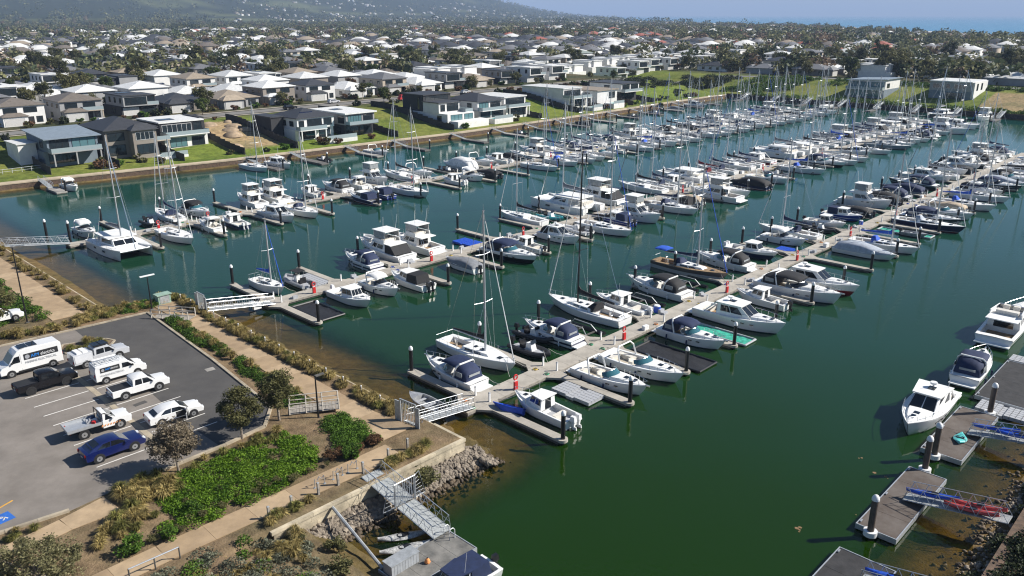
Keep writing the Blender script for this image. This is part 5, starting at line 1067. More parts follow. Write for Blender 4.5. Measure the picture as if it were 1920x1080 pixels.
for k, (a, b, r_) in enumerate(((31.3, 41.4, 150), (30.5, 40.2, 155))): kay_p.spawn('sea_kayak', ('white patterned kayak afloat behind landing, closer to ramp', 'white patterned kayak afloat behind landing, closer to pontoon')[k], 'kayak', P(a, b, -.08), TH + R(r_), 'white kayaks by the landing', over={'hull': M('mottled_white_plastic', (.62, .62, .60), .5, var=.3, scale=6, dark=(.18, .18, .18))}, sc=(1, 1.25, 1))
rail = thing('pipe_rail', 'galvanised pipe rail on posts beside the lower path, bottom of picture', 'rail', P(14.3, 48.3, 2.05)); obj('pipe', MB().tube([(0, 0, .9), P(17.6, 48.2, 2.95) - P(14.3, 48.3, 2.05)], .05, 6), galv, rail, smooth=True)
for k in (0, .5, 1): q = (P(17.6, 48.2) - P(14.3, 48.3)) * k; obj('post', MB().cyl((q.x, q.y, 0), .05, .9, 6), dockside, rail)
# ---- far bank: promenade and stone wall
prom = M('promenade', (.50, .41, .29), .9, var=.12, scale=.4); brownwall = M('brown_stone_wall', (.17, .11, .075), .95, var=.4, scale=2.2, bump=1.0, bscale=3, dark=(.07, .05, .035))
mb1, mb2 = MB(), MB(); aa = list(np.arange(-40, 352, 6.0)) + [351.5]
for a0, a1 in zip(aa, aa[1:]):
    b0, b1 = far_b(a0), far_b(a1)
    for mb, d0, d1, z0, z1 in ((mb1, -.35, 2.3, 1.3, 1.56), (mb2, -.25, .3, -1, 1.31)):
        mb.hexa([P(a0, b0 + d0, z0), P(a1, b1 + d0, z0), P(a1, b1 + d1, z0), P(a0, b0 + d1, z0), P(a0, b0 + d0, z1), P(a1, b1 + d0, z1), P(a1, b1 + d1, z1), P(a0, b0 + d1, z1)])
obj('promenade', mb1, prom, kind='structure'); obj('bank_wall', mb2, brownwall, label='brown stone bank wall along the waterfront houses', cat='wall')
mb = MB(); box_ab(mb, 350.6, 351.6, 8, 197, -1, 1.75); obj('end_wall', mb, M('dark_stone_wall', (.06, .05, .045), .95, var=.4, scale=2, bump=.8), label='dark stone wall closing the far end of the basin', cat='wall')
mb = MB(); box_ab(mb, 30, 180, 7.9, 8.6, -1, 1.5); obj('right_bank_wall', mb, brownwall, label='dark stone wall along the bank of the private pontoons', cat='wall')
# ================================================================ vehicles
def paint(n, c, rough=.3): return M(n, c, rough, var=.03, scale=1, coat=.6)
P_white = paint('car_white', (.78, .78, .77)); P_black = M('car_black', (.008, .008, .010), .22, var=.03, coat=.15, spec=.35); P_silver = paint('car_silver', (.50, .51, .53)); P_blue = paint('car_blue', (.004, .010, .08))
carglass = M('car_glass', (.010, .012, .015), .05, var=0, spec=.9); tyre = M('tyre', (.015, .015, .016), .85, var=.1); rimm = M('alloy', (.45, .46, .47), .35, metal=.7, var=0); trim = M('trim_black', (.02, .02, .021), .6, var=.1); lampw = M('headlamp', (.75, .78, .80), .1, var=0); lampr = M('tail_lamp', (.35, .01, .012), .2, var=0); chrome = M('number_plate', (.6, .6, .58), .4, var=0)
class Veh:
    def __init__(s, name, label, a, b, rz, W, tum, zt, z=2.27, group='vehicles in the car park'):
        s.t = thing(name, label, name.replace('_', ' ').split()[-1], P(a, b, z), TH + R(rz), group); s.W, s.tum, s.zt = W, tum, zt
    def w(s, z): return s.W / 2 * (1 - s.tum * max(0, (z - .9) / (s.zt - .9)))
    def body(s, name, prof, mat, wk=1.0, parent=None, round_=True):
        n = len(prof); k = [s.w(z) * wk for x, z in prof]; mb = MB()
        cx = sum(p[0] for p in prof) / n
        V = []
        for q, f, sh in ((-1, .93, .05), (-1, 1, 0), (1, 1, 0), (1, .93, .05)):
            pass
        rings = []
        for sg, f, ins in ((-1, 1, .06), (-1, .94, 0), (1, .94, 0), (1, 1, .06)):
            cz = sum(p[1] for p in prof) / n
            rings.append([(x + (cx - x) * (ins * .25), sg * w * f, z + (cz - z) * ins) for (x, z), w in zip(prof, k)])
        mb.loft(rings, True, True, True, flip=True)
        return obj(name, mb, mat, parent or s.t, smooth=True, ang=28)
    def side(s, name, poly, mat, sides=(-1, 1), off=.015, wk=1.0, parent=None):
        for g in sides:
            v = [(x, g * (s.w(z) * wk + off), z) for x, z in poly]; u = [(x, g * (s.w(z) * wk - .06), z) for x, z in poly]; n = len(poly)
            mb = MB().add(v + u, [tuple(range(n)) if g < 0 else tuple(range(n - 1, -1, -1))] + [(i, (i + 1) % n, (i + 1) % n + n, i + n) for i in range(n)]); obj(name, mb, mat, parent or s.t)
    def cross(s, name, p0, p1, mat, f=.88, off=.02, parent=None):
        (x0, z0), (x1, z1) = p0, p1; nx, nz = z1 - z0, -(x1 - x0); l = math.hypot(nx, nz); nx, nz = nx / l * off, nz / l * off
        if nz < 0 and abs(nz) > abs(nx) * .2: nx, nz = -nx, -nz
        w0, w1 = s.w(z0) * f, s.w(z1) * f
        a = [(x0 + nx, -w0, z0 + nz), (x0 + nx, w0, z0 + nz), (x1 + nx, w1, z1 + nz), (x1 + nx, -w1, z1 + nz)]; b = [(x - 3 * nx, y, z - 3 * nz) for x, y, z in a]
        return obj(name, MB().add(b + a, [(4, 5, 6, 7), (7, 6, 5, 4)][:1] + [(0, 1, 5, 4), (1, 2, 6, 5), (2, 3, 7, 6), (3, 0, 4, 7)]), mat, parent or s.t)
    def wheels(s, xs, r=.34, rim=None):
        for x in xs:
            for g in (-1, 1):
                y = g * (s.W / 2 - .10)
                obj('wheel_arch', MB().wheelcyl((x, g * (s.W / 2 - .14), r), r + .09, .30), trim, s.t, smooth=True)
                wh = obj('wheel', MB().wheelcyl((x, y, r), r, .24, 18), tyre, s.t, smooth=True); m_ = MB().wheelcyl((x, g * (s.W / 2 + .012), r), r * .62, .03, 16); obj('rim', m_, rim or rimm, wh, smooth=True); obj('hub', MB().wheelcyl((x, g * (s.W / 2 + .03), r), r * .16, .04, 8), trim, wh)
    def lights(s, xf, zf, xr, zr, w=.28, h=.16):
        for g in (-1, 1):
            obj('headlight', MB().cbox((xf, g * s.W * .36, zf), (.16, w, h)), lampw, s.t); obj('tail_light', MB().cbox((xr, g * s.W * .40, zr), (.10, w * .6, h * 1.5)), lampr, s.t)
        obj('number_plate', MB().cbox((xr - .03, 0, zr - .25), (.04, .4, .12)), chrome, s.t); obj('grille', MB().cbox((xf + .04, 0, zf - .16), (.08, s.W * .5, .2)), trim, s.t)
    def mirrors(s, x, z, mat):
        for g in (-1, 1): obj('mirror', MB().cbox((x, g * (s.w(z) + .12), z), (.12, .22, .16)), mat, s.t)
def text(parent, s, loc, size, mat, flip=False, name='lettering', sx=1):
    c = bpy.data.curves.new(name, 'FONT'); c.body = s; c.size = size; c.extrude = .004; c.materials.append(mat)
    o = bpy.data.objects.new(name, c); me = bpy.data.meshes.new_from_object(o); bpy.data.objects.remove(o); o = bpy.data.objects.new(name, me); COL.objects.link(o); o.parent = parent; o.location = loc; o.rotation_euler = (R(90), 0, math.pi if flip else 0); o.scale = (sx, 1, 1); return o
txt_b = M('lettering_blue', (.03, .25, .75), .5, var=0); txt_w = M('lettering_white', (.75, .75, .75), .5, var=0); txt_g = M('lettering_grey', (.33, .34, .36), .5, var=0)
# --- tall sign-written van
v = Veh('delivery_van', 'tall white van with solar panels and marine electrician lettering', 20.6, 89.0, 180, 2.05, .07, 2.62)
v.body('body', [(-2.95, .35), (2.9, .35), (2.95, .85), (2.75, 1.12), (2.1, 1.32), (1.45, 2.25), (1.1, 2.55), (.3, 2.68), (-2.75, 2.62), (-2.95, 2.4)], P_white)
v.cross('windscreen', (2.02, 1.40), (1.48, 2.18), carglass, .86); v.side('cab_window', [(1.0, 1.4), (1.88, 1.4), (1.45, 2.02), (1.0, 2.06)], carglass); v.side('door_seam', [(.9, .5), (.92, .5), (.92, 2.2), (.9, 2.2)], trim, off=.006); v.side('sill', [(-1.6, .34), (1.3, .34), (1.3, .52), (-1.6, .52)], trim)
v.side('sign_panel', [(-2.6, 1.50), (.62, 1.50), (.62, 2.12), (-2.6, 2.12)], trim, off=.012); v.wheels((-1.9, 1.95), .35); v.lights(2.86, .95, -2.94, 1.2); v.mirrors(1.75, 1.5, trim)
for x in (-.1, .75): obj('solar_panel', MB().cbox((x - .4, 0, 2.70), (.75, 1.25, .05)), carglass, v.t)
y = v.w(1.8) + .034
obj('emblem', MB().wheelcyl((.30, y, 1.80), .22, .02, 18), txt_g, v.t); text(v.t, 'AIM', (-.02, y, 1.62), .50, txt_b, True, sx=.92); text(v.t, 'electrics', (-.92, y, 1.62), .50, txt_w, True, sx=.80); text(v.t, 'MARINE ELECTRICAL', (.55, v.w(1.2) + .03, 1.12), .34, txt_g, True, sx=.92)
# --- small sign-written van
v = Veh('delivery_van', 'small white van with roof rack and marine electrician lettering', 26.3, 80.6, -2, 1.95, .10, 1.95)
v.body('body', [(-2.45, .35), (2.4, .35), (2.48, .75), (2.3, 1.0), (1.55, 1.18), (.75, 1.80), (.3, 1.95), (-2.35, 1.95), (-2.45, 1.6)], P_white)
v.cross('windscreen', (1.48, 1.24), (.80, 1.78), carglass, .84); v.side('cab_window', [(.15, 1.22), (1.2, 1.22), (.72, 1.66), (.15, 1.70)], carglass); v.side('sign_panel', [(-1.95, 1.22), (-.1, 1.22), (-.1, 1.70), (-1.95, 1.70)], trim, off=.012); v.cross('rear_door', (-2.46, .7), (-2.38, 1.8), trim, .86); v.wheels((-1.55, 1.5), .33); v.lights(2.36, .85, -2.46, 1.0); v.mirrors(1.1, 1.3, trim)
y = -(v.w(1.45) + .034); obj('emblem', MB().wheelcyl((-1.72, y, 1.46), .15, .02, 16), txt_g, v.t); text(v.t, 'AIM', (-1.5, y, 1.40), .30, txt_b); text(v.t, 'electrics', (-.98, y, 1.40), .30, txt_w, sx=.72); text(v.t, 'MARINE ELECTRICAL', (-1.95, -(v.w(.9) + .03), .86), .25, txt_g, sx=.95)
m_ = MB()
for yy in (-.7, .7): m_.tube([(-2.2, yy, 2.1), (.2, yy, 2.1)], .03, 5)
for k in range(5): m_.tube([(-2.1 + k * .55, -.75, 2.08), (-2.1 + k * .55, .75, 2.08)], .03, 5)
rk = obj('roof_rack', m_, alu, v.t); obj('ladder', MB().box(-2.3, .2, -.35, -.28, 2.14, 2.2).box(-2.3, .2, .02, .09, 2.14, 2.2).box(-1.9, -1.84, -.3, .05, 2.14, 2.2).box(-1.2, -1.14, -.3, .05, 2.14, 2.2).box(-.5, -.44, -.3, .05, 2.14, 2.2), alu, rk); obj('tube_carrier', MB().tube([(-2.2, .45, 2.2), (0, .45, 2.2)], .09, 8), whitep, rk)
# --- utes
def ute(label, a, b, rz, mat, tray, L=5.3, cab=4, name='utility_truck', rim=None):
    v = Veh(name, label, a, b, rz, 1.88, .16, 1.85); h = L / 2; cb = -.75 if cab == 4 else .15
    v.body('body', [(-.9 if tray != 'flat' else cb - .05, .42), (h, .42), (h + .03, .8), (h - .08, 1.02), (h - 1.25, 1.12), (-.9 if tray != 'flat' else cb - .05, 1.08)], mat)
    cabb = v.body('cabin', [(cb, 1.02), (h - 1.15, 1.08), (h - 1.95, 1.72), (h - 2.35, 1.82), (cb + .25, 1.82), (cb + .05, 1.70)], mat, .97)
    v.cross('windscreen', (h - 1.25, 1.15), (h - 1.92, 1.70), carglass, .82, parent=cabb); v.cross('rear_window', (cb - .0, 1.22), (cb + .07, 1.66), carglass, .78, parent=cabb)
    if cab == 4:
        m_ = h - 1.95 - .55; v.side('door_window', [(m_ + .06, 1.15), (h - 1.5, 1.15), (h - 1.98, 1.62), (m_ + .06, 1.66)], carglass, wk=.97, parent=cabb); v.side('door_window', [(cb + .2, 1.15), (m_ - .03, 1.15), (m_ - .03, 1.66), (cb + .30, 1.66)], carglass, wk=.97, parent=cabb)
    else: v.side('door_window', [(cb + .2, 1.15), (h - 1.5, 1.15), (h - 1.98, 1.62), (cb + .30, 1.66)], carglass, wk=.97, parent=cabb)
    v.wheels((-1.55 * L / 5.3, 1.6 * L / 5.3), .39, rim); v.lights(h - .02, .86, -h, .85); v.mirrors(h - 1.55, 1.22, mat)
    if tray in ('tub', 'cover'):
        tb = v.body('tub', [(-h, .45), (-.86, .45), (-.86, 1.08), (-h, 1.08)], mat); obj('tub_liner' if tray == 'tub' else 'tonneau_cover', MB().box(-h + .08, -.84, -.78, .78, 1.05, 1.095), trim, tb)
        v.cross('tailgate_seam', (-h - .005, .55), (-h - .005, .98), mat, .9)
    elif tray == 'canopy':
        tb = v.body('service_body', [(-h, .55), (-.86, .55), (-.86, 1.62), (-h, 1.62)], mat); v.side('canopy_door', [(-h + .12, .75), (-1.0, .75), (-1.0, 1.5), (-h + .12, 1.5)], M('canopy_panel', (.60, .61, .63), .35, var=.04), parent=tb, wk=1.0)
        obj('roof_tray', MB().box(-.6, .9, -.7, .7, 1.92, 1.97), trim, v.t)
        for x in (-.3, .45): obj('solar_panel', MB().cbox((x, 0, 2.0), (.62, 1.2, .04)), carglass, v.t)
        for x in (-2.1, -1.5): obj('roof_box', MB().cbox((x, 0, 1.70), (.5, 1.4, .14), t=.9), whitep, tb)
    else:
        tb = obj('tray', MB().box(-h - .2, cb - .12, -.98, .98, .86, .95), alu, v.t)
        m2 = MB().box(-h - .2, cb - .12, -1.0, -.96, .9, 1.15).box(-h - .2, cb - .12, .96, 1.0, .9, 1.15).box(-h - .24, -h - .2, -1, 1, .9, 1.15); obj('tray_side', m2, alu, tb); obj('chassis', MB().box(-h, cb, -.4, .4, .45, .86), trim, v.t)
        obj('headboard', MB().tube([(cb - .15, -.9, .95), (cb - .15, -.9, 1.9), (cb - .15, .9, 1.9), (cb - .15, .9, .95)], .04, 5), trim, v.t)
        for k, (x, y, m3, s) in enumerate(((cb - .5, .3, C_navy, .5), (cb - .6, -.35, redp, .35), (cb - .45, -.05, whitep, .4), (cb - .9, .1, greyp, .45))): obj('tool_bag', MB().cbox((x, y, .95 + s * .3), (s, s * .9, s * .6), k, t=.8), m3, tb)
        for k in range(7):
            x = -.05 + k * .24; v.side('stripe', [(x, .62), (x + .12, .62), (x + .2, .76), (x + .08, .76)], C_orange, off=.02)
    return v
ute('silver utility truck with canopy body and rooftop solar panels', 26.4, 86.0, 2, P_silver, 'canopy', 5.6); ute('black utility truck with open tub', 20.3, 83.2, 1, P_black, 'tub', 5.4, rim=trim); ute('white twin cab utility truck with black tonneau cover', 26.2, 75.5, -3, P_white, 'cover', 5.3); ute('white single cab utility truck with flat tray and orange stripes', 20.6, 70.4, -3, P_white, 'flat', 5.0, cab=2)
# --- white sedan, front door open
v = Veh('sedan_car', 'white sedan with its front door open', 26.2, 67.8, -5, 1.84, .22, 1.46)
v.body('body', [(-2.4, .34), (2.35, .34), (2.42, .62), (2.2, .82), (1.2, .95), (-1.7, 1.0), (-2.35, .96), (-2.42, .7)], P_white)
cb = v.body('cabin', [(-2.0, .95), (1.2, .92), (.35, 1.40), (-.2, 1.47), (-.9, 1.45), (-1.45, 1.28)], P_white, .95); v.cross('windscreen', (1.1, .98), (.38, 1.38), carglass, .82, parent=cb); v.cross('rear_window', (-1.42, 1.26), (-1.95, 1.0), carglass, .78, off=-.02, parent=cb)
v.side('door_window', [(-.45, 1.0), (.92, 1.0), (.3, 1.33), (-.35, 1.37)], carglass, wk=.95, parent=cb); v.side('rear_door_window', [(-1.4, 1.02), (-.52, 1.0), (-.42, 1.37), (-.95, 1.33)], carglass, wk=.95, parent=cb)
v.side('open_doorway', [(-.1, .45), (.95, .45), (.95, .96), (-.1, .96)], trim, (-1,), off=.018)
v.wheels((-1.4, 1.42), .33); v.lights(2.33, .66, -2.38, .78); v.mirrors(.75, 1.0, P_white)
d = obj('open_door', MB().prism([(0, -.03), (-1.02, -.03), (-1.02, .03), (0, .03)], .42, .97), P_white, v.t); d.location = (.95, -.92, 0); d.rotation_euler = (0, 0, R(62)); obj('door_glass', MB().box(-.9, -.15, -.015, .015, .97, 1.3), carglass, d); obj('door_card', MB().box(-.95, -.08, -.05, -.035, .48, .9), trim, d)
# --- dark blue fastback
v = Veh('suv_car', 'dark blue fastback wagon with silver wheels', 19.9, 65.5, 0, 1.96, .24, 1.58)
v.body('body', [(-2.38, .36), (2.35, .36), (2.42, .68), (2.15, .92), (1.15, 1.02), (-1.9, 1.08), (-2.36, 1.02), (-2.44, .72)], P_blue)
cb = v.body('cabin', [(-2.15, 1.02), (1.2, 1.0), (.4, 1.48), (-.2, 1.58), (-1.0, 1.52), (-1.75, 1.28)], P_blue, .95); v.cross('windscreen', (1.1, 1.05), (.42, 1.46), carglass, .82, parent=cb); v.cross('rear_window', (-1.15, 1.47), (-1.85, 1.22), carglass, .76, off=-.02, parent=cb)
v.side('door_window', [(-.35, 1.08), (.95, 1.06), (.32, 1.40), (-.28, 1.46)], carglass, wk=.95, parent=cb); v.side('rear_door_window', [(-1.45, 1.12), (-.42, 1.08), (-.35, 1.46), (-.95, 1.42)], carglass, wk=.95, parent=cb); v.wheels((-1.42, 1.42), .37); v.lights(2.33, .76, -2.40, .86); v.mirrors(.75, 1.08, P_blue)
# --- white wagon half hidden by a tree at the left edge
v = Veh('wagon_car', 'white car half hidden by a tree at the left edge', 22.6, 106.6, 0, 1.9, .2, 1.6); v.body('body', [(-2.4, .36), (2.35, .36), (2.42, .7), (2.2, .92), (1.2, 1.02), (-2.36, 1.04), (-2.42, .72)], P_white); cb = v.body('cabin', [(-2.3, 1.0), (1.25, 1.0), (.45, 1.5), (-.1, 1.6), (-1.9, 1.58)], P_white, .95); v.cross('windscreen', (1.15, 1.06), (.48, 1.48), carglass, .82, parent=cb); v.side('door_window', [(-.3, 1.08), (.95, 1.06), (.35, 1.45), (-.25, 1.48)], carglass, wk=.95, parent=cb); v.side('rear_door_window', [(-1.9, 1.08), (-.38, 1.08), (-.33, 1.48), (-1.75, 1.46)], carglass, wk=.95, parent=cb); v.wheels((-1.42, 1.42), .35); v.lights(2.33, .76, -2.40, .86); v.mirrors(.8, 1.1, P_white)
# ================================================================ vegetation
rng = np.random.default_rng(5)
def leaf_quads(C, size, up=.35, rng=rng, asp=.5):
    """One randomly turned leaf-like quad per centre."""
    n = len(C); s = size * rng.uniform(.6, 1.3, n)[:, None]
    d = rng.normal(size=(n, 3)); d[:, 2] *= up; d /= np.linalg.norm(d, axis=1)[:, None]
    e = rng.normal(size=(n, 3)); e -= d * (e * d).sum(1)[:, None]; e /= np.linalg.norm(e, axis=1)[:, None]
    V = np.stack([C - d * s, C + e * s * asp, C + d * s, C - e * s * asp], 1).reshape(-1, 3); F = np.arange(4 * n).reshape(n, 4); return V, F
def crown_pts(n, K, rx, ry, rz, cz, cl, rng, hollow=.5, flat=.0):
    """n leaf centres gathered in K clumps spread through an ellipsoid."""
    u = rng.normal(size=(K, 3)); u /= np.linalg.norm(u, axis=1)[:, None]; r = hollow + (1 - hollow) * rng.random(K) ** .6
    c = u * r[:, None] * np.array([rx, ry, rz]); c[:, 2] = np.maximum(c[:, 2], -rz * .75) + cz
    w = rng.dirichlet(np.full(K, 2.2)); ids = rng.choice(K, n, p=w); g = rng.normal(size=(n, 3)); g /= np.linalg.norm(g, axis=1)[:, None]
    return c[ids] + g * (rng.random(n) ** .45)[:, None] * cl * rng.uniform(.7, 1.25, K)[ids][:, None] * np.array([1, 1, .75]), c
bark = M('bark_grey', (.30, .25, .20), .9, var=.25, scale=4, bump=.6); barkd = M('bark_dark', (.10, .08, .06), .9, var=.25, scale=4, bump=.6)
L_olive = leafmat('olive_leaves', (.040, .042, .015), (.20, .19, .075)); L_green = leafmat('green_leaves', (.018, .045, .006), (.12, .22, .025)); L_brown = leafmat('brownish_leaves', (.06, .048, .032), (.27, .22, .15)); L_dark = leafmat('dark_leaves', (.008, .014, .006), (.05, .065, .025)); L_grey = leafmat('grey_green_leaves', (.05, .055, .035), (.24, .25, .17)); L_euc = leafmat('gum_leaves', (.024, .030, .010), (.13, .13, .045)); L_bright = leafmat('bright_ground_cover', (.03, .085, .004), (.17, .29, .02)); L_straw = leafmat('straw_blades', (.13, .10, .03), (.46, .36, .14), rnd=.25); L_rust = leafmat('rusty_leaves', (.05, .03, .015), (.22, .12, .06))
def tree_proto(n, K, rx, ry, rz, cz, cl, size, lm, bm_, trunk_r=.2, limbs=5, seed=1, hollow=.5):
    g = np.random.default_rng(seed); C, cen = crown_pts(n, K, rx, ry, rz, cz, cl, g, hollow); V, F = leaf_quads(C, size, rng=g, asp=.5 if size < .2 else .85, up=.35 if size < .2 else .8); p = Proto()
    mb = MB(); rr_ = random.Random(seed); top = cz - rz * .35; mb.tube([(0, 0, -.3), (rr_.uniform(-.1, .1), rr_.uniform(-.1, .1), top * .5), (rr_.uniform(-.3, .3), rr_.uniform(-.3, .3), top)], trunk_r, 7, trunk_r * .55)
    for k in range(limbs):
        q = cen[k % len(cen)]; mb.tube([(0, 0, top * rr_.uniform(.55, .95)), ((q[0]) * .5, q[1] * .5, (top + q[2]) * .5), tuple(q)], trunk_r * .5, 5, trunk_r * .12)
    p.add('trunk', mb, bm_, smooth=True); p.add('crown', npmesh('crown', V, F, lm), lm); return p
# ---- the three trees by the car park, and the big shrub in the corner
tree_proto(9000, 60, 1.75, 1.75, 1.45, 2.75, .62, .10, L_brown, bark, .11, 14, 3, .35).spawn('bushy_tree', 'round brownish tree by the blue car', 'tree', P(22.4, 58.8, 2.2), 0, 'trees between car park and path')
tree_proto(9000, 60, 1.55, 1.55, 1.7, 2.9, .55, .10, L_olive, bark, .12, 14, 4, .35).spawn('bushy_tree', 'upright olive green tree at the car park corner, middle of three', 'tree', P(28.6, 60.0, 2.2), 1, 'trees between car park and path')
tree_proto(9000, 60, 1.6, 1.6, 1.8, 3.2, .55, .10, L_olive, bark, .13, 14, 5, .35).spawn('bushy_tree', 'dark olive tree beside the boardwalk ramp', 'tree', P(32.6, 60.6, 2.2), 2, 'trees between car park and path')
tree_proto(12000, 90, 4.2, 3.0, 2.3, 1.7, .8, .12, leafmat('dusty_olive_leaves', (.075, .072, .028), (.30, .28, .14)), bark, .15, 16, 6, .5).spawn('spreading_shrub', 'large dusty olive shrub in the bottom corner beside the path', 'shrub', P(10.2, 52.7, 1.9), 0, sc=.72)
tree_proto(9000, 60, 2.4, 2.4, 2.2, 4.0, .8, .12, L_olive, bark, .16, 14, 8, .35).spawn('bushy_tree', 'olive tree at the left edge in front of the white car', 'tree', P(21.2, 103.6, 2.1), 0)
# ---- tussock grasses
def tussock(seed, h=.75, r=.55, n=170):
    g = np.random.default_rng(seed); V, F = [], []
    for i in range(n):
        a = g.uniform(0, 2 * np.pi); lean = g.uniform(.15, 1.0); l = h * g.uniform(.7, 1.2); o = np.array([np.cos(a), np.sin(a), 0]); b = o * g.uniform(0, .16); t = np.array([-np.sin(a), np.cos(a), 0]) * .022
        m_ = b + o * r * lean * .45 + np.array([0, 0, l * (1 - .12 * lean)]) * .72; e = b + o * r * lean * 1.15 + np.array([0, 0, l * (1 - .62 * lean)])
        k = len(V); V += [b - t, b + t, m_ + t * .9, m_ - t * .9, e]; F += [(k, k + 1, k + 2, k + 3), (k + 3, k + 2, k + 4, k + 4)]
    V = np.array(V); me = bpy.data.meshes.new('blades'); me.from_pydata([tuple(v) for v in V], [], [f if f[2] != f[3] else f[:3] for f in F]); me.materials.append(L_straw); me.update(); p = Proto(); p.add('blades', me, None); p.add('crown_base', MB().dome((0, 0, -.05), .2, .22, 7), L_straw); return p
TUS = [tussock(k, .8 - .06 * (k % 3), .6) for k in range(5)]
L_tusg = leafmat('olive_blades', (.06, .06, .015), (.26, .25, .07), rnd=.25)
def tuss(n, reg, label, group, smin=.7, smax=1.3, green=.3, z=2.05):
    for k in range(n):
        a, b = reg()
        TUS[random.randrange(5)].spawn('grass_tussock', label, 'grass tussock', P(a, b, z), random.uniform(0, 6), group, sc=random.uniform(smin, smax), over={'blades': L_tusg} if random.random() < green else None)
U_ = random.uniform
tuss(95, lambda: (U_(40.4, 41.6), U_(54, 101.5)), 'straw coloured tussock in the strip between waterfront path and wall', 'tussocks along the waterfront path', .7, 1.25, .12, 1.95)
tuss(30, lambda: (U_(36.4, 37.3), U_(64, 91)), 'straw coloured tussock beside the car park kerb and waterfront path', 'tussocks by the car park kerb', .7, 1.3, .35, 2.15)
tuss(60, lambda: (U_(20.5, 36), U_(98.6, 101.8)), 'straw coloured tussock behind the top kerb of the car park', 'tussocks behind the top kerb', .8, 1.5, .35)
tuss(16, lambda: (U_(34, 41.5), U_(99.5, 101.8)), 'straw coloured tussock at the corner of the basin', 'tussocks at the basin corner', .8, 1.4, .25, 1.95)
tuss(14, lambda: (U_(24.9, 28.6), U_(90.3, 92.2)), 'tussock planted on the traffic island', 'tussocks on the traffic island', .7, 1.2, .35, 2.3)
tuss(24, lambda: (U_(17.4, 21.5), U_(55.5, 59.3)), 'large straw tussock at the bottom kerb of the car park', 'tussocks at the bottom kerb', .9, 1.6, .3, 2.15)
tuss(16, lambda: (U_(14.2, 18.4), U_(53.0, 55.6)), 'straw tussock beside the car park footpath', 'tussocks by the footpath', .8, 1.4, .4, 2.15)
tuss(22, lambda: (random.choice((U_(34.2, 40.5), U_(23.5, 28.2))), U_(47.1, 48.0)), 'brownish tussock between lower path and seawall', 'tussocks on the seawall edge', .8, 1.35, .3, 1.95)
tuss(9, lambda: (U_(5.5, 13), U_(58.1, 59.2)), 'small dark tussock in the kerb bed near the blue bay', 'tussocks near the blue bay', .6, .9, .7, 2.15)
tuss(14, lambda: (U_(22.6, 33), U_(60.1, 61.4) if False else U_(57.6, 59.6)), 'straw tussock under the car park trees', 'tussocks under the trees', .7, 1.2, .3, 2.15)
VV, FF = [], []; src = [([v.co.copy() for v in t_.p[0][1].vertices], [tuple(p_.vertices) for p_ in t_.p[0][1].polygons]) for t_ in TUS]
for k in range(190):
    a, b, z = (U_(31.2, 32.7), U_(103, 175), 1.95) if k < 90 else ((U_(40.4, 41.6), U_(54, 101.5), 1.95) if k < 160 else (U_(15, 25), U_(41, 47), 1.5))
    v, f = src[k % 5]; mt = Matrix.Translation(P(a, b, z)) @ Matrix.Rotation(U_(0, 6), 4, 'Z') @ Matrix.Scale(U_(.7, 1.3), 4); n0 = len(VV); VV += [tuple(mt @ q) for q in v]; FF += [tuple(i + n0 for i in q) for q in f]
obj('dry_grass', MB().add(VV, FF), L_straw, label='dry straw coloured grass between the tussocks and along the upper path', kind='stuff')
# ---- ground cover (leaf masses)
from mathutils.geometry import delaunay_2d_cdt
def inpoly(pts, a, b):
    c = False; j = len(pts) - 1
    for i in range(len(pts)):
        if (pts[i][1] > b) != (pts[j][1] > b) and a < (pts[j][0] - pts[i][0]) * (b - pts[i][1]) / (pts[j][1] - pts[i][1]) + pts[i][0]: c = not c
        j = i
    return c
def mass(name, polys, mat, per, leaf, h=.5, r=.8, lf=260, z=2.15, label=None, kind='stuff', seed=1, zf=None):
    g = np.random.default_rng(seed); Vs, Fs, n0 = [], [], 0
    for pl in polys:
        a0, a1 = min(p[0] for p in pl), max(p[0] for p in pl); b0, b1 = min(p[1] for p in pl), max(p[1] for p in pl)
        for k in range(int((a1 - a0) * (b1 - b0) * per)):
            a, b = g.uniform(a0, a1), g.uniform(b0, b1)
            if not inpoly(pl, a, b): continue
            n = int(lf * g.uniform(.6, 1.3)); u = g.normal(size=(n, 3)); u /= np.linalg.norm(u, axis=1)[:, None]; u[:, 2] = np.abs(u[:, 2]); rr_ = r * g.uniform(.6, 1.25); hh = h * g.uniform(.6, 1.35)
            c = P(a, b, (zf(a, b) if zf else z)); C = u * (g.random(n) ** .3)[:, None] * np.array([rr_, rr_, hh]) + np.array(c)
            V, F = leaf_quads(C, leaf, .5, g); Vs.append(V); Fs.append(F + n0); n0 += len(V)
    return obj(name, npmesh(name, np.concatenate(Vs), np.concatenate(Fs), mat), None, label=label, kind=kind)
mass('ground_cover', [[(18.2, 51.6), (20.1, 50.9), (26.0, 50.9), (30.0, 51.2), (32.2, 53.2), (31.6, 58.6), (27.4, 58.6), (21.0, 57.6), (19.2, 54.6)]], L_bright, 2.5, .085, .42, .75, 300, label='bright green ground cover filling the bed below the car park trees', seed=2)
mass('ground_cover', [[(19.2, 51.6), (26.0, 51.2), (31.4, 53.2), (31.0, 57.8), (22.0, 57.0)]], L_olive, .3, .08, .5, .55, 180, label='olive plants mixed into the bright green ground cover', seed=12)
mass('ground_cover', [[(34.3, 57.0), (36.8, 57.6), (37.0, 54.2), (36.5, 51.2), (33.4, 52.0)]], L_green, 2.8, .085, .6, .8, 300, label='green ground cover in the bed beside the path corner', seed=3)
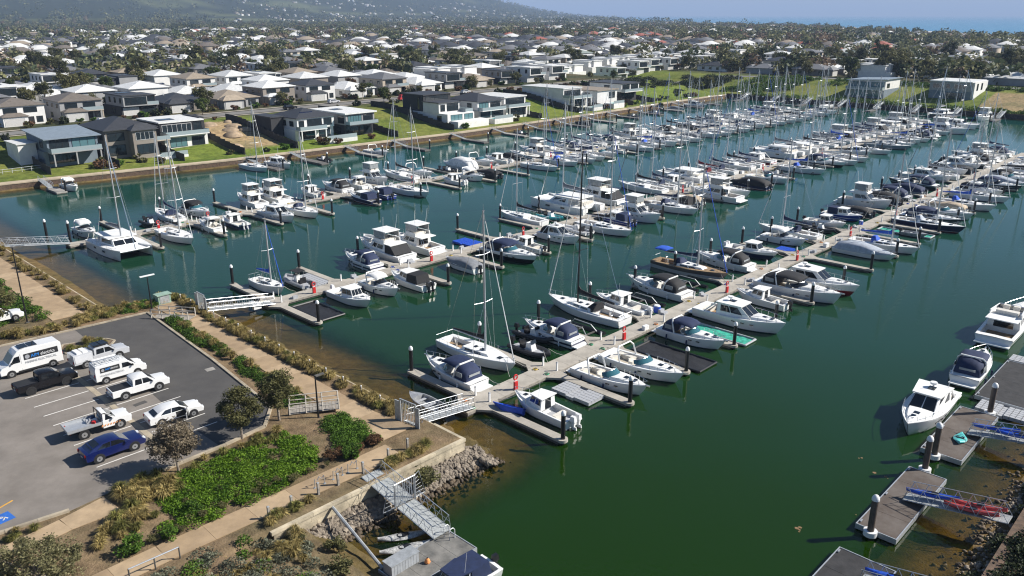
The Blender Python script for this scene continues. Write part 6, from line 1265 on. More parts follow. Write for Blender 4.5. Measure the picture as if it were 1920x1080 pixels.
mass('ground_cover', [[(36.4, 80), (37.3, 80), (37.8, 93), (36.9, 93.5), (35.6, 84)], [(35.0, 66), (36.4, 66), (37.2, 76), (36.2, 79)], [(34.4, 62.4), (36.6, 62.4), (36.8, 66), (34.8, 66)]], L_green, 3.2, .085, .5, .7, 260, label='green ground cover along the car park kerb', seed=4)
mass('ground_cover', [[(22.5, 104.5), (27.0, 104), (27.2, 122), (27.4, 175), (22, 175), (20, 110)]], L_green, .55, .12, .6, 1.1, 260, label='green ground cover beside the upper path', seed=6)
mass('ground_cover', [[(34, 98.8), (38.6, 98.4), (40, 101.4), (33.6, 101.6)]], L_green, 1.6, .09, .5, .7, 220, label='green ground cover at the basin corner', seed=7)
mass('rough_scrub', [[(13, 47.4), (23.4, 47.4), (25, 45), (23.5, 34), (12, 36)]], L_grey, .75, .09, .55, .8, 240, label='grey green scrub on the rough bank at the bottom', seed=8, zf=lambda a, b: gz(a, b))
mass('rough_scrub', [[(14, 47.2), (21.5, 47.2), (23, 40), (16, 38)]], L_green, .35, .09, .5, .8, 220, label='yellow green scrub among the stones at the bottom', seed=9, zf=lambda a, b: gz(a, b))
mass('bank_scrub', [[(30, 2.5), (130, 2.5), (130, 9.0), (30, 9.0)]], L_dark, .75, .14, .9, 1.2, 240, label='dark scrub on the bank behind the private pontoons', seed=10, zf=lambda a, b: gz(a, b))
def shrub(n, reg, label, group, lm, s0, s1, proto_seed, z=2.15, size=.09):
    pr = [tree_proto(1500, 16, .8, .8, .5, .5, .35, size, lm, barkd, .04, 4, proto_seed + k, .3) for k in range(2)]
    for k in range(n): a, b = reg(k); pr[k % 2].spawn('small_shrub', label, 'shrub', P(a, b, z), U_(0, 6), group, sc=U_(s0, s1))
shrub(4, lambda k: ((20.6, 52.6), (18.2, 50.9), (15.6, 51.4), (33.6, 50.9))[k], 'small round green shrub in the mulch bed', 'round shrubs in the mulch bed', L_green, .8, 1.1, 40)
shrub(10, lambda k: (U_(31.8, 37), U_(50.9, 52.2)), 'small dark shrub on the bed edge by the lower path', 'dark shrubs by the lower path', L_rust, .4, .7, 50)
shrub(14, lambda k: (U_(16.5, 34), U_(50.9, 51.6)), 'low dark plant along the lower path edge', 'low plants along the lower path', L_olive, .3, .55, 60)
shrub(7, lambda k: (U_(6, 14), U_(57.9, 59)), 'small dark plant in the kerb bed beside the footpath', 'plants in the kerb bed', L_dark, .3, .5, 70)
shrub(4, lambda k: ((24.6, 45.2), (26.2, 42.8), (25.2, 40.4), (36.6, 45.0))[k], 'dark shrub among the revetment stones', 'shrubs among the stones', L_olive, .9, 1.4, 80, .9)
# ================================================================ houses
def render_m(n, c, rnd=.05): return M(n, c, .85, var=.06, scale=.5, bump=.08, bscale=8, rnd=rnd)
W_white = render_m('render_white', (.74, .73, .71)); W_cream = render_m('render_cream', (.60, .53, .42)); W_beige = render_m('render_beige', (.46, .39, .31)); W_grey = render_m('render_grey', (.34, .34, .34)); W_taupe = render_m('render_taupe', (.25, .22, .19)); W_char = render_m('cladding_charcoal', (.035, .036, .04)); W_blue = render_m('cladding_blue_grey', (.17, .21, .25)); W_brick = M('brick_red', (.28, .12, .08), .9, var=.15, scale=5, rnd=.1)
def roofm(n, c, metal=0.): return M(n, c, .55 if not metal else .4, var=.10, scale=1.2, bump=.25, bscale=3, rnd=.10)
R_dark = roofm('roof_charcoal', (.050, .052, .058)); R_grey = roofm('roof_grey', (.17, .17, .175)); R_white = roofm('roof_white_steel', (.70, .70, .68)); R_brown = roofm('roof_brown', (.17, .145, .12)); R_tan = roofm('roof_tan', (.34, .28, .21)); R_red = roofm('roof_terracotta', (.34, .11, .07)); R_steel = roofm('roof_blue_steel', (.24, .29, .34)); R_green = roofm('roof_grey_green', (.26, .30, .27))
hglass = M('house_glass', (.02, .028, .034), .05, var=0, spec=.8); hglass2 = M('house_glass_teal', (.10, .20, .22), .06, var=0, spec=.7); frame_k = M('frame_black', (.02, .02, .022), .5, var=0); frame_w = M('frame_white', (.7, .7, .7), .5, var=0); solar = M('solar_panel', (.012, .016, .04), .15, var=0); garage = M('garage_door', (.55, .54, .52), .6, var=.05); balg = M('balustrade_glass', (.30, .36, .38), .1, var=0); poolm = M('pool_water', (.08, .52, .52), .06, var=.1); paving = M('paving', (.45, .40, .33), .9, var=.1)
class HB:
    def __init__(s): s.p = Proto(); s.ms = []
    def mass(s, x0, x1, y0, y1, z0, z1, mat, name='wall'):
        i = s.p.add(name, MB().box(x0, x1, y0, y1, z0, z1), mat); s.ms.append((x0, x1, y0, y1, z0, z1, i)); return len(s.ms) - 1
    def win(s, m, face, u0, u1, z0, z1, fr=None, gl=None, mull=0, name='window'):
        x0, x1, y0, y1, b0, b1, i = s.ms[m]; fr = fr or frame_k; gl = gl or hglass; t = .07; mb = MB()
        def bx(p0, p1, q0, q1, d0, d1):
            if face == 'f': mb.box(p0, p1, y0 - d1, y0 - d0, q0, q1)
            elif face == 'b': mb.box(p0, p1, y1 + d0, y1 + d1, q0, q1)
            elif face == 'l': mb.box(x0 - d1, x0 - d0, p0, p1, q0, q1)
            else: mb.box(x1 + d0, x1 + d1, p0, p1, q0, q1)
        o = x0 if face in 'fb' else y0; u0 += o; u1 += o
        mb.mi = 0; bx(u0 - t, u1 + t, z0 - t, z0, -.02, .08); bx(u0 - t, u1 + t, z1, z1 + t, -.02, .08); bx(u0 - t, u0, z0, z1, -.02, .08); bx(u1, u1 + t, z0, z1, -.02, .08)
        for k in range(mull): c = u0 + (u1 - u0) * (k + 1) / (mull + 1); bx(c - .03, c + .03, z0, z1, -.02, .07)
        mb.mi = 1; bx(u0, u1, z0, z1, -.02, .03); s.p.add(name, mb, [fr, gl], i)
    def hip(s, m, h, ov, mat, name='roof'):
        x0, x1, y0, y1, b0, z, i = s.ms[m]; x0 -= ov; x1 += ov; y0 -= ov; y1 += ov; w, d = x1 - x0, y1 - y0; e = z + .18
        if w >= d: r0, r1 = (x0 + d / 2, (y0 + y1) / 2), (x1 - d / 2 + .001, (y0 + y1) / 2)
        else: r0, r1 = ((x0 + x1) / 2, y0 + w / 2), ((x0 + x1) / 2, y1 - w / 2 + .001)
        V = [(x0, y0, z), (x1, y0, z), (x1, y1, z), (x0, y1, z), (x0, y0, e), (x1, y0, e), (x1, y1, e), (x0, y1, e), (*r0, e + h), (*r1, e + h)]
        F = [(3, 2, 1, 0), (0, 1, 5, 4), (1, 2, 6, 5), (2, 3, 7, 6), (3, 0, 4, 7)] + ([(4, 5, 9, 8), (6, 7, 8, 9), (7, 4, 8), (5, 6, 9)] if w >= d else [(4, 5, 8), (6, 7, 9), (7, 4, 8, 9), (5, 6, 9, 8)])
        return s.p.add(name, MB().add(V, F), mat)
    def flat(s, m, th, ov, mat, name='roof', dz=0): x0, x1, y0, y1, b0, z, i = s.ms[m]; return s.p.add(name, MB().box(x0 - ov, x1 + ov, y0 - ov, y1 + ov, z + dz + .003, z + dz + th), mat)
    def skill(s, m, z0, z1, ov, mat, ax='x', name='roof'):
        x0, x1, y0, y1, b0, z, i = s.ms[m]; x0 -= ov; x1 += ov; y0 -= ov; y1 += ov; h = [z0, z1, z1, z0] if ax == 'x' else [z0, z0, z1, z1]
        q = [(x0, y0), (x1, y0), (x1, y1), (x0, y1)]; s.p.add('gable_infill', MB().hexa([(x + (ov if x < 0 else -ov), y + (ov if y < (y0 + y1) / 2 else -ov), z + .002) for x, y in q] + [(x + (ov if x < 0 else -ov), y + (ov if y < (y0 + y1) / 2 else -ov), k) for (x, y), k in zip(q, h)]), s.p.p[i][1].materials[0])
        return s.p.add(name, MB().hexa([(x, y, k + .003) for (x, y), k in zip(q, h)] + [(x, y, k + .2) for (x, y), k in zip(q, h)]), mat)
    def balcony(s, x0, x1, y0, y1, z, slab, glass_=True, posts=()):
        b = s.p.add('balcony', MB().box(x0, x1, y0, y1, z - .25, z), slab); s.p.add('balustrade', MB().box(x0 + .03, x1 - .03, y0 + .03, y0 + .06, z, z + 1.0).box(x0 + .03, x0 + .06, y0 + .06, y1, z, z + 1.0).box(x1 - .06, x1 - .03, y0 + .06, y1, z, z + 1.0), balg if glass_ else frame_k, b)
        for x in posts: s.p.add('post', MB().box(x - .15, x + .15, y0 + .1, y0 + .4, z - 3.2, z - .25), slab, b)
    def solar(s, roof, x, y, z, nx, ny, ry=0, rx=0):
        mb = MB()
        for i in range(nx):
            for j in range(ny): mb.cbox((x + i * 1.08, y + j * 1.75, 0), (1.0, 1.65, .05))
        mb.xform(Matrix.Translation((0, 0, z)) @ Matrix.Translation((x, y, 0)) @ Matrix.Rotation(rx, 4, 'X') @ Matrix.Rotation(ry, 4, 'Y') @ Matrix.Translation((-x, -y, 0))); s.p.add('solar_array', mb, solar, roof)
# --- generic house patterns (front at y-)
GEN = {}
def g_hip2(key, w, d, wall, roof, bal=True, seed=0):
    h = HB(); m0 = h.mass(-w / 2, w / 2, -d / 2, d / 2, -3, 5.7, wall); r0 = h.hip(m0, 2.0, .5, roof); h.p.add('roof_vent', MB().cyl((w * .15, d * .15, 6.4), .14, 1.4, 6), frame_w, r0)
    if w != 12: h.p.add('skylight', MB().cbox((-w * .15, -d * .22, 5.88 + 2.0 * (.5 - .22 - .0) / .53 + .02), (1.0, 1.2, .1)), hglass, r0)
    for u in (.12, .55): h.win(m0, 'f', w * u, w * u + w * .28, 3.7, 5.2, mull=1)
    m1 = h.mass(-w / 2 + .3, w * .05, -d / 2 - 3.0, -d / 2 - .002, -3, 2.8, wall, 'garage'); h.hip(m1, .9, .35, roof, 'garage_roof'); h.win(m1, 'f', .5, w * .5 - .6, .1, 2.3, frame_w, garage, name='garage_door')
    h.win(m0, 'f', w * .62, w * .74, .1, 2.3, name='door', gl=frame_k); h.win(m0, 'f', w * .80, w * .93, .6, 2.3)
    for k in range(3): h.win(m0, 'l', d * (.12 + .3 * k), d * (.12 + .3 * k) + 1.4, 3.9, 5.0)
    h.win(m0, 'l', d * .5, d * .5 + 2.0, .8, 2.2); h.win(m0, 'r', d * .3, d * .3 + 1.6, 3.9, 5.0)
    if bal: h.balcony(-.2, w / 2 - .3, -d / 2 - 1.9, -d / 2 - .002, 3.0, wall, posts=(w / 2 - .6,))
    GEN[key] = h.p
def g_hip1(key, w, d, wall, roof):
    h = HB(); m0 = h.mass(-w / 2, w / 2, -d / 2, d / 2, -3, 2.9, wall); r0 = h.hip(m0, 2.2, .55, roof); m1 = h.mass(-w / 2 + .2, 0, -d / 2 - 3.4, -d / 2 - .002, -3, 2.75, wall, 'garage'); h.hip(m1, 1.4, .5, roof, 'garage_roof'); h.win(m1, 'f', .6, w * .5 - .8, .1, 2.2, frame_w, garage, name='garage_door'); h.win(m0, 'f', w * .58, w * .66, .1, 2.3, gl=frame_k, name='door'); h.win(m0, 'f', w * .74, w * .92, .5, 2.2, mull=1)
    for k in range(3): h.win(m0, 'l', d * (.1 + .3 * k), d * (.1 + .3 * k) + 1.6, .9, 2.2)
    if key != 'hip1_white': h.solar(r0, w * .08, -d * .25, 4.28, 4, 1, rx=math.atan(2.2 / (d / 2 + .55)))
    h.p.add('roof_vent', MB().cyl((-w * .2, d * .12, 3.6), .14, 1.6, 6), frame_w, r0); GEN[key] = h.p
def g_mod(key, w, d, wa, wb, roof):
    h = HB(); m0 = h.mass(-w / 2, w / 2, -d / 2 + 1.2, d / 2, -3, 3.0, wa); m1 = h.mass(-w / 2 + .4, w * .18, -d / 2, d / 2 - 2, 3.003, 6.3, wb, 'upper_wall'); m2 = h.mass(w * .18 + .003, w / 2 - .2, -d / 2 + 2.2, d / 2 - 3, 3.003, 5.9, wa, 'upper_wall'); r = h.flat(m1, .35, .35, roof); h.flat(m2, .3, .3, roof); h.flat(m0, .25, .1, roof, 'terrace')if False else None
    h.win(m1, 'f', .6, w * .62, 3.5, 5.8, mull=3); h.win(m2, 'f', .3, w * .28, 3.3, 5.5, mull=1); h.win(m0, 'f', .6, w * .46, .1, 2.5, frame_w, garage, name='garage_door'); h.win(m0, 'f', w * .54, w * .92, .1, 2.5, mull=2)
    for k in range(3): h.win(m1, 'l', d * (.1 + .26 * k), d * (.1 + .26 * k) + 1.2, 4.0, 5.6)
    h.win(m0, 'l', d * .3, d * .3 + 2.4, .8, 2.2); h.balcony(w * .18 + .1, w / 2, -d / 2 + .2, -d / 2 + 2.19, 3.2, wb); h.solar(r, -w * .3, 0, 6.78, 4, 2); GEN[key] = h.p
g_hip2('hip2_dark', 12, 15, W_beige, R_dark); g_hip2('hip2_grey', 13, 14, W_white, R_grey, False); g_hip2('hip2_brown', 12.5, 16, W_cream, R_brown); g_hip1('hip1_dark', 14, 17, W_grey, R_dark); g_hip1('hip1_white', 15, 18, W_white, R_white); g_hip1('hip1_grey', 14, 16, W_cream, R_grey); g_mod('mod_white', 12, 17, W_white, W_white, R_white); g_mod('mod_dark', 12, 16, W_char, W_grey, R_dark)
WALLS = [(W_white, 'white'), (W_cream, 'cream'), (W_beige, 'beige'), (W_grey, 'grey'), (W_white, 'white'), (W_taupe, 'taupe')]; ROOFS = [(R_dark, 'charcoal'), (R_grey, 'grey'), (R_white, 'white'), (R_brown, 'brown'), (R_grey, 'grey'), (R_dark, 'charcoal'), (R_tan, 'tan'), (R_white, 'white'), (R_white, 'white'), (R_white, 'white'), (R_grey, 'grey')]
# --- waterfront houses, each its own
G_WF = 'waterfront houses on the far bank'
def put(h, a, b, label, z=None, rz=0, name='waterfront_house', over=None): return h.p.spawn(name, label, 'house', P(a, b, gz(a, b) if z is None else z), TH + R(rz), G_WF, over=over)
h = HB(); m0 = h.mass(-6, 6, -5, 9, -3, 3.0, W_blue); m1 = h.mass(-5.5, 6, -6.5, 8, 3.003, 6.0, W_blue, 'upper_wall'); r = h.skill(m1, 6.0, 7.0, .8, R_steel, 'y'); h.win(m1, 'f', .6, 4.8, 3.5, 5.8, mull=2); h.win(m1, 'f', 5.6, 10.9, 3.3, 5.8, gl=hglass2, mull=2); h.win(m0, 'f', 1, 7, .1, 2.6, mull=3); h.win(m1, 'l', 3, 5, 3.8, 5.4); h.win(m0, 'l', 6, 9, .6, 2.4); h.balcony(-5.5, 6, -9, -6.503, 3.1, W_grey, posts=(-5, 0, 5.6)); m2 = h.mass(-10, -6.003, 0, 9, -3, 4.6, W_white, 'annexe'); h.flat(m2, .2, .3, R_white); put(h, 67.5, 219, 'blue grey house with single-pitch steel roof by the left lawn', 3.0)
h = HB(); m0 = h.mass(-6.5, 6, -7, 9, -3, 6.3, W_taupe); h.hip(m0, 2.4, .7, R_dark); m1 = h.mass(-1, 5, -10, -7.003, -3, 6.1, W_taupe, 'bay'); h.hip(m1, 1.4, .5, R_dark, 'bay_roof'); h.win(m1, 'f', .8, 5.2, 3.8, 5.6, frame_w, mull=3); h.win(m1, 'f', .8, 5.2, .2, 2.6, mull=2); h.win(m0, 'f', .5, 4.5, .1, 2.6, mull=1); h.win(m0, 'f', .5, 4.5, 3.7, 5.6, mull=1); h.win(m0, 'l', 2, 4, 3.9, 5.3); h.win(m0, 'l', 8, 10, 3.9, 5.3); h.balcony(5.01, 8.5, -10, -4, 3.2, W_beige, posts=(8,)); put(h, 82.5, 221, 'taupe house with dark hipped roof, second from the left lawn', 3.2)
h = HB(); m0 = h.mass(-6, 6, -6, 10, -3, 3.1, W_white); m1 = h.mass(-6, 6, -4, 10, 3.103, 6.4, W_char, 'upper_wall'); r = h.flat(m1, .35, .3, R_white); h.solar(r, -4, 0, 6.85, 4, 2); h.win(m1, 'f', .6, 8.6, 3.6, 5.9, frame_w, mull=5); h.win(m1, 'f', 9.2, 11.5, 3.3, 6.0, mull=1); h.win(m0, 'f', 1.5, 6, .2, 2.5, gl=hglass2, mull=2); h.win(m0, 'f', 7.5, 11, .2, 2.5, mull=1); h.win(m0, 'l', 4, 6, .8, 2.4); h.win(m1, 'l', 5, 7, 4, 5.6); h.balcony(-6, 6, -7.5, -4.003, 3.4, W_white); m2 = h.mass(6.003, 7.4, -2, 8, -3, 7.0, W_char, 'tower_wall'); put(h, 97.5, 222, 'white and charcoal flat-roofed house beside the building site', 3.2)
h = HB(); m0 = h.mass(-7, 6, -6, 8, -3, 3.0, W_white); m1 = h.mass(-6.5, 6, -6.6, 7, 3.003, 6.1, W_white, 'upper_wall'); r = h.hip(m1, 2.1, .5, R_dark); h.solar(r, -3, -4, 7.2, 4, 1, rx=R(22)); h.win(m1, 'f', 3.4, 8.2, 3.6, 5.6, mull=2); h.win(m1, 'f', 9.0, 11.6, 3.6, 5.6); h.win(m1, 'f', .6, 2.2, 3.7, 5.4); h.win(m0, 'f', 8.0, 11.8, .1, 2.6, mull=1); h.win(m0, 'f', 1.5, 6.5, .1, 2.6, mull=2); h.win(m1, 'l', 2, 4, 3.8, 5.2); h.win(m1, 'l', 6, 8, 3.8, 5.2); m2 = h.mass(-11, -7.003, 0, 10, -3, 6.2, W_char, 'annexe'); h.flat(m2, .3, .2, R_dark); h.balcony(-7, 2, -9, -6.61, 3.0, W_white, posts=(-6.5, -2, 1.6)); put(h, 133, 214, 'white house with dark hipped roof and solar panels above pool', 2.6)
h = HB(); m0 = h.mass(-5, 5.5, -7, 10, -3, 3.1, W_char); m1 = h.mass(-5, 5.5, -8, 10, 3.103, 6.3, W_grey, 'upper_wall'); r = h.flat(m1, .4, .6, R_white); h.solar(r, -2, 2, 6.8, 3, 2); h.win(m1, 'f', .8, 5.6, 3.4, 5.9, gl=hglass2, mull=4); h.win(m1, 'f', 6.4, 9.8, 3.4, 5.9, mull=1); h.win(m0, 'f', .6, 5, .1, 2.7, mull=2); h.win(m0, 'f', 5.6, 9.9, .1, 2.7, mull=2); h.win(m1, 'l', 1, 4, 3.6, 5.6); h.win(m0, 'l', 2, 5, .5, 2.4); h.balcony(-5, 5.5, -10, -8.003, 3.3, W_char); put(h, 146.6, 213, 'grey glazed house with white flat roof beside the wide lawn', 2.6)
h = HB(); m0 = h.mass(-6, 6, -8, 12, -3, 3.4, W_white); m1 = h.mass(-6.2, 3, -4, 4, 3.403, 6.6, W_white, 'upper_wall'); m2 = h.mass(-6, 6.2, 4.003, 15, 3.403, 8.6, W_char, 'tower_wall'); h.flat(m1, .3, .4, R_dark); h.flat(m2, .3, .3, R_dark); h.win(m2, 'f', 1, 11, 6.6, 8.3, mull=4); h.win(m1, 'f', 3.6, 8.6, 3.9, 6.3, mull=2); h.win(m1, 'f', .8, 2.6, 4.0, 6.0); h.win(m0, 'f', 1.5, 6.5, .4, 3.0, gl=hglass2, mull=2); h.win(m0, 'f', 7.5, 11.3, .4, 3.0, gl=hglass2, mull=1); h.win(m2, 'l', 2, 3, 4, 8); h.win(m0, 'l', 3, 5, 1, 2.6); h.balcony(3.003, 6.4, -7, 4, 3.5, W_white); m3 = h.mass(-5, 9, -12, -8.003, -3, 1.2, W_white, 'terrace'); put(h, 184.5, 209, 'stepped white and black house at the end of the wide lawn', 2.8)
h = HB(); m0 = h.mass(-6, 6.5, -8, 9, -3, 3.2, W_grey); m1 = h.mass(-5.5, 6, -7, 8, 3.203, 6.1, W_white, 'upper_wall'); r = h.hip(m1, 2.2, .6, R_dark); h.solar(r, 1, -4.5, 7.1, 3, 1, rx=R(22)); h.win(m1, 'f', .8, 5.2, 3.6, 5.7, gl=hglass2, mull=2); h.win(m1, 'f', 6.2, 11, 3.6, 5.7, mull=2); h.win(m0, 'f', 1, 5.5, .2, 2.8, mull=2); h.win(m0, 'f', 6.5, 12, .2, 2.8, mull=2); h.win(m1, 'l', 3, 5, 4, 5.4); h.balcony(-5.5, 6, -9.5, -7.003, 3.3, W_white); put(h, 199.5, 210, 'pale grey house with dark hipped roof above turquoise pool', 2.8)
h = HB(); m0 = h.mass(-5.5, 5.5, -7, 10, -3, 3.2, W_white); m1 = h.mass(-5.5, 5.5, -6, 10, 3.203, 6.4, W_white, 'upper_wall'); h.flat(m1, .4, .4, R_white); h.win(m1, 'f', .8, 10.2, 3.6, 6.0, mull=4); h.win(m0, 'f', 1, 10, .2, 2.8, mull=4); h.win(m1, 'l', 2, 4, 4, 5.6); h.balcony(-5.5, 5.5, -8.5, -6.003, 3.3, W_white, posts=(-5, 5)); put(h, 213.5, 210, 'white cube house with full-width glazing before grassy lot', 2.8)
h = HB(); m0 = h.mass(-5.5, 5.5, -12, 14, -3, 3.4, W_white); m1 = h.mass(-5.5, 5.5, -9, 13, 3.403, 6.8, W_white, 'upper_wall'); h.flat(m1, .35, .3, R_white); h.win(m1, 'f', .6, 10.4, 3.8, 6.2, mull=4); h.win(m0, 'f', .8, 10, .3, 3.0, mull=4); h.win(m1, 'l', 8, 9, 3.6, 6.2); h.win(m0, 'l', 10, 14, 1.4, 2.2); h.balcony(-5.7, 5.7, -14.5, -9.003, 3.6, W_white, posts=(-5.3, 5.3)); m2 = h.mass(5.503, 8, -8, 2, -3, 5.2, W_white, 'annexe'); put(h, 251.5, 218, 'long white flat-roofed house on its own above grassy lots', 2.8)
h = HB(); m0 = h.mass(-7, 6, -10, 14, -3, 4.6, W_white); r = h.flat(m0, .35, .5, R_tan); h.win(m0, 'f', 7.5, 11.5, 1.4, 4.0, frame_w, mull=1); h.win(m0, 'l', 4, 6, .5, 3.8); h.win(m0, 'l', 11, 12.5, .5, 3.8); h.win(m0, 'l', 16, 20, 2, 3.6); m1 = h.mass(-6.5, 5, -8, 10, -2.9, 1.0, W_char, 'undercroft'); put(h, 268, 214, 'low white house with pale brown flat roof beside turquoise pool', 3.6)
h = HB(); m0 = h.mass(-6, 6, -6, 12, -3, 3.0, W_char); m1 = h.mass(-6, 6.4, -7, 10, 3.003, 6.2, W_white, 'upper_wall'); h.flat(m1, .35, .4, R_dark); h.win(m1, 'f', .6, 5.6, 3.4, 5.9, mull=2); h.win(m1, 'f', 6.5, 11.6, 3.4, 5.9, mull=2); h.win(m0, 'f', 1, 10.5, .2, 2.7, mull=4); h.win(m1, 'l', 6, 9, 3.8, 5.4); h.balcony(-6, 6.4, -9, -7.003, 3.2, W_white); put(h, 287, 214, 'dark house with white framed upper windows at the last lawn', 3.4)
h = HB(); m0 = h.mass(-8, 8, -6, 12, -3, 3.2, W_blue); m1 = h.mass(-8, 8, -5, 12, 3.203, 6.6, W_white, 'upper_wall'); h.skill(m1, 6.6, 7.4, .8, R_steel, 'x'); h.win(m1, 'f', .6, 9, 3.5, 6.2, gl=hglass2, mull=4); h.win(m1, 'f', 10, 15.4, 3.5, 6.2, gl=hglass2, mull=2); h.win(m0, 'f', 1, 15, .2, 2.9, gl=hglass2, mull=6); h.win(m1, 'r', 2, 5, 3.8, 5.6); h.win(m1, 'l', 2, 8, 3.8, 5.6, mull=2); h.balcony(-8, 8, -8, -5.003, 3.3, W_white, posts=(-7.5, 0, 7.5)); put(h, 374, 140, 'teal glazed house with sloping roof on the end bank', 3.2, rz=-90)
h = HB(); m0 = h.mass(-8, 8, -7, 12, -3, 3.6, W_blue); m1 = h.mass(-8, 8, -7, 12, 3.603, 7.2, W_grey, 'upper_wall'); m2 = h.mass(8.003, 9, -6, 12, -3, 7.4, W_white, 'side_wall'); h.flat(m1, .4, .3, R_white); h.win(m1, 'f', 1.2, 5, 4.6, 6.4, frame_w, mull=2); h.win(m1, 'f', 6.4, 8, 4.6, 6.4, frame_w); h.win(m1, 'f', 9.6, 14, 4.6, 6.4, frame_w, mull=2); h.win(m0, 'f', 7, 13, .3, 2.9, mull=2); h.win(m1, 'l', 3, 4, 4, 6.8); h.win(m1, 'l', 7, 8, 4, 6.8); h.win(m2, 'r', 3, 5, 4, 6.6); h.win(m2, 'r', 9, 11, 4, 6.6); put(h, 382, 108, 'boxy grey and white house on the end bank above blue awning', 3.4, rz=-90)
# --- pools, terraces, lot fences, street
def yard(label, a, b, w, d, z, kind='pool'):
    t = thing('swimming_pool', label, 'pool', P(a, b, z), TH, 'pools of the waterfront houses'); obj('surround', MB().box(-w / 2 - 1, w / 2 + 1, -d / 2 - 1, d / 2 + 1, -2.2, 0), W_white, t); obj('pool_water', MB().box(-w / 2, w / 2, -d / 2, d / 2, .004, .03), poolm, t); obj('pool_fence', MB().box(-w / 2 - .95, w / 2 + .95, -d / 2 - .95, -d / 2 - .92, 0, 1.1), balg, t)
yard('long turquoise pool below the white hip-roofed house', 137, 202.5, 8, 2.6, 2.9); yard('turquoise pool below the pale grey house', 201, 199.5, 7, 2.6, 3.4); yard('turquoise pool before the low white house', 267, 200.0, 5, 3, 3.6); yard('small pool below the taupe house', 90, 209.5, 5, 2.6, 2.6); yard('small pool below the long white house', 254, 200.2, 4, 2.4, 3.0)
fence_k = M('dark_fence', (.05, .045, .042), .85, var=.2); 
def fence(label, a0, b0, a1, b1, mat, h=1.8, name='lot_fence'):
    L_ = math.hypot(a1 - a0, b1 - b0); n = max(1, int(L_ / 2.5)); t = thing(name, label, 'fence', P(a0, b0, gz(a0, b0)), 0, 'fences between the lots'); o = -t.location
    for k in range(n):
        f, g = k / n, (k + 1) / n; zz = max(gz(a0 + (a1 - a0) * f, b0 + (b1 - b0) * f), gz(a0 + (a1 - a0) * g, b0 + (b1 - b0) * g))
        obj('panel', strip(MB(), a0 + (a1 - a0) * f, b0 + (b1 - b0) * f, a0 + (a1 - a0) * g, b0 + (b1 - b0) * g, .08, zz - 1.2, zz + h).xform(Matrix.Translation(o)), mat, t)
for k, (a, l) in enumerate(((60.2, 'left lawn and blue grey house'), (75.0, 'blue grey and taupe houses'), (90.2, 'taupe house and flat-roofed house'), (106.0, 'flat-roofed house and building site'), (121.5, 'building site and hip-roofed house'), (155.0, 'glazed house and wide lawn'), (176.8, 'wide lawn and stepped house'), (220.0, 'cube house and grassy lot'), (244.0, 'grassy lot and long white house'), (259.5, 'long white house and small lawn'), (279.0, 'low white house and dark house'), (295.5, 'dark house and last lawn'))):
    fence('dark fence between ' + l, a, far_b(a) + 4.5, a, 240, fence_k)
wire = M('white_rail', (.6, .62, .62), .6, var=0); t = thing('rail_fence', 'pale rail fence across the left lawn', 'fence', P(40, 214, 0), 0)
for k in range(10):
    a = 40 + k * 2.0; q = P(a, 214.5 - .15 * k) - P(40, 214); zz = gz(a, 214.5); obj('post', MB().cbox((q.x, q.y, zz + .55), (.08, .08, 1.1)), wire, t); q2 = P(a + 2, 214.35 - .15 * k) - P(40, 214); obj('rail', MB().tube([(q.x, q.y, zz + 1.05), (q2.x, q2.y, gz(a + 2, 214.4) + 1.05)], .04, 4).tube([(q.x, q.y, zz + .5), (q2.x, q2.y, gz(a + 2, 214.4) + .5)], .03, 4), wire, t)
roadm = M('street_asphalt', (.20, .19, .175), .9, var=.1, scale=.3); vergem = M('street_footpath', (.46, .41, .34), .9, var=.1)
def ribbon(name, pts, w, mat, dz=.12):
    V, F = [], []
    for i, (a, b) in enumerate(pts):
        j0, j1 = max(i - 1, 0), min(i + 1, len(pts) - 1); da, db = pts[j1][0] - pts[j0][0], pts[j1][1] - pts[j0][1]; l = math.hypot(da, db); n = (-db / l * w / 2, da / l * w / 2)
        for s in (1, -1): V.append(P(a + n[0] * s, b + n[1] * s, gz(a, b) + dz))
        if i: k = 2 * i; F.append((k - 2, k - 1, k + 1, k))
    return obj(name, MB().add(V, F), mat, kind='structure')
ribbon('street', [(a, 252.5) for a in range(-60, 330, 15)] + [(345, 250), (370, 240), (392, 225), (405, 205)] + [(408, b) for b in range(190, 0, -15)], 7.5, roadm); ribbon('footpath', [(a, 258.5) for a in range(-60, 340, 15)], 1.6, vergem, .14); ribbon('footpath', [(a, 246.6) for a in range(-60, 330, 15)], 1.4, vergem, .14)
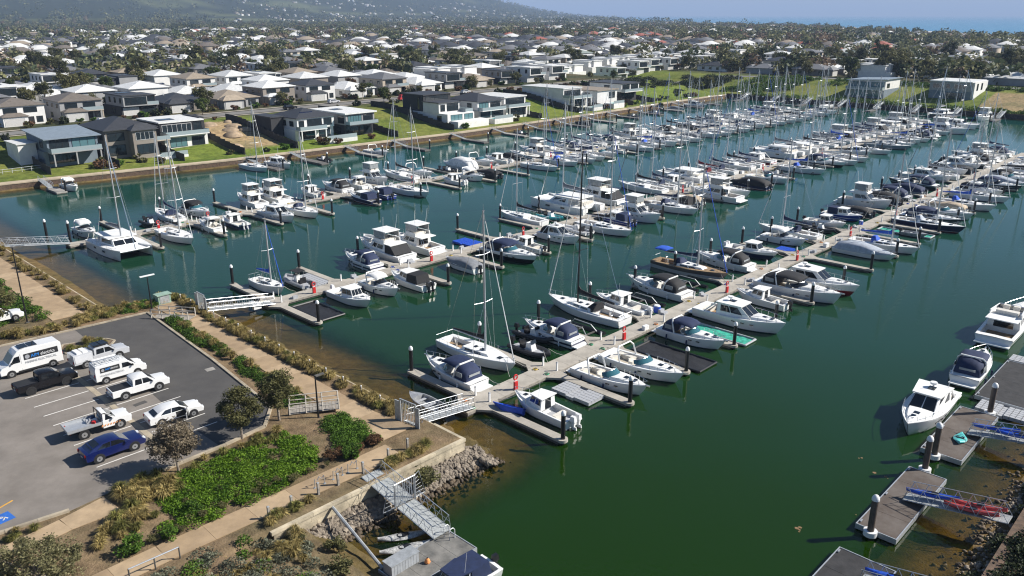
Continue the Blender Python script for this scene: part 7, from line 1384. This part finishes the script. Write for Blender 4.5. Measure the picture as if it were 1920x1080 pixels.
# --- private jetties on the far bank and the end bank
jet_deck = M('jetty_deck', (.16, .15, .14), .85, var=.2)
JET = [(57, 'sc_small', 1), (104.5, 'ht_white', 1), (117, 'rib_black', 0), (134, 'sc_open', 1), (150, None, 0), (172, None, 0), (190, 'rib_black', 1), (206, None, 0), (222, 'cv_black', 0), (238, None, 0), (254, 'rib_black', 0), (270, 'rib_grey', 1), (286, 'cv_grey', 1), (302, 'ht_white', 1), (318, None, 0)]
for i, (a, k, far) in enumerate(JET):
    fb = far_b(a); b1 = fb - 5.0; b0 = fb - 15.5 if i else fb - 12; t = thing('jetty', f'private floating jetty on the far bank, {ordinal(i)} counting from the left lawn', 'jetty', P(a, b1, 0), TH, 'private jetties on the far bank')
    n = 4; st = (b1 - b0) / n
    for q in range(n): obj('deck_panel', MB().box(-1.1, 1.1, -(q + 1) * st + .02, -q * st - .02, .2, .5), jet_deck if i % 3 else concrete_g, t)
    obj('float', MB().box(-1.05, 1.05, -(b1 - b0) + .1, -.1, -.2, .195), dockside, t)
    gangway(P(a - .3, fb + .6, 1.6), P(a - .3, b1 - 1.2, .55), f'small white gangway of the private jetty, {ordinal(i)} from the left lawn', gate=False, n=5, wid=1.1, h=1.0, group='gangways of the private jetties')
    pile_p.spawn('mooring_pile', f'black pile at outer end of private jetty, {ordinal(i)} from the left lawn', 'pile', P(a + .9, b0 + .3, 0), 0, 'piles of the private jetties')
    if k: lone(k, a + 2.9, (b0 + b1) / 2, -90 if far else 90, f'{DESC[k][1]} at private jetty, {ordinal(i)} from the left lawn')
lone('sy_white', 101.0, far_b(101) - 9.5, -88, 'white yacht moored off the far bank by flat-roofed house')
for i, b in enumerate(range(66, 196, 15)):
    t = thing('jetty', f'private floating jetty on the end bank, {ordinal(i)} from the right', 'jetty', P(345, b, 0), TH, 'private jetties on the end bank'); obj('deck_panel', MB().box(-8, 0, -1, 1, .2, .5), jet_deck, t); obj('float', MB().box(-7.9, -.1, -.95, .95, -.2, .195), dockside, t)
    gangway(P(351.3, b, 2.6), P(344, b, .6), f'pale gangway to the end bank jetty, {ordinal(i)} from the right', gate=False, n=5, wid=1.3, h=1.1, group='gangways of the end bank')
    pile_p.spawn('mooring_pile', f'black pile at the end bank jetty, {ordinal(i)} from the right', 'pile', P(336.8, b + .8, 0), 0, 'piles of the private jetties')
    if i in (1, 2, 5): lone(('fb_big', 'cat_sail', 'sy_white')[(1, 2, 5).index(i)], 341, b + 4.2, 180, ('big white motor yacht', 'white catamaran', 'white yacht')[(1, 2, 5).index(i)] + f' at the end bank jetty, {ordinal(i)} from the right')
# --- the building site and parked vehicles up the street
site = M('bare_earth', (.36, .27, .18), .95, var=.25, scale=.4, bump=.6, bscale=2)
t = thing('earth_mound', 'bare earth and rubble on the building site', 'earth'); g = random.Random(2)
for k in range(7):
    a, b = g.uniform(108, 120), g.uniform(210, 236); rr_ = g.uniform(1.5, 3.5); n = 12
    obj('mound', MB().dome((*P(a, b).xy, gz(a, b) - .2), rr_, g.uniform(.8, 1.6), 12), site, t, smooth=True)
def simple_car(label, a, b, rz, mat, z=None, name='parked_car', tall=1.5):
    v = Veh(name, label, a, b, rz, 1.85, .2, tall, z if z is not None else gz(a, b) + .15, 'vehicles parked up the street'); v.body('body', [(-2.3, .3), (2.3, .3), (2.35, .7), (2.1, .95), (-2.3, 1.0)], mat); cb = v.body('cabin', [(-2.1, .98), (1.2, .96), (.4, tall), (-1.6, tall)], mat, .95); v.side('window', [(-1.7, 1.02), (.9, 1.0), (.3, tall - .12), (-1.5, tall - .12)], carglass, wk=.95, parent=cb); v.cross('windscreen', (1.1, 1.02), (.44, tall - .06), carglass, .82, parent=cb); v.wheels((-1.4, 1.4), .32)
simple_car('red truck parked at the street above the wide lawn', 197, 246.5, 0, redp, tall=2.0); simple_car('white car parked by the second row of houses', 92, 257.5, 0, P_white); simple_car('black car parked on the street behind building site', 150, 249.6, 0, P_black); simple_car('silver car parked on the street behind glazed house', 172, 256.0, 0, P_silver); simple_car('white van parked on the end bank road', 402, 122, 90, P_white, tall=2.1); simple_car('white car parked on the end bank road', 405, 84, 90, P_white); simple_car('grey car parked on the street behind cube house', 232, 249.6, 0, P_silver)
# ================================================================ the town, its trees and the hills
def scr(X, Y, Z):
    dz = Z - CAMZ; cp, sp = math.cos(PITCH), math.sin(PITCH); d = Y * cp - dz * sp
    if d < 1: return None
    return 960 + 1515 * X / d, 540 - 1515 * (Y * sp + dz * cp) / d
def seen(X, Y, m=40):
    q = scr(X, Y, 8); return q is not None and -m < q[0] < 1920 + m and q[1] < 330
rt = random.Random(21)
lots = []
rows = []
b = 279
while b < 1500: rows += [(b, 0), (b + 27, 1)]; b += 60
for b, back in rows:
    a = -80.0
    while a < 1500:
        a += rt.uniform(15.5, 18.5)
        if b < 300 and 330 < a < 360: continue
        X, Y, _ = P(a, b); d = math.hypot(X, Y)
        if not seen(X, Y) or X > coastx(Y) - 60 or rt.random() < .05 + .28 * min(1, max(0, d - 420) / 350): continue
        lots.append((d, a, b + rt.uniform(-1.5, 1.5), back))
for b in range(-20, 262, 30):
    a = 410.0
    while a < 1700:
        a += rt.uniform(17, 21); X, Y, _ = P(a, b); d = math.hypot(X, Y)
        if not seen(X, Y) or X > coastx(Y) - 60 or rt.random() < .12 + .40 * min(1, max(0, d - 450) / 350): continue
        lots.append((d, a, b + rt.uniform(-2, 2), (b // 30) % 2))
lots.sort()
NEAR = lots[:230]; FARL = lots[230:]
kinds = ['hip2_dark', 'hip2_grey', 'hip2_brown', 'hip1_dark', 'hip1_white', 'hip1_grey', 'mod_white', 'hip2_dark', 'hip1_dark', 'mod_dark', 'hip2_grey']
rowgrp = {}
for d, a, b, back in NEAR:
    X, Y, _ = P(a, b); rowgrp.setdefault((a > 405, round((b - 8) / 29.)), []).append((scr(X, Y, 8)[0], a, b, back))
for ri, key in enumerate(sorted(rowgrp)):
    row = sorted(rowgrp[key]); kk = sorted(k for k in rowgrp if k[0] == key[0]).index(key)
    for n_, (sx, a, b, back) in enumerate(row):
        k = rt.choice(kinds if a < 405 else ['hip1_grey', 'hip1_dark', 'hip1_white', 'hip1_grey', 'hip2_brown', 'mod_white']); wm_, wn_ = rt.choice(WALLS); rm_, rn_ = rt.choice(ROOFS) if a < 405 else rt.choice(ROOFS + [(R_red, 'terracotta'), (R_green, 'grey-green'), (R_green, 'grey-green')])
        if 352 < a < 480 and 262 < b < 315: k = 'mod_white'
        over = {} if k.startswith('mod') else {'wall': wm_, 'garage': wm_, 'roof': rm_, 'garage_roof': rm_}
        desc = f'{wn_} {"two" if k.startswith("hip2") else "single"}-storey house with {rn_} hipped roof' if over else ('white flat-roofed modern house' if k == 'mod_white' else 'dark flat-roofed modern house')
        blk = f'{ordinal(kk)} row behind the street' if not key[0] else f'{ordinal(kk)} row beyond end bank'
        GEN[k].spawn('house', f'{desc}, {ordinal(n_)} from left, {blk}', 'house', P(a, b, gz(a, b)), TH + (math.pi if back else 0) + R(rt.uniform(-2, 2)), 'houses of the town', over=over, sc=rt.uniform(.94, 1.06))
# --- the rest of the town: simple walls and hipped roofs, too small and too many to count
def far_houses(name, lst, mats_r, label, hs=1.):
    groups = {}
    for X, Y, Z, w, dd, h, rz, mi in lst: groups.setdefault(mi, []).append((X, Y, Z, w, dd, h, rz))
    V, F, MI = [], [], []; n0 = 0
    for mi, l in groups.items():
        for X, Y, Z, w, dd, h, rz in l:
            c, s = math.cos(rz), math.sin(rz); hw, hd = w / 2, dd / 2; rh = min(w, dd) * .22
            loc = [(-hw, -hd, -3), (hw, -hd, -3), (hw, hd, -3), (-hw, hd, -3), (-hw, -hd, h), (hw, -hd, h), (hw, hd, h), (-hw, hd, h)]
            o = .5; q = [(-hw - o, -hd - o, h), (hw + o, -hd - o, h), (hw + o, hd + o, h), (-hw - o, hd + o, h), (-hw * .45, 0, h + rh), (hw * .45, 0, h + rh), (hw * .45, 0, h + rh), (-hw * .45, 0, h + rh)]
            for p in loc + q: V.append((X + p[0] * c - p[1] * s, Y + p[0] * s + p[1] * c, Z + p[2]))
            F += [(n0, n0 + 1, n0 + 5, n0 + 4), (n0 + 1, n0 + 2, n0 + 6, n0 + 5), (n0 + 2, n0 + 3, n0 + 7, n0 + 6), (n0 + 3, n0, n0 + 4, n0 + 7)]; MI += [len(mats_r) + mi % 2] * 4
            F += [(n0 + 8, n0 + 9, n0 + 13, n0 + 12), (n0 + 10, n0 + 11, n0 + 15, n0 + 14), (n0 + 9, n0 + 10, n0 + 14, n0 + 13), (n0 + 11, n0 + 8, n0 + 12, n0 + 15)]; MI += [mi] * 4; n0 += 16
    me = npmesh(name, np.array(V), np.array(F), list(mats_r) + [W_white, W_beige]); me.polygons.foreach_set('material_index', np.array(MI, np.int32)); return obj(name, me, None, label=label, kind='stuff')
RM = [R_dark, R_grey, R_white, R_brown, R_tan, R_red, R_grey, R_dark]
lst = []
for d, a, b, back in FARL:
    X, Y, _ = P(a, b)
    if d > 560 and float(vnoise(np.array(X), np.array(Y * .8), 75, 14)) > .42: continue
    lst.append((X, Y, gz(a, b), rt.uniform(11, 17), rt.uniform(11, 16), rt.choice((2.8, 2.8, 5.4)), TH + rt.uniform(-.05, .05), rt.choice([0, 0, 1, 2, 2, 2, 3, 4, 5 if a > 600 else 2, 6])))
far_houses('distant_houses', lst, RM, 'roofs of the town beyond the nearer rows of houses')
lst = []
for k in range(1300):     # dark-roofed estate
    X, Y = rt.uniform(-760, 190), rt.uniform(700, 1020)
    if seen(X, Y, 10) and Y > 760 - .1 * X: lst.append((X, Y, gzxy(X, Y), rt.uniform(11, 15), rt.uniform(12, 16), 2.8, TH, 0 if rt.random() < .93 else 1))
far_houses('estate_houses', lst[:900], RM, 'dense estate of dark roofs beyond the white-roofed streets')
lst = []
for k in range(3000):     # houses on the lower slope of the hill and near the shore
    if k % 3: X, Y = rt.uniform(-1900, 900), rt.uniform(2700, 6300)
    else: X, Y = rt.uniform(100, 740), rt.uniform(900, 3600)
    if not seen(X, Y, 5) or X > coastx(Y) - 50: continue
    if k % 3 and (X / Y < -.33 or Y > 5400 or float(vnoise(np.array(X), np.array(Y), 140, 17)) < .05): continue
    lst.append((X, Y, float(hill(np.array(X), np.array(Y))), rt.uniform(7, 15), rt.uniform(7, 11), rt.choice((3., 4.5, 5.5)), rt.uniform(0, 3), rt.choice([2, 2, 4, 4, 3, 1])))
far_houses('hillside_houses', lst, RM, 'pale houses scattered among trees on the hillside and shore')
# ================================================================ trees of the town
TP = []
for s in range(4): TP.append(tree_proto(2600, 34, 3.6, 3.4, 2.6, 6.4, 1.3, .24, L_euc, bark, .22, 7, 100 + s, .35))
for s in range(3): TP.append(tree_proto(2600, 34, 2.9, 2.9, 2.9, 4.4, 1.2, .23, L_olive, barkd, .2, 6, 110 + s, .35))
TP.append(tree_proto(2600, 40, 2.0, 2.0, 4.6, 6.2, 1.0, .22, L_dark, barkd, .2, 4, 120, .3)); TP.append(tree_proto(2200, 30, 2.8, 2.8, 2.3, 3.9, 1.1, .20, L_rust, barkd, .16, 7, 121, .35)); TP.append(tree_proto(2600, 34, 3.0, 3.0, 2.6, 4.4, 1.2, .23, leafmat('garden_leaves', (.02, .035, .008), (.10, .13, .03)), barkd, .18, 6, 122, .35))
TN = ['gum tree', 'gum tree', 'gum tree', 'gum tree', 'round olive green tree', 'round olive green tree', 'round olive green tree', 'dark conifer', 'bare brownish tree', 'leafy garden tree']
trees = []
def unpx(x, y, z):
    X = (x - 960) / 1515; Y = -(y - 540) / 1515; cp, sp = math.cos(PITCH), math.sin(PITCH); t = (z - CAMZ) / (-sp + cp * Y); return X * t, (cp + sp * Y) * t
def placed(x, y, z=6.5):   # ground point of a tree read off the photograph
    return unpx(x, y, z)
for x, y, s, k in ((268, 152, 1.45, 4), (30, 118, 1.5, 5), (110, 128, 1.35, 0), (372, 132, 1.45, 1), (440, 132, 1.25, 2), (405, 128, 1.0, 6), (510, 132, 1.3, 3), (570, 128, 1.1, 4), (625, 130, 1.15, 5), (655, 126, 1.1, 6), (692, 120, 1.1, 0), (750, 118, 1.25, 1), (815, 115, 1.2, 2), (850, 110, 1.1, 3), (895, 112, 1.3, 5), (100, 152, 1.2, 0), (22, 150, 1.3, 6), (48, 152, 1.1, 4), (180, 108, 1.2, 5), (700, 68 + 45, 1.0, 9), (768, 62 + 60, .8, 7), (125, 168, .8, 8), (720, 192, .7, 9), (690, 178, .75, 9), (660, 176, .7, 4), (1030, 112, 1.0, 5), (1168, 112, 1.2, 5), (1125, 128, .9, 8), (1360, 108, 1.3, 5), (1400, 130, 1.2, 4), (1470, 128, 1.1, 6), (1560, 120, 1.6, 5), (1750, 112, 1.5, 4), (1765, 108, 1.5, 5), (1680, 118, 1.1, 6), (1830, 150, 1.2, 5), (1870, 152, 1.1, 4), (1630, 98, 1.2, 0), (380, 215, .8, 9), (205, 205, .6, 9), (250, 208, .6, 4), (1330, 150, .8, 4), (1290, 155, .7, 9), (1270, 165, .6, 9), (1310, 168, .55, 6), (1240, 175, .5, 9), (1380, 135, 1.0, 6), (1150, 150, .6, 9)):
    X, Y = placed(x, y); trees.append((math.hypot(X, Y), X, Y, s, k))
for b, back in rows[:26]:
    a = -60.
    while a < 1300:
        a += rt.uniform(6, 30) if b < 400 else rt.uniform(8, 30); bb = b + rt.choice((-14, -14, 13.5, 0, 13)) + rt.uniform(-2, 2); X, Y, _ = P(a, bb); d = math.hypot(X, Y)
        if seen(X, Y) and X < coastx(Y) - 50 and bb > 262: trees.append((d, X, Y, rt.uniform(.5, 1.2) * (.75 if b < 330 else 1.1), rt.choice([0, 1, 2, 3, 4, 5, 6, 4, 8, 9, 9])))
for k in range(420):
    a, b = rt.uniform(415, 1100), rt.uniform(-20, 265); X, Y, _ = P(a, b)
    if seen(X, Y) and X < coastx(Y) - 50: trees.append((math.hypot(X, Y), X, Y, rt.uniform(.75, 1.55), rt.choice([0, 1, 4, 5, 6, 4, 5, 9, 8, 7])))
trees.sort(); tcount = {}
for d, X, Y, s, k in trees[:300]:
    a, b = toab(X, Y); reg = 'among the houses behind the waterfront street' if (b < 330 and a < 400) else ('beyond the end bank of the basin' if a > 405 and b < 270 else ('in the gardens of the middle rows' if b < 440 else 'in the farther streets'))
    n_ = tcount[(TN[k], reg)] = tcount.get((TN[k], reg), 0) + 1
    TP[k].spawn('gum_tree' if k < 4 else 'garden_tree', f'{TN[k]} {reg}, {ordinal(min(n_ - 1, 60))} by distance', 'tree', (X, Y, gzxy(X, Y)), rt.uniform(0, 6), 'trees of the town', sc=(s * rt.uniform(.9, 1.1), s * rt.uniform(.9, 1.1), s * rt.uniform(.85, 1.15)))
rest = [(X, Y, s, k) for d, X, Y, s, k in trees[300:]]
# garden shrubs round the waterfront and second-row houses
shp = [tree_proto(500, 10, 1.1, 1.1, .8, .7, .5, .2, lm, barkd, .05, 3, 130 + k, .3) for k, lm in enumerate((L_olive, L_dark, L_green, L_rust))]
for k in range(150):
    a = rt.uniform(50, 330); b = rt.choice((rt.uniform(262, 268), rt.uniform(262, 270), rt.uniform(240, 245), far_b(a) + rt.uniform(4.5, 9)))
    X, Y, _ = P(a, b)
    if seen(X, Y) and not (155 < a < 177 and b < 240) and not (220 < a < 244 and b < 240): shp[k % 4].spawn('garden_shrub', f'{("olive", "dark green", "bright green", "rusty")[k % 4]} garden shrub ' + ('at the foot of the waterfront gardens' if b < 220 else ('along the near side of the street' if b < 250 else 'before the second row of houses')), 'shrub', P(a, b, gz(a, b)), rt.uniform(0, 6), 'garden shrubs of the far bank', sc=rt.uniform(.6, 1.5))
mass('bank_shrubbery', [[(356, 205), (400, 205), (402, 172), (372, 176), (362, 190)], [(384, 164), (400, 164), (400, 60), (394, 60), (392, 150)], [(353, 190), (358, 190), (358, 60), (353, 60)]], L_green, .16, .32, 1.5, 2.2, 150, label='olive shrubbery on the slopes of the end bank', seed=31, zf=lambda a, b: gz(a, b))
mass('bank_shrubbery', [[(300, 225), (350, 222), (350, 244), (300, 246)], [(352, 215), (392, 210), (385, 240), (352, 244)]], L_dark, .10, .32, 1.6, 2.4, 150, label='dark shrubbery between the last lawn and the street', seed=32, zf=lambda a, b: gz(a, b))
# --- woods and suburb trees that read as a mass
def wood(name, lst, mats, label, leaves=46, seed=1):
    g = np.random.default_rng(seed); by = {}
    for X, Y, Z, s, k in lst: by.setdefault(k % len(mats), []).append((X, Y, Z, s))
    Vs, Fs, MI, n0 = [], [], [], 0
    for mi, l in by.items():
        A = np.array(l); n = len(A); u = g.normal(size=(n, leaves, 3)); u /= np.linalg.norm(u, axis=2)[..., None]; r = g.random((n, leaves, 1)) ** .35; s = A[:, 3][:, None, None]
        asp = g.uniform(.85, 1.3, (n, 1, 3)) * np.array([3.4, 3.4, 3.0]); C = u * r * s * asp; C[..., 2] += (s[..., 0] * g.uniform(2.6, 3.6, (n, 1))); C += A[:, None, :3]
        V, F = leaf_quads(C.reshape(-1, 3), 1.0, .6, g, .75)
        sc = np.repeat(np.repeat(A[:, 3], leaves), 4)[:, None] * .8; cc = np.repeat(C.reshape(-1, 3), 4, 0); V = cc + (V - cc) * sc
        Vs.append(V); Fs.append(F + n0); MI.append(np.full(len(F), mi)); n0 += len(V)
    me = npmesh(name, np.concatenate(Vs), np.concatenate(Fs), mats); me.polygons.foreach_set('material_index', np.concatenate(MI).astype(np.int32)); return obj(name, me, None, label=label, kind='stuff')
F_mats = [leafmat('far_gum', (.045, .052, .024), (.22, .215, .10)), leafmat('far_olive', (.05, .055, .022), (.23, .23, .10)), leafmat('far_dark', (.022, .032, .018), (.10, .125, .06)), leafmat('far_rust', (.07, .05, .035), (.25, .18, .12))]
lst = [(X, Y, gzxy(X, Y), s, 0 if k < 4 else (1 if k < 7 else (2 if k == 7 else 3))) for X, Y, s, k in rest]
for k in range(17000):
    d = 430 + 2300 * rt.random() ** 1.35; th = R(rt.uniform(-34, 34)); X, Y = d * math.sin(th), d * math.cos(th); a, b = toab(X, Y)
    if X > coastx(Y) - 45 or (a < 420 and b < 330) or (a < 410 and b < 262): continue
    if d < 900 and rt.random() < (.75 if d < 620 else .5): continue
    cl_ = float(vnoise(np.array(X), np.array(Y * .8), 75, 14))
    if d > 560 and rt.random() > .40 + .9 * cl_: continue
    if -760 < X < 190 and 700 < Y < 1020 and rt.random() < .92: continue
    if 1235 < Y < 1440 and -920 < X < -320: continue
    if (d < 900 and X > -100 and rt.random() < .25): continue
    lst.append((X, Y, gzxy(X, Y), rt.uniform(.8, 1.6) * (1.35 if d > 800 else 1.05), rt.choice([0, 0, 1, 1, 2, 2, 3, 0])))
wood('suburb_trees', lst[:9500] if len(lst) > 9500 else lst, F_mats, 'mass of suburban trees between the roofs towards the bay', 84, 3)
lst = []
for k in range(5200):
    X, Y = rt.uniform(-3200, 1000), rt.uniform(2300, 8200)
    if not seen(X, Y, 5) or X > coastx(Y) - 60: continue
    Z = float(hill(np.array(X), np.array(Y)))
    n3 = float(vnoise(np.array(X), np.array(Y), 330, 11) + .5 * vnoise(np.array(X), np.array(Y), 60, 8))
    if X < -250 and n3 > .38: continue
    lst.append((X, Y, Z - 2, rt.uniform(1.8, 4.2), rt.choice([0, 1, 2, 2, 1])))
wood('hillside_wood', lst, F_mats[:3], 'wooded hillside fading into haze', 26, 4)
# a few landmarks on the plain
t = thing('water_tower', 'small white tower on the wooded plain', 'tower', (*unpx(137, 24, 10), 8)); obj('shaft', MB().cyl((0, 0, 0), 3, 22, 10), whitep, t); obj('tank', MB().cyl((0, 0, 22), 5, 7, 12), whitep, t)
X, Y = unpx(181, 34, 8); t = thing('apartment_block', 'dark boxy building among trees on the plain', 'building', (X, Y, 7), 0); obj('wall', MB().box(-26, 26, -10, 10, 0, 17), W_taupe, t); obj('roof', MB().box(-27, 27, -11, 11, 17, 18), R_dark, t)
for k in range(6): obj('window', MB().box(-24 + k * 8.2, -19 + k * 8.2, -10.1, -9.9, 5, 14), hglass, t)
X, Y = unpx(240, 72, 7); t = thing('school_hall', 'long low building with pale flat roof beyond the estate', 'building', (X, Y, 7), TH); obj('wall', MB().box(-40, 40, -14, 14, 0, 6), W_white, t); obj('roof', MB().box(-42, 42, -16, 16, 6, 7), R_grey, t); obj('entrance_block', MB().box(-10, 40, -24, -16.05, 0, 4), W_grey, t)
for k in range(8): obj('window', MB().box(-38 + k * 9.6, -32 + k * 9.6, -14.12, -13.9, 1, 4.5), hglass, t)
m_ = MB(); g = random.Random(4)
for x, y in ((1622, 861), (1653, 892), (1604, 972), (1502, 996)):
    X, Y = unpx(x, y, 0)
    for k in range(g.randrange(1, 5)): c = (X + g.uniform(-.5, .5), Y + g.uniform(-.5, .5)); rr_ = g.uniform(.06, .2); m_.prism([(c[0] + rr_ * g.uniform(.6, 1.2) * math.cos(q), c[1] + rr_ * g.uniform(.6, 1.2) * math.sin(q)) for q in [j * math.pi / 3 for j in range(6)]], .004, .02)
obj('floating_weed', m_, M('brown_weed', (.22, .13, .06), .8, var=.2), label='scraps of brown weed floating on the open water', kind='stuff')
# ================================================================ air
m = bpy.data.materials.new('haze_air'); m.use_nodes = True; nt = m.node_tree; nt.nodes.remove(nt.nodes['Principled BSDF'])
pv = nt.nodes.new('ShaderNodeVolumePrincipled'); pv.inputs['Color'].default_value = (.52, .69, 1.0, 1); pv.inputs['Density'].default_value = 1.1e-4; pv.inputs['Anisotropy'].default_value = 0.0
nt.links.new(pv.outputs[0], nt.nodes['Material Output'].inputs['Volume'])
hz = obj('haze', MB().box(-14000, 31000, -14000, 43000, -9, 420), m, kind='stuff')
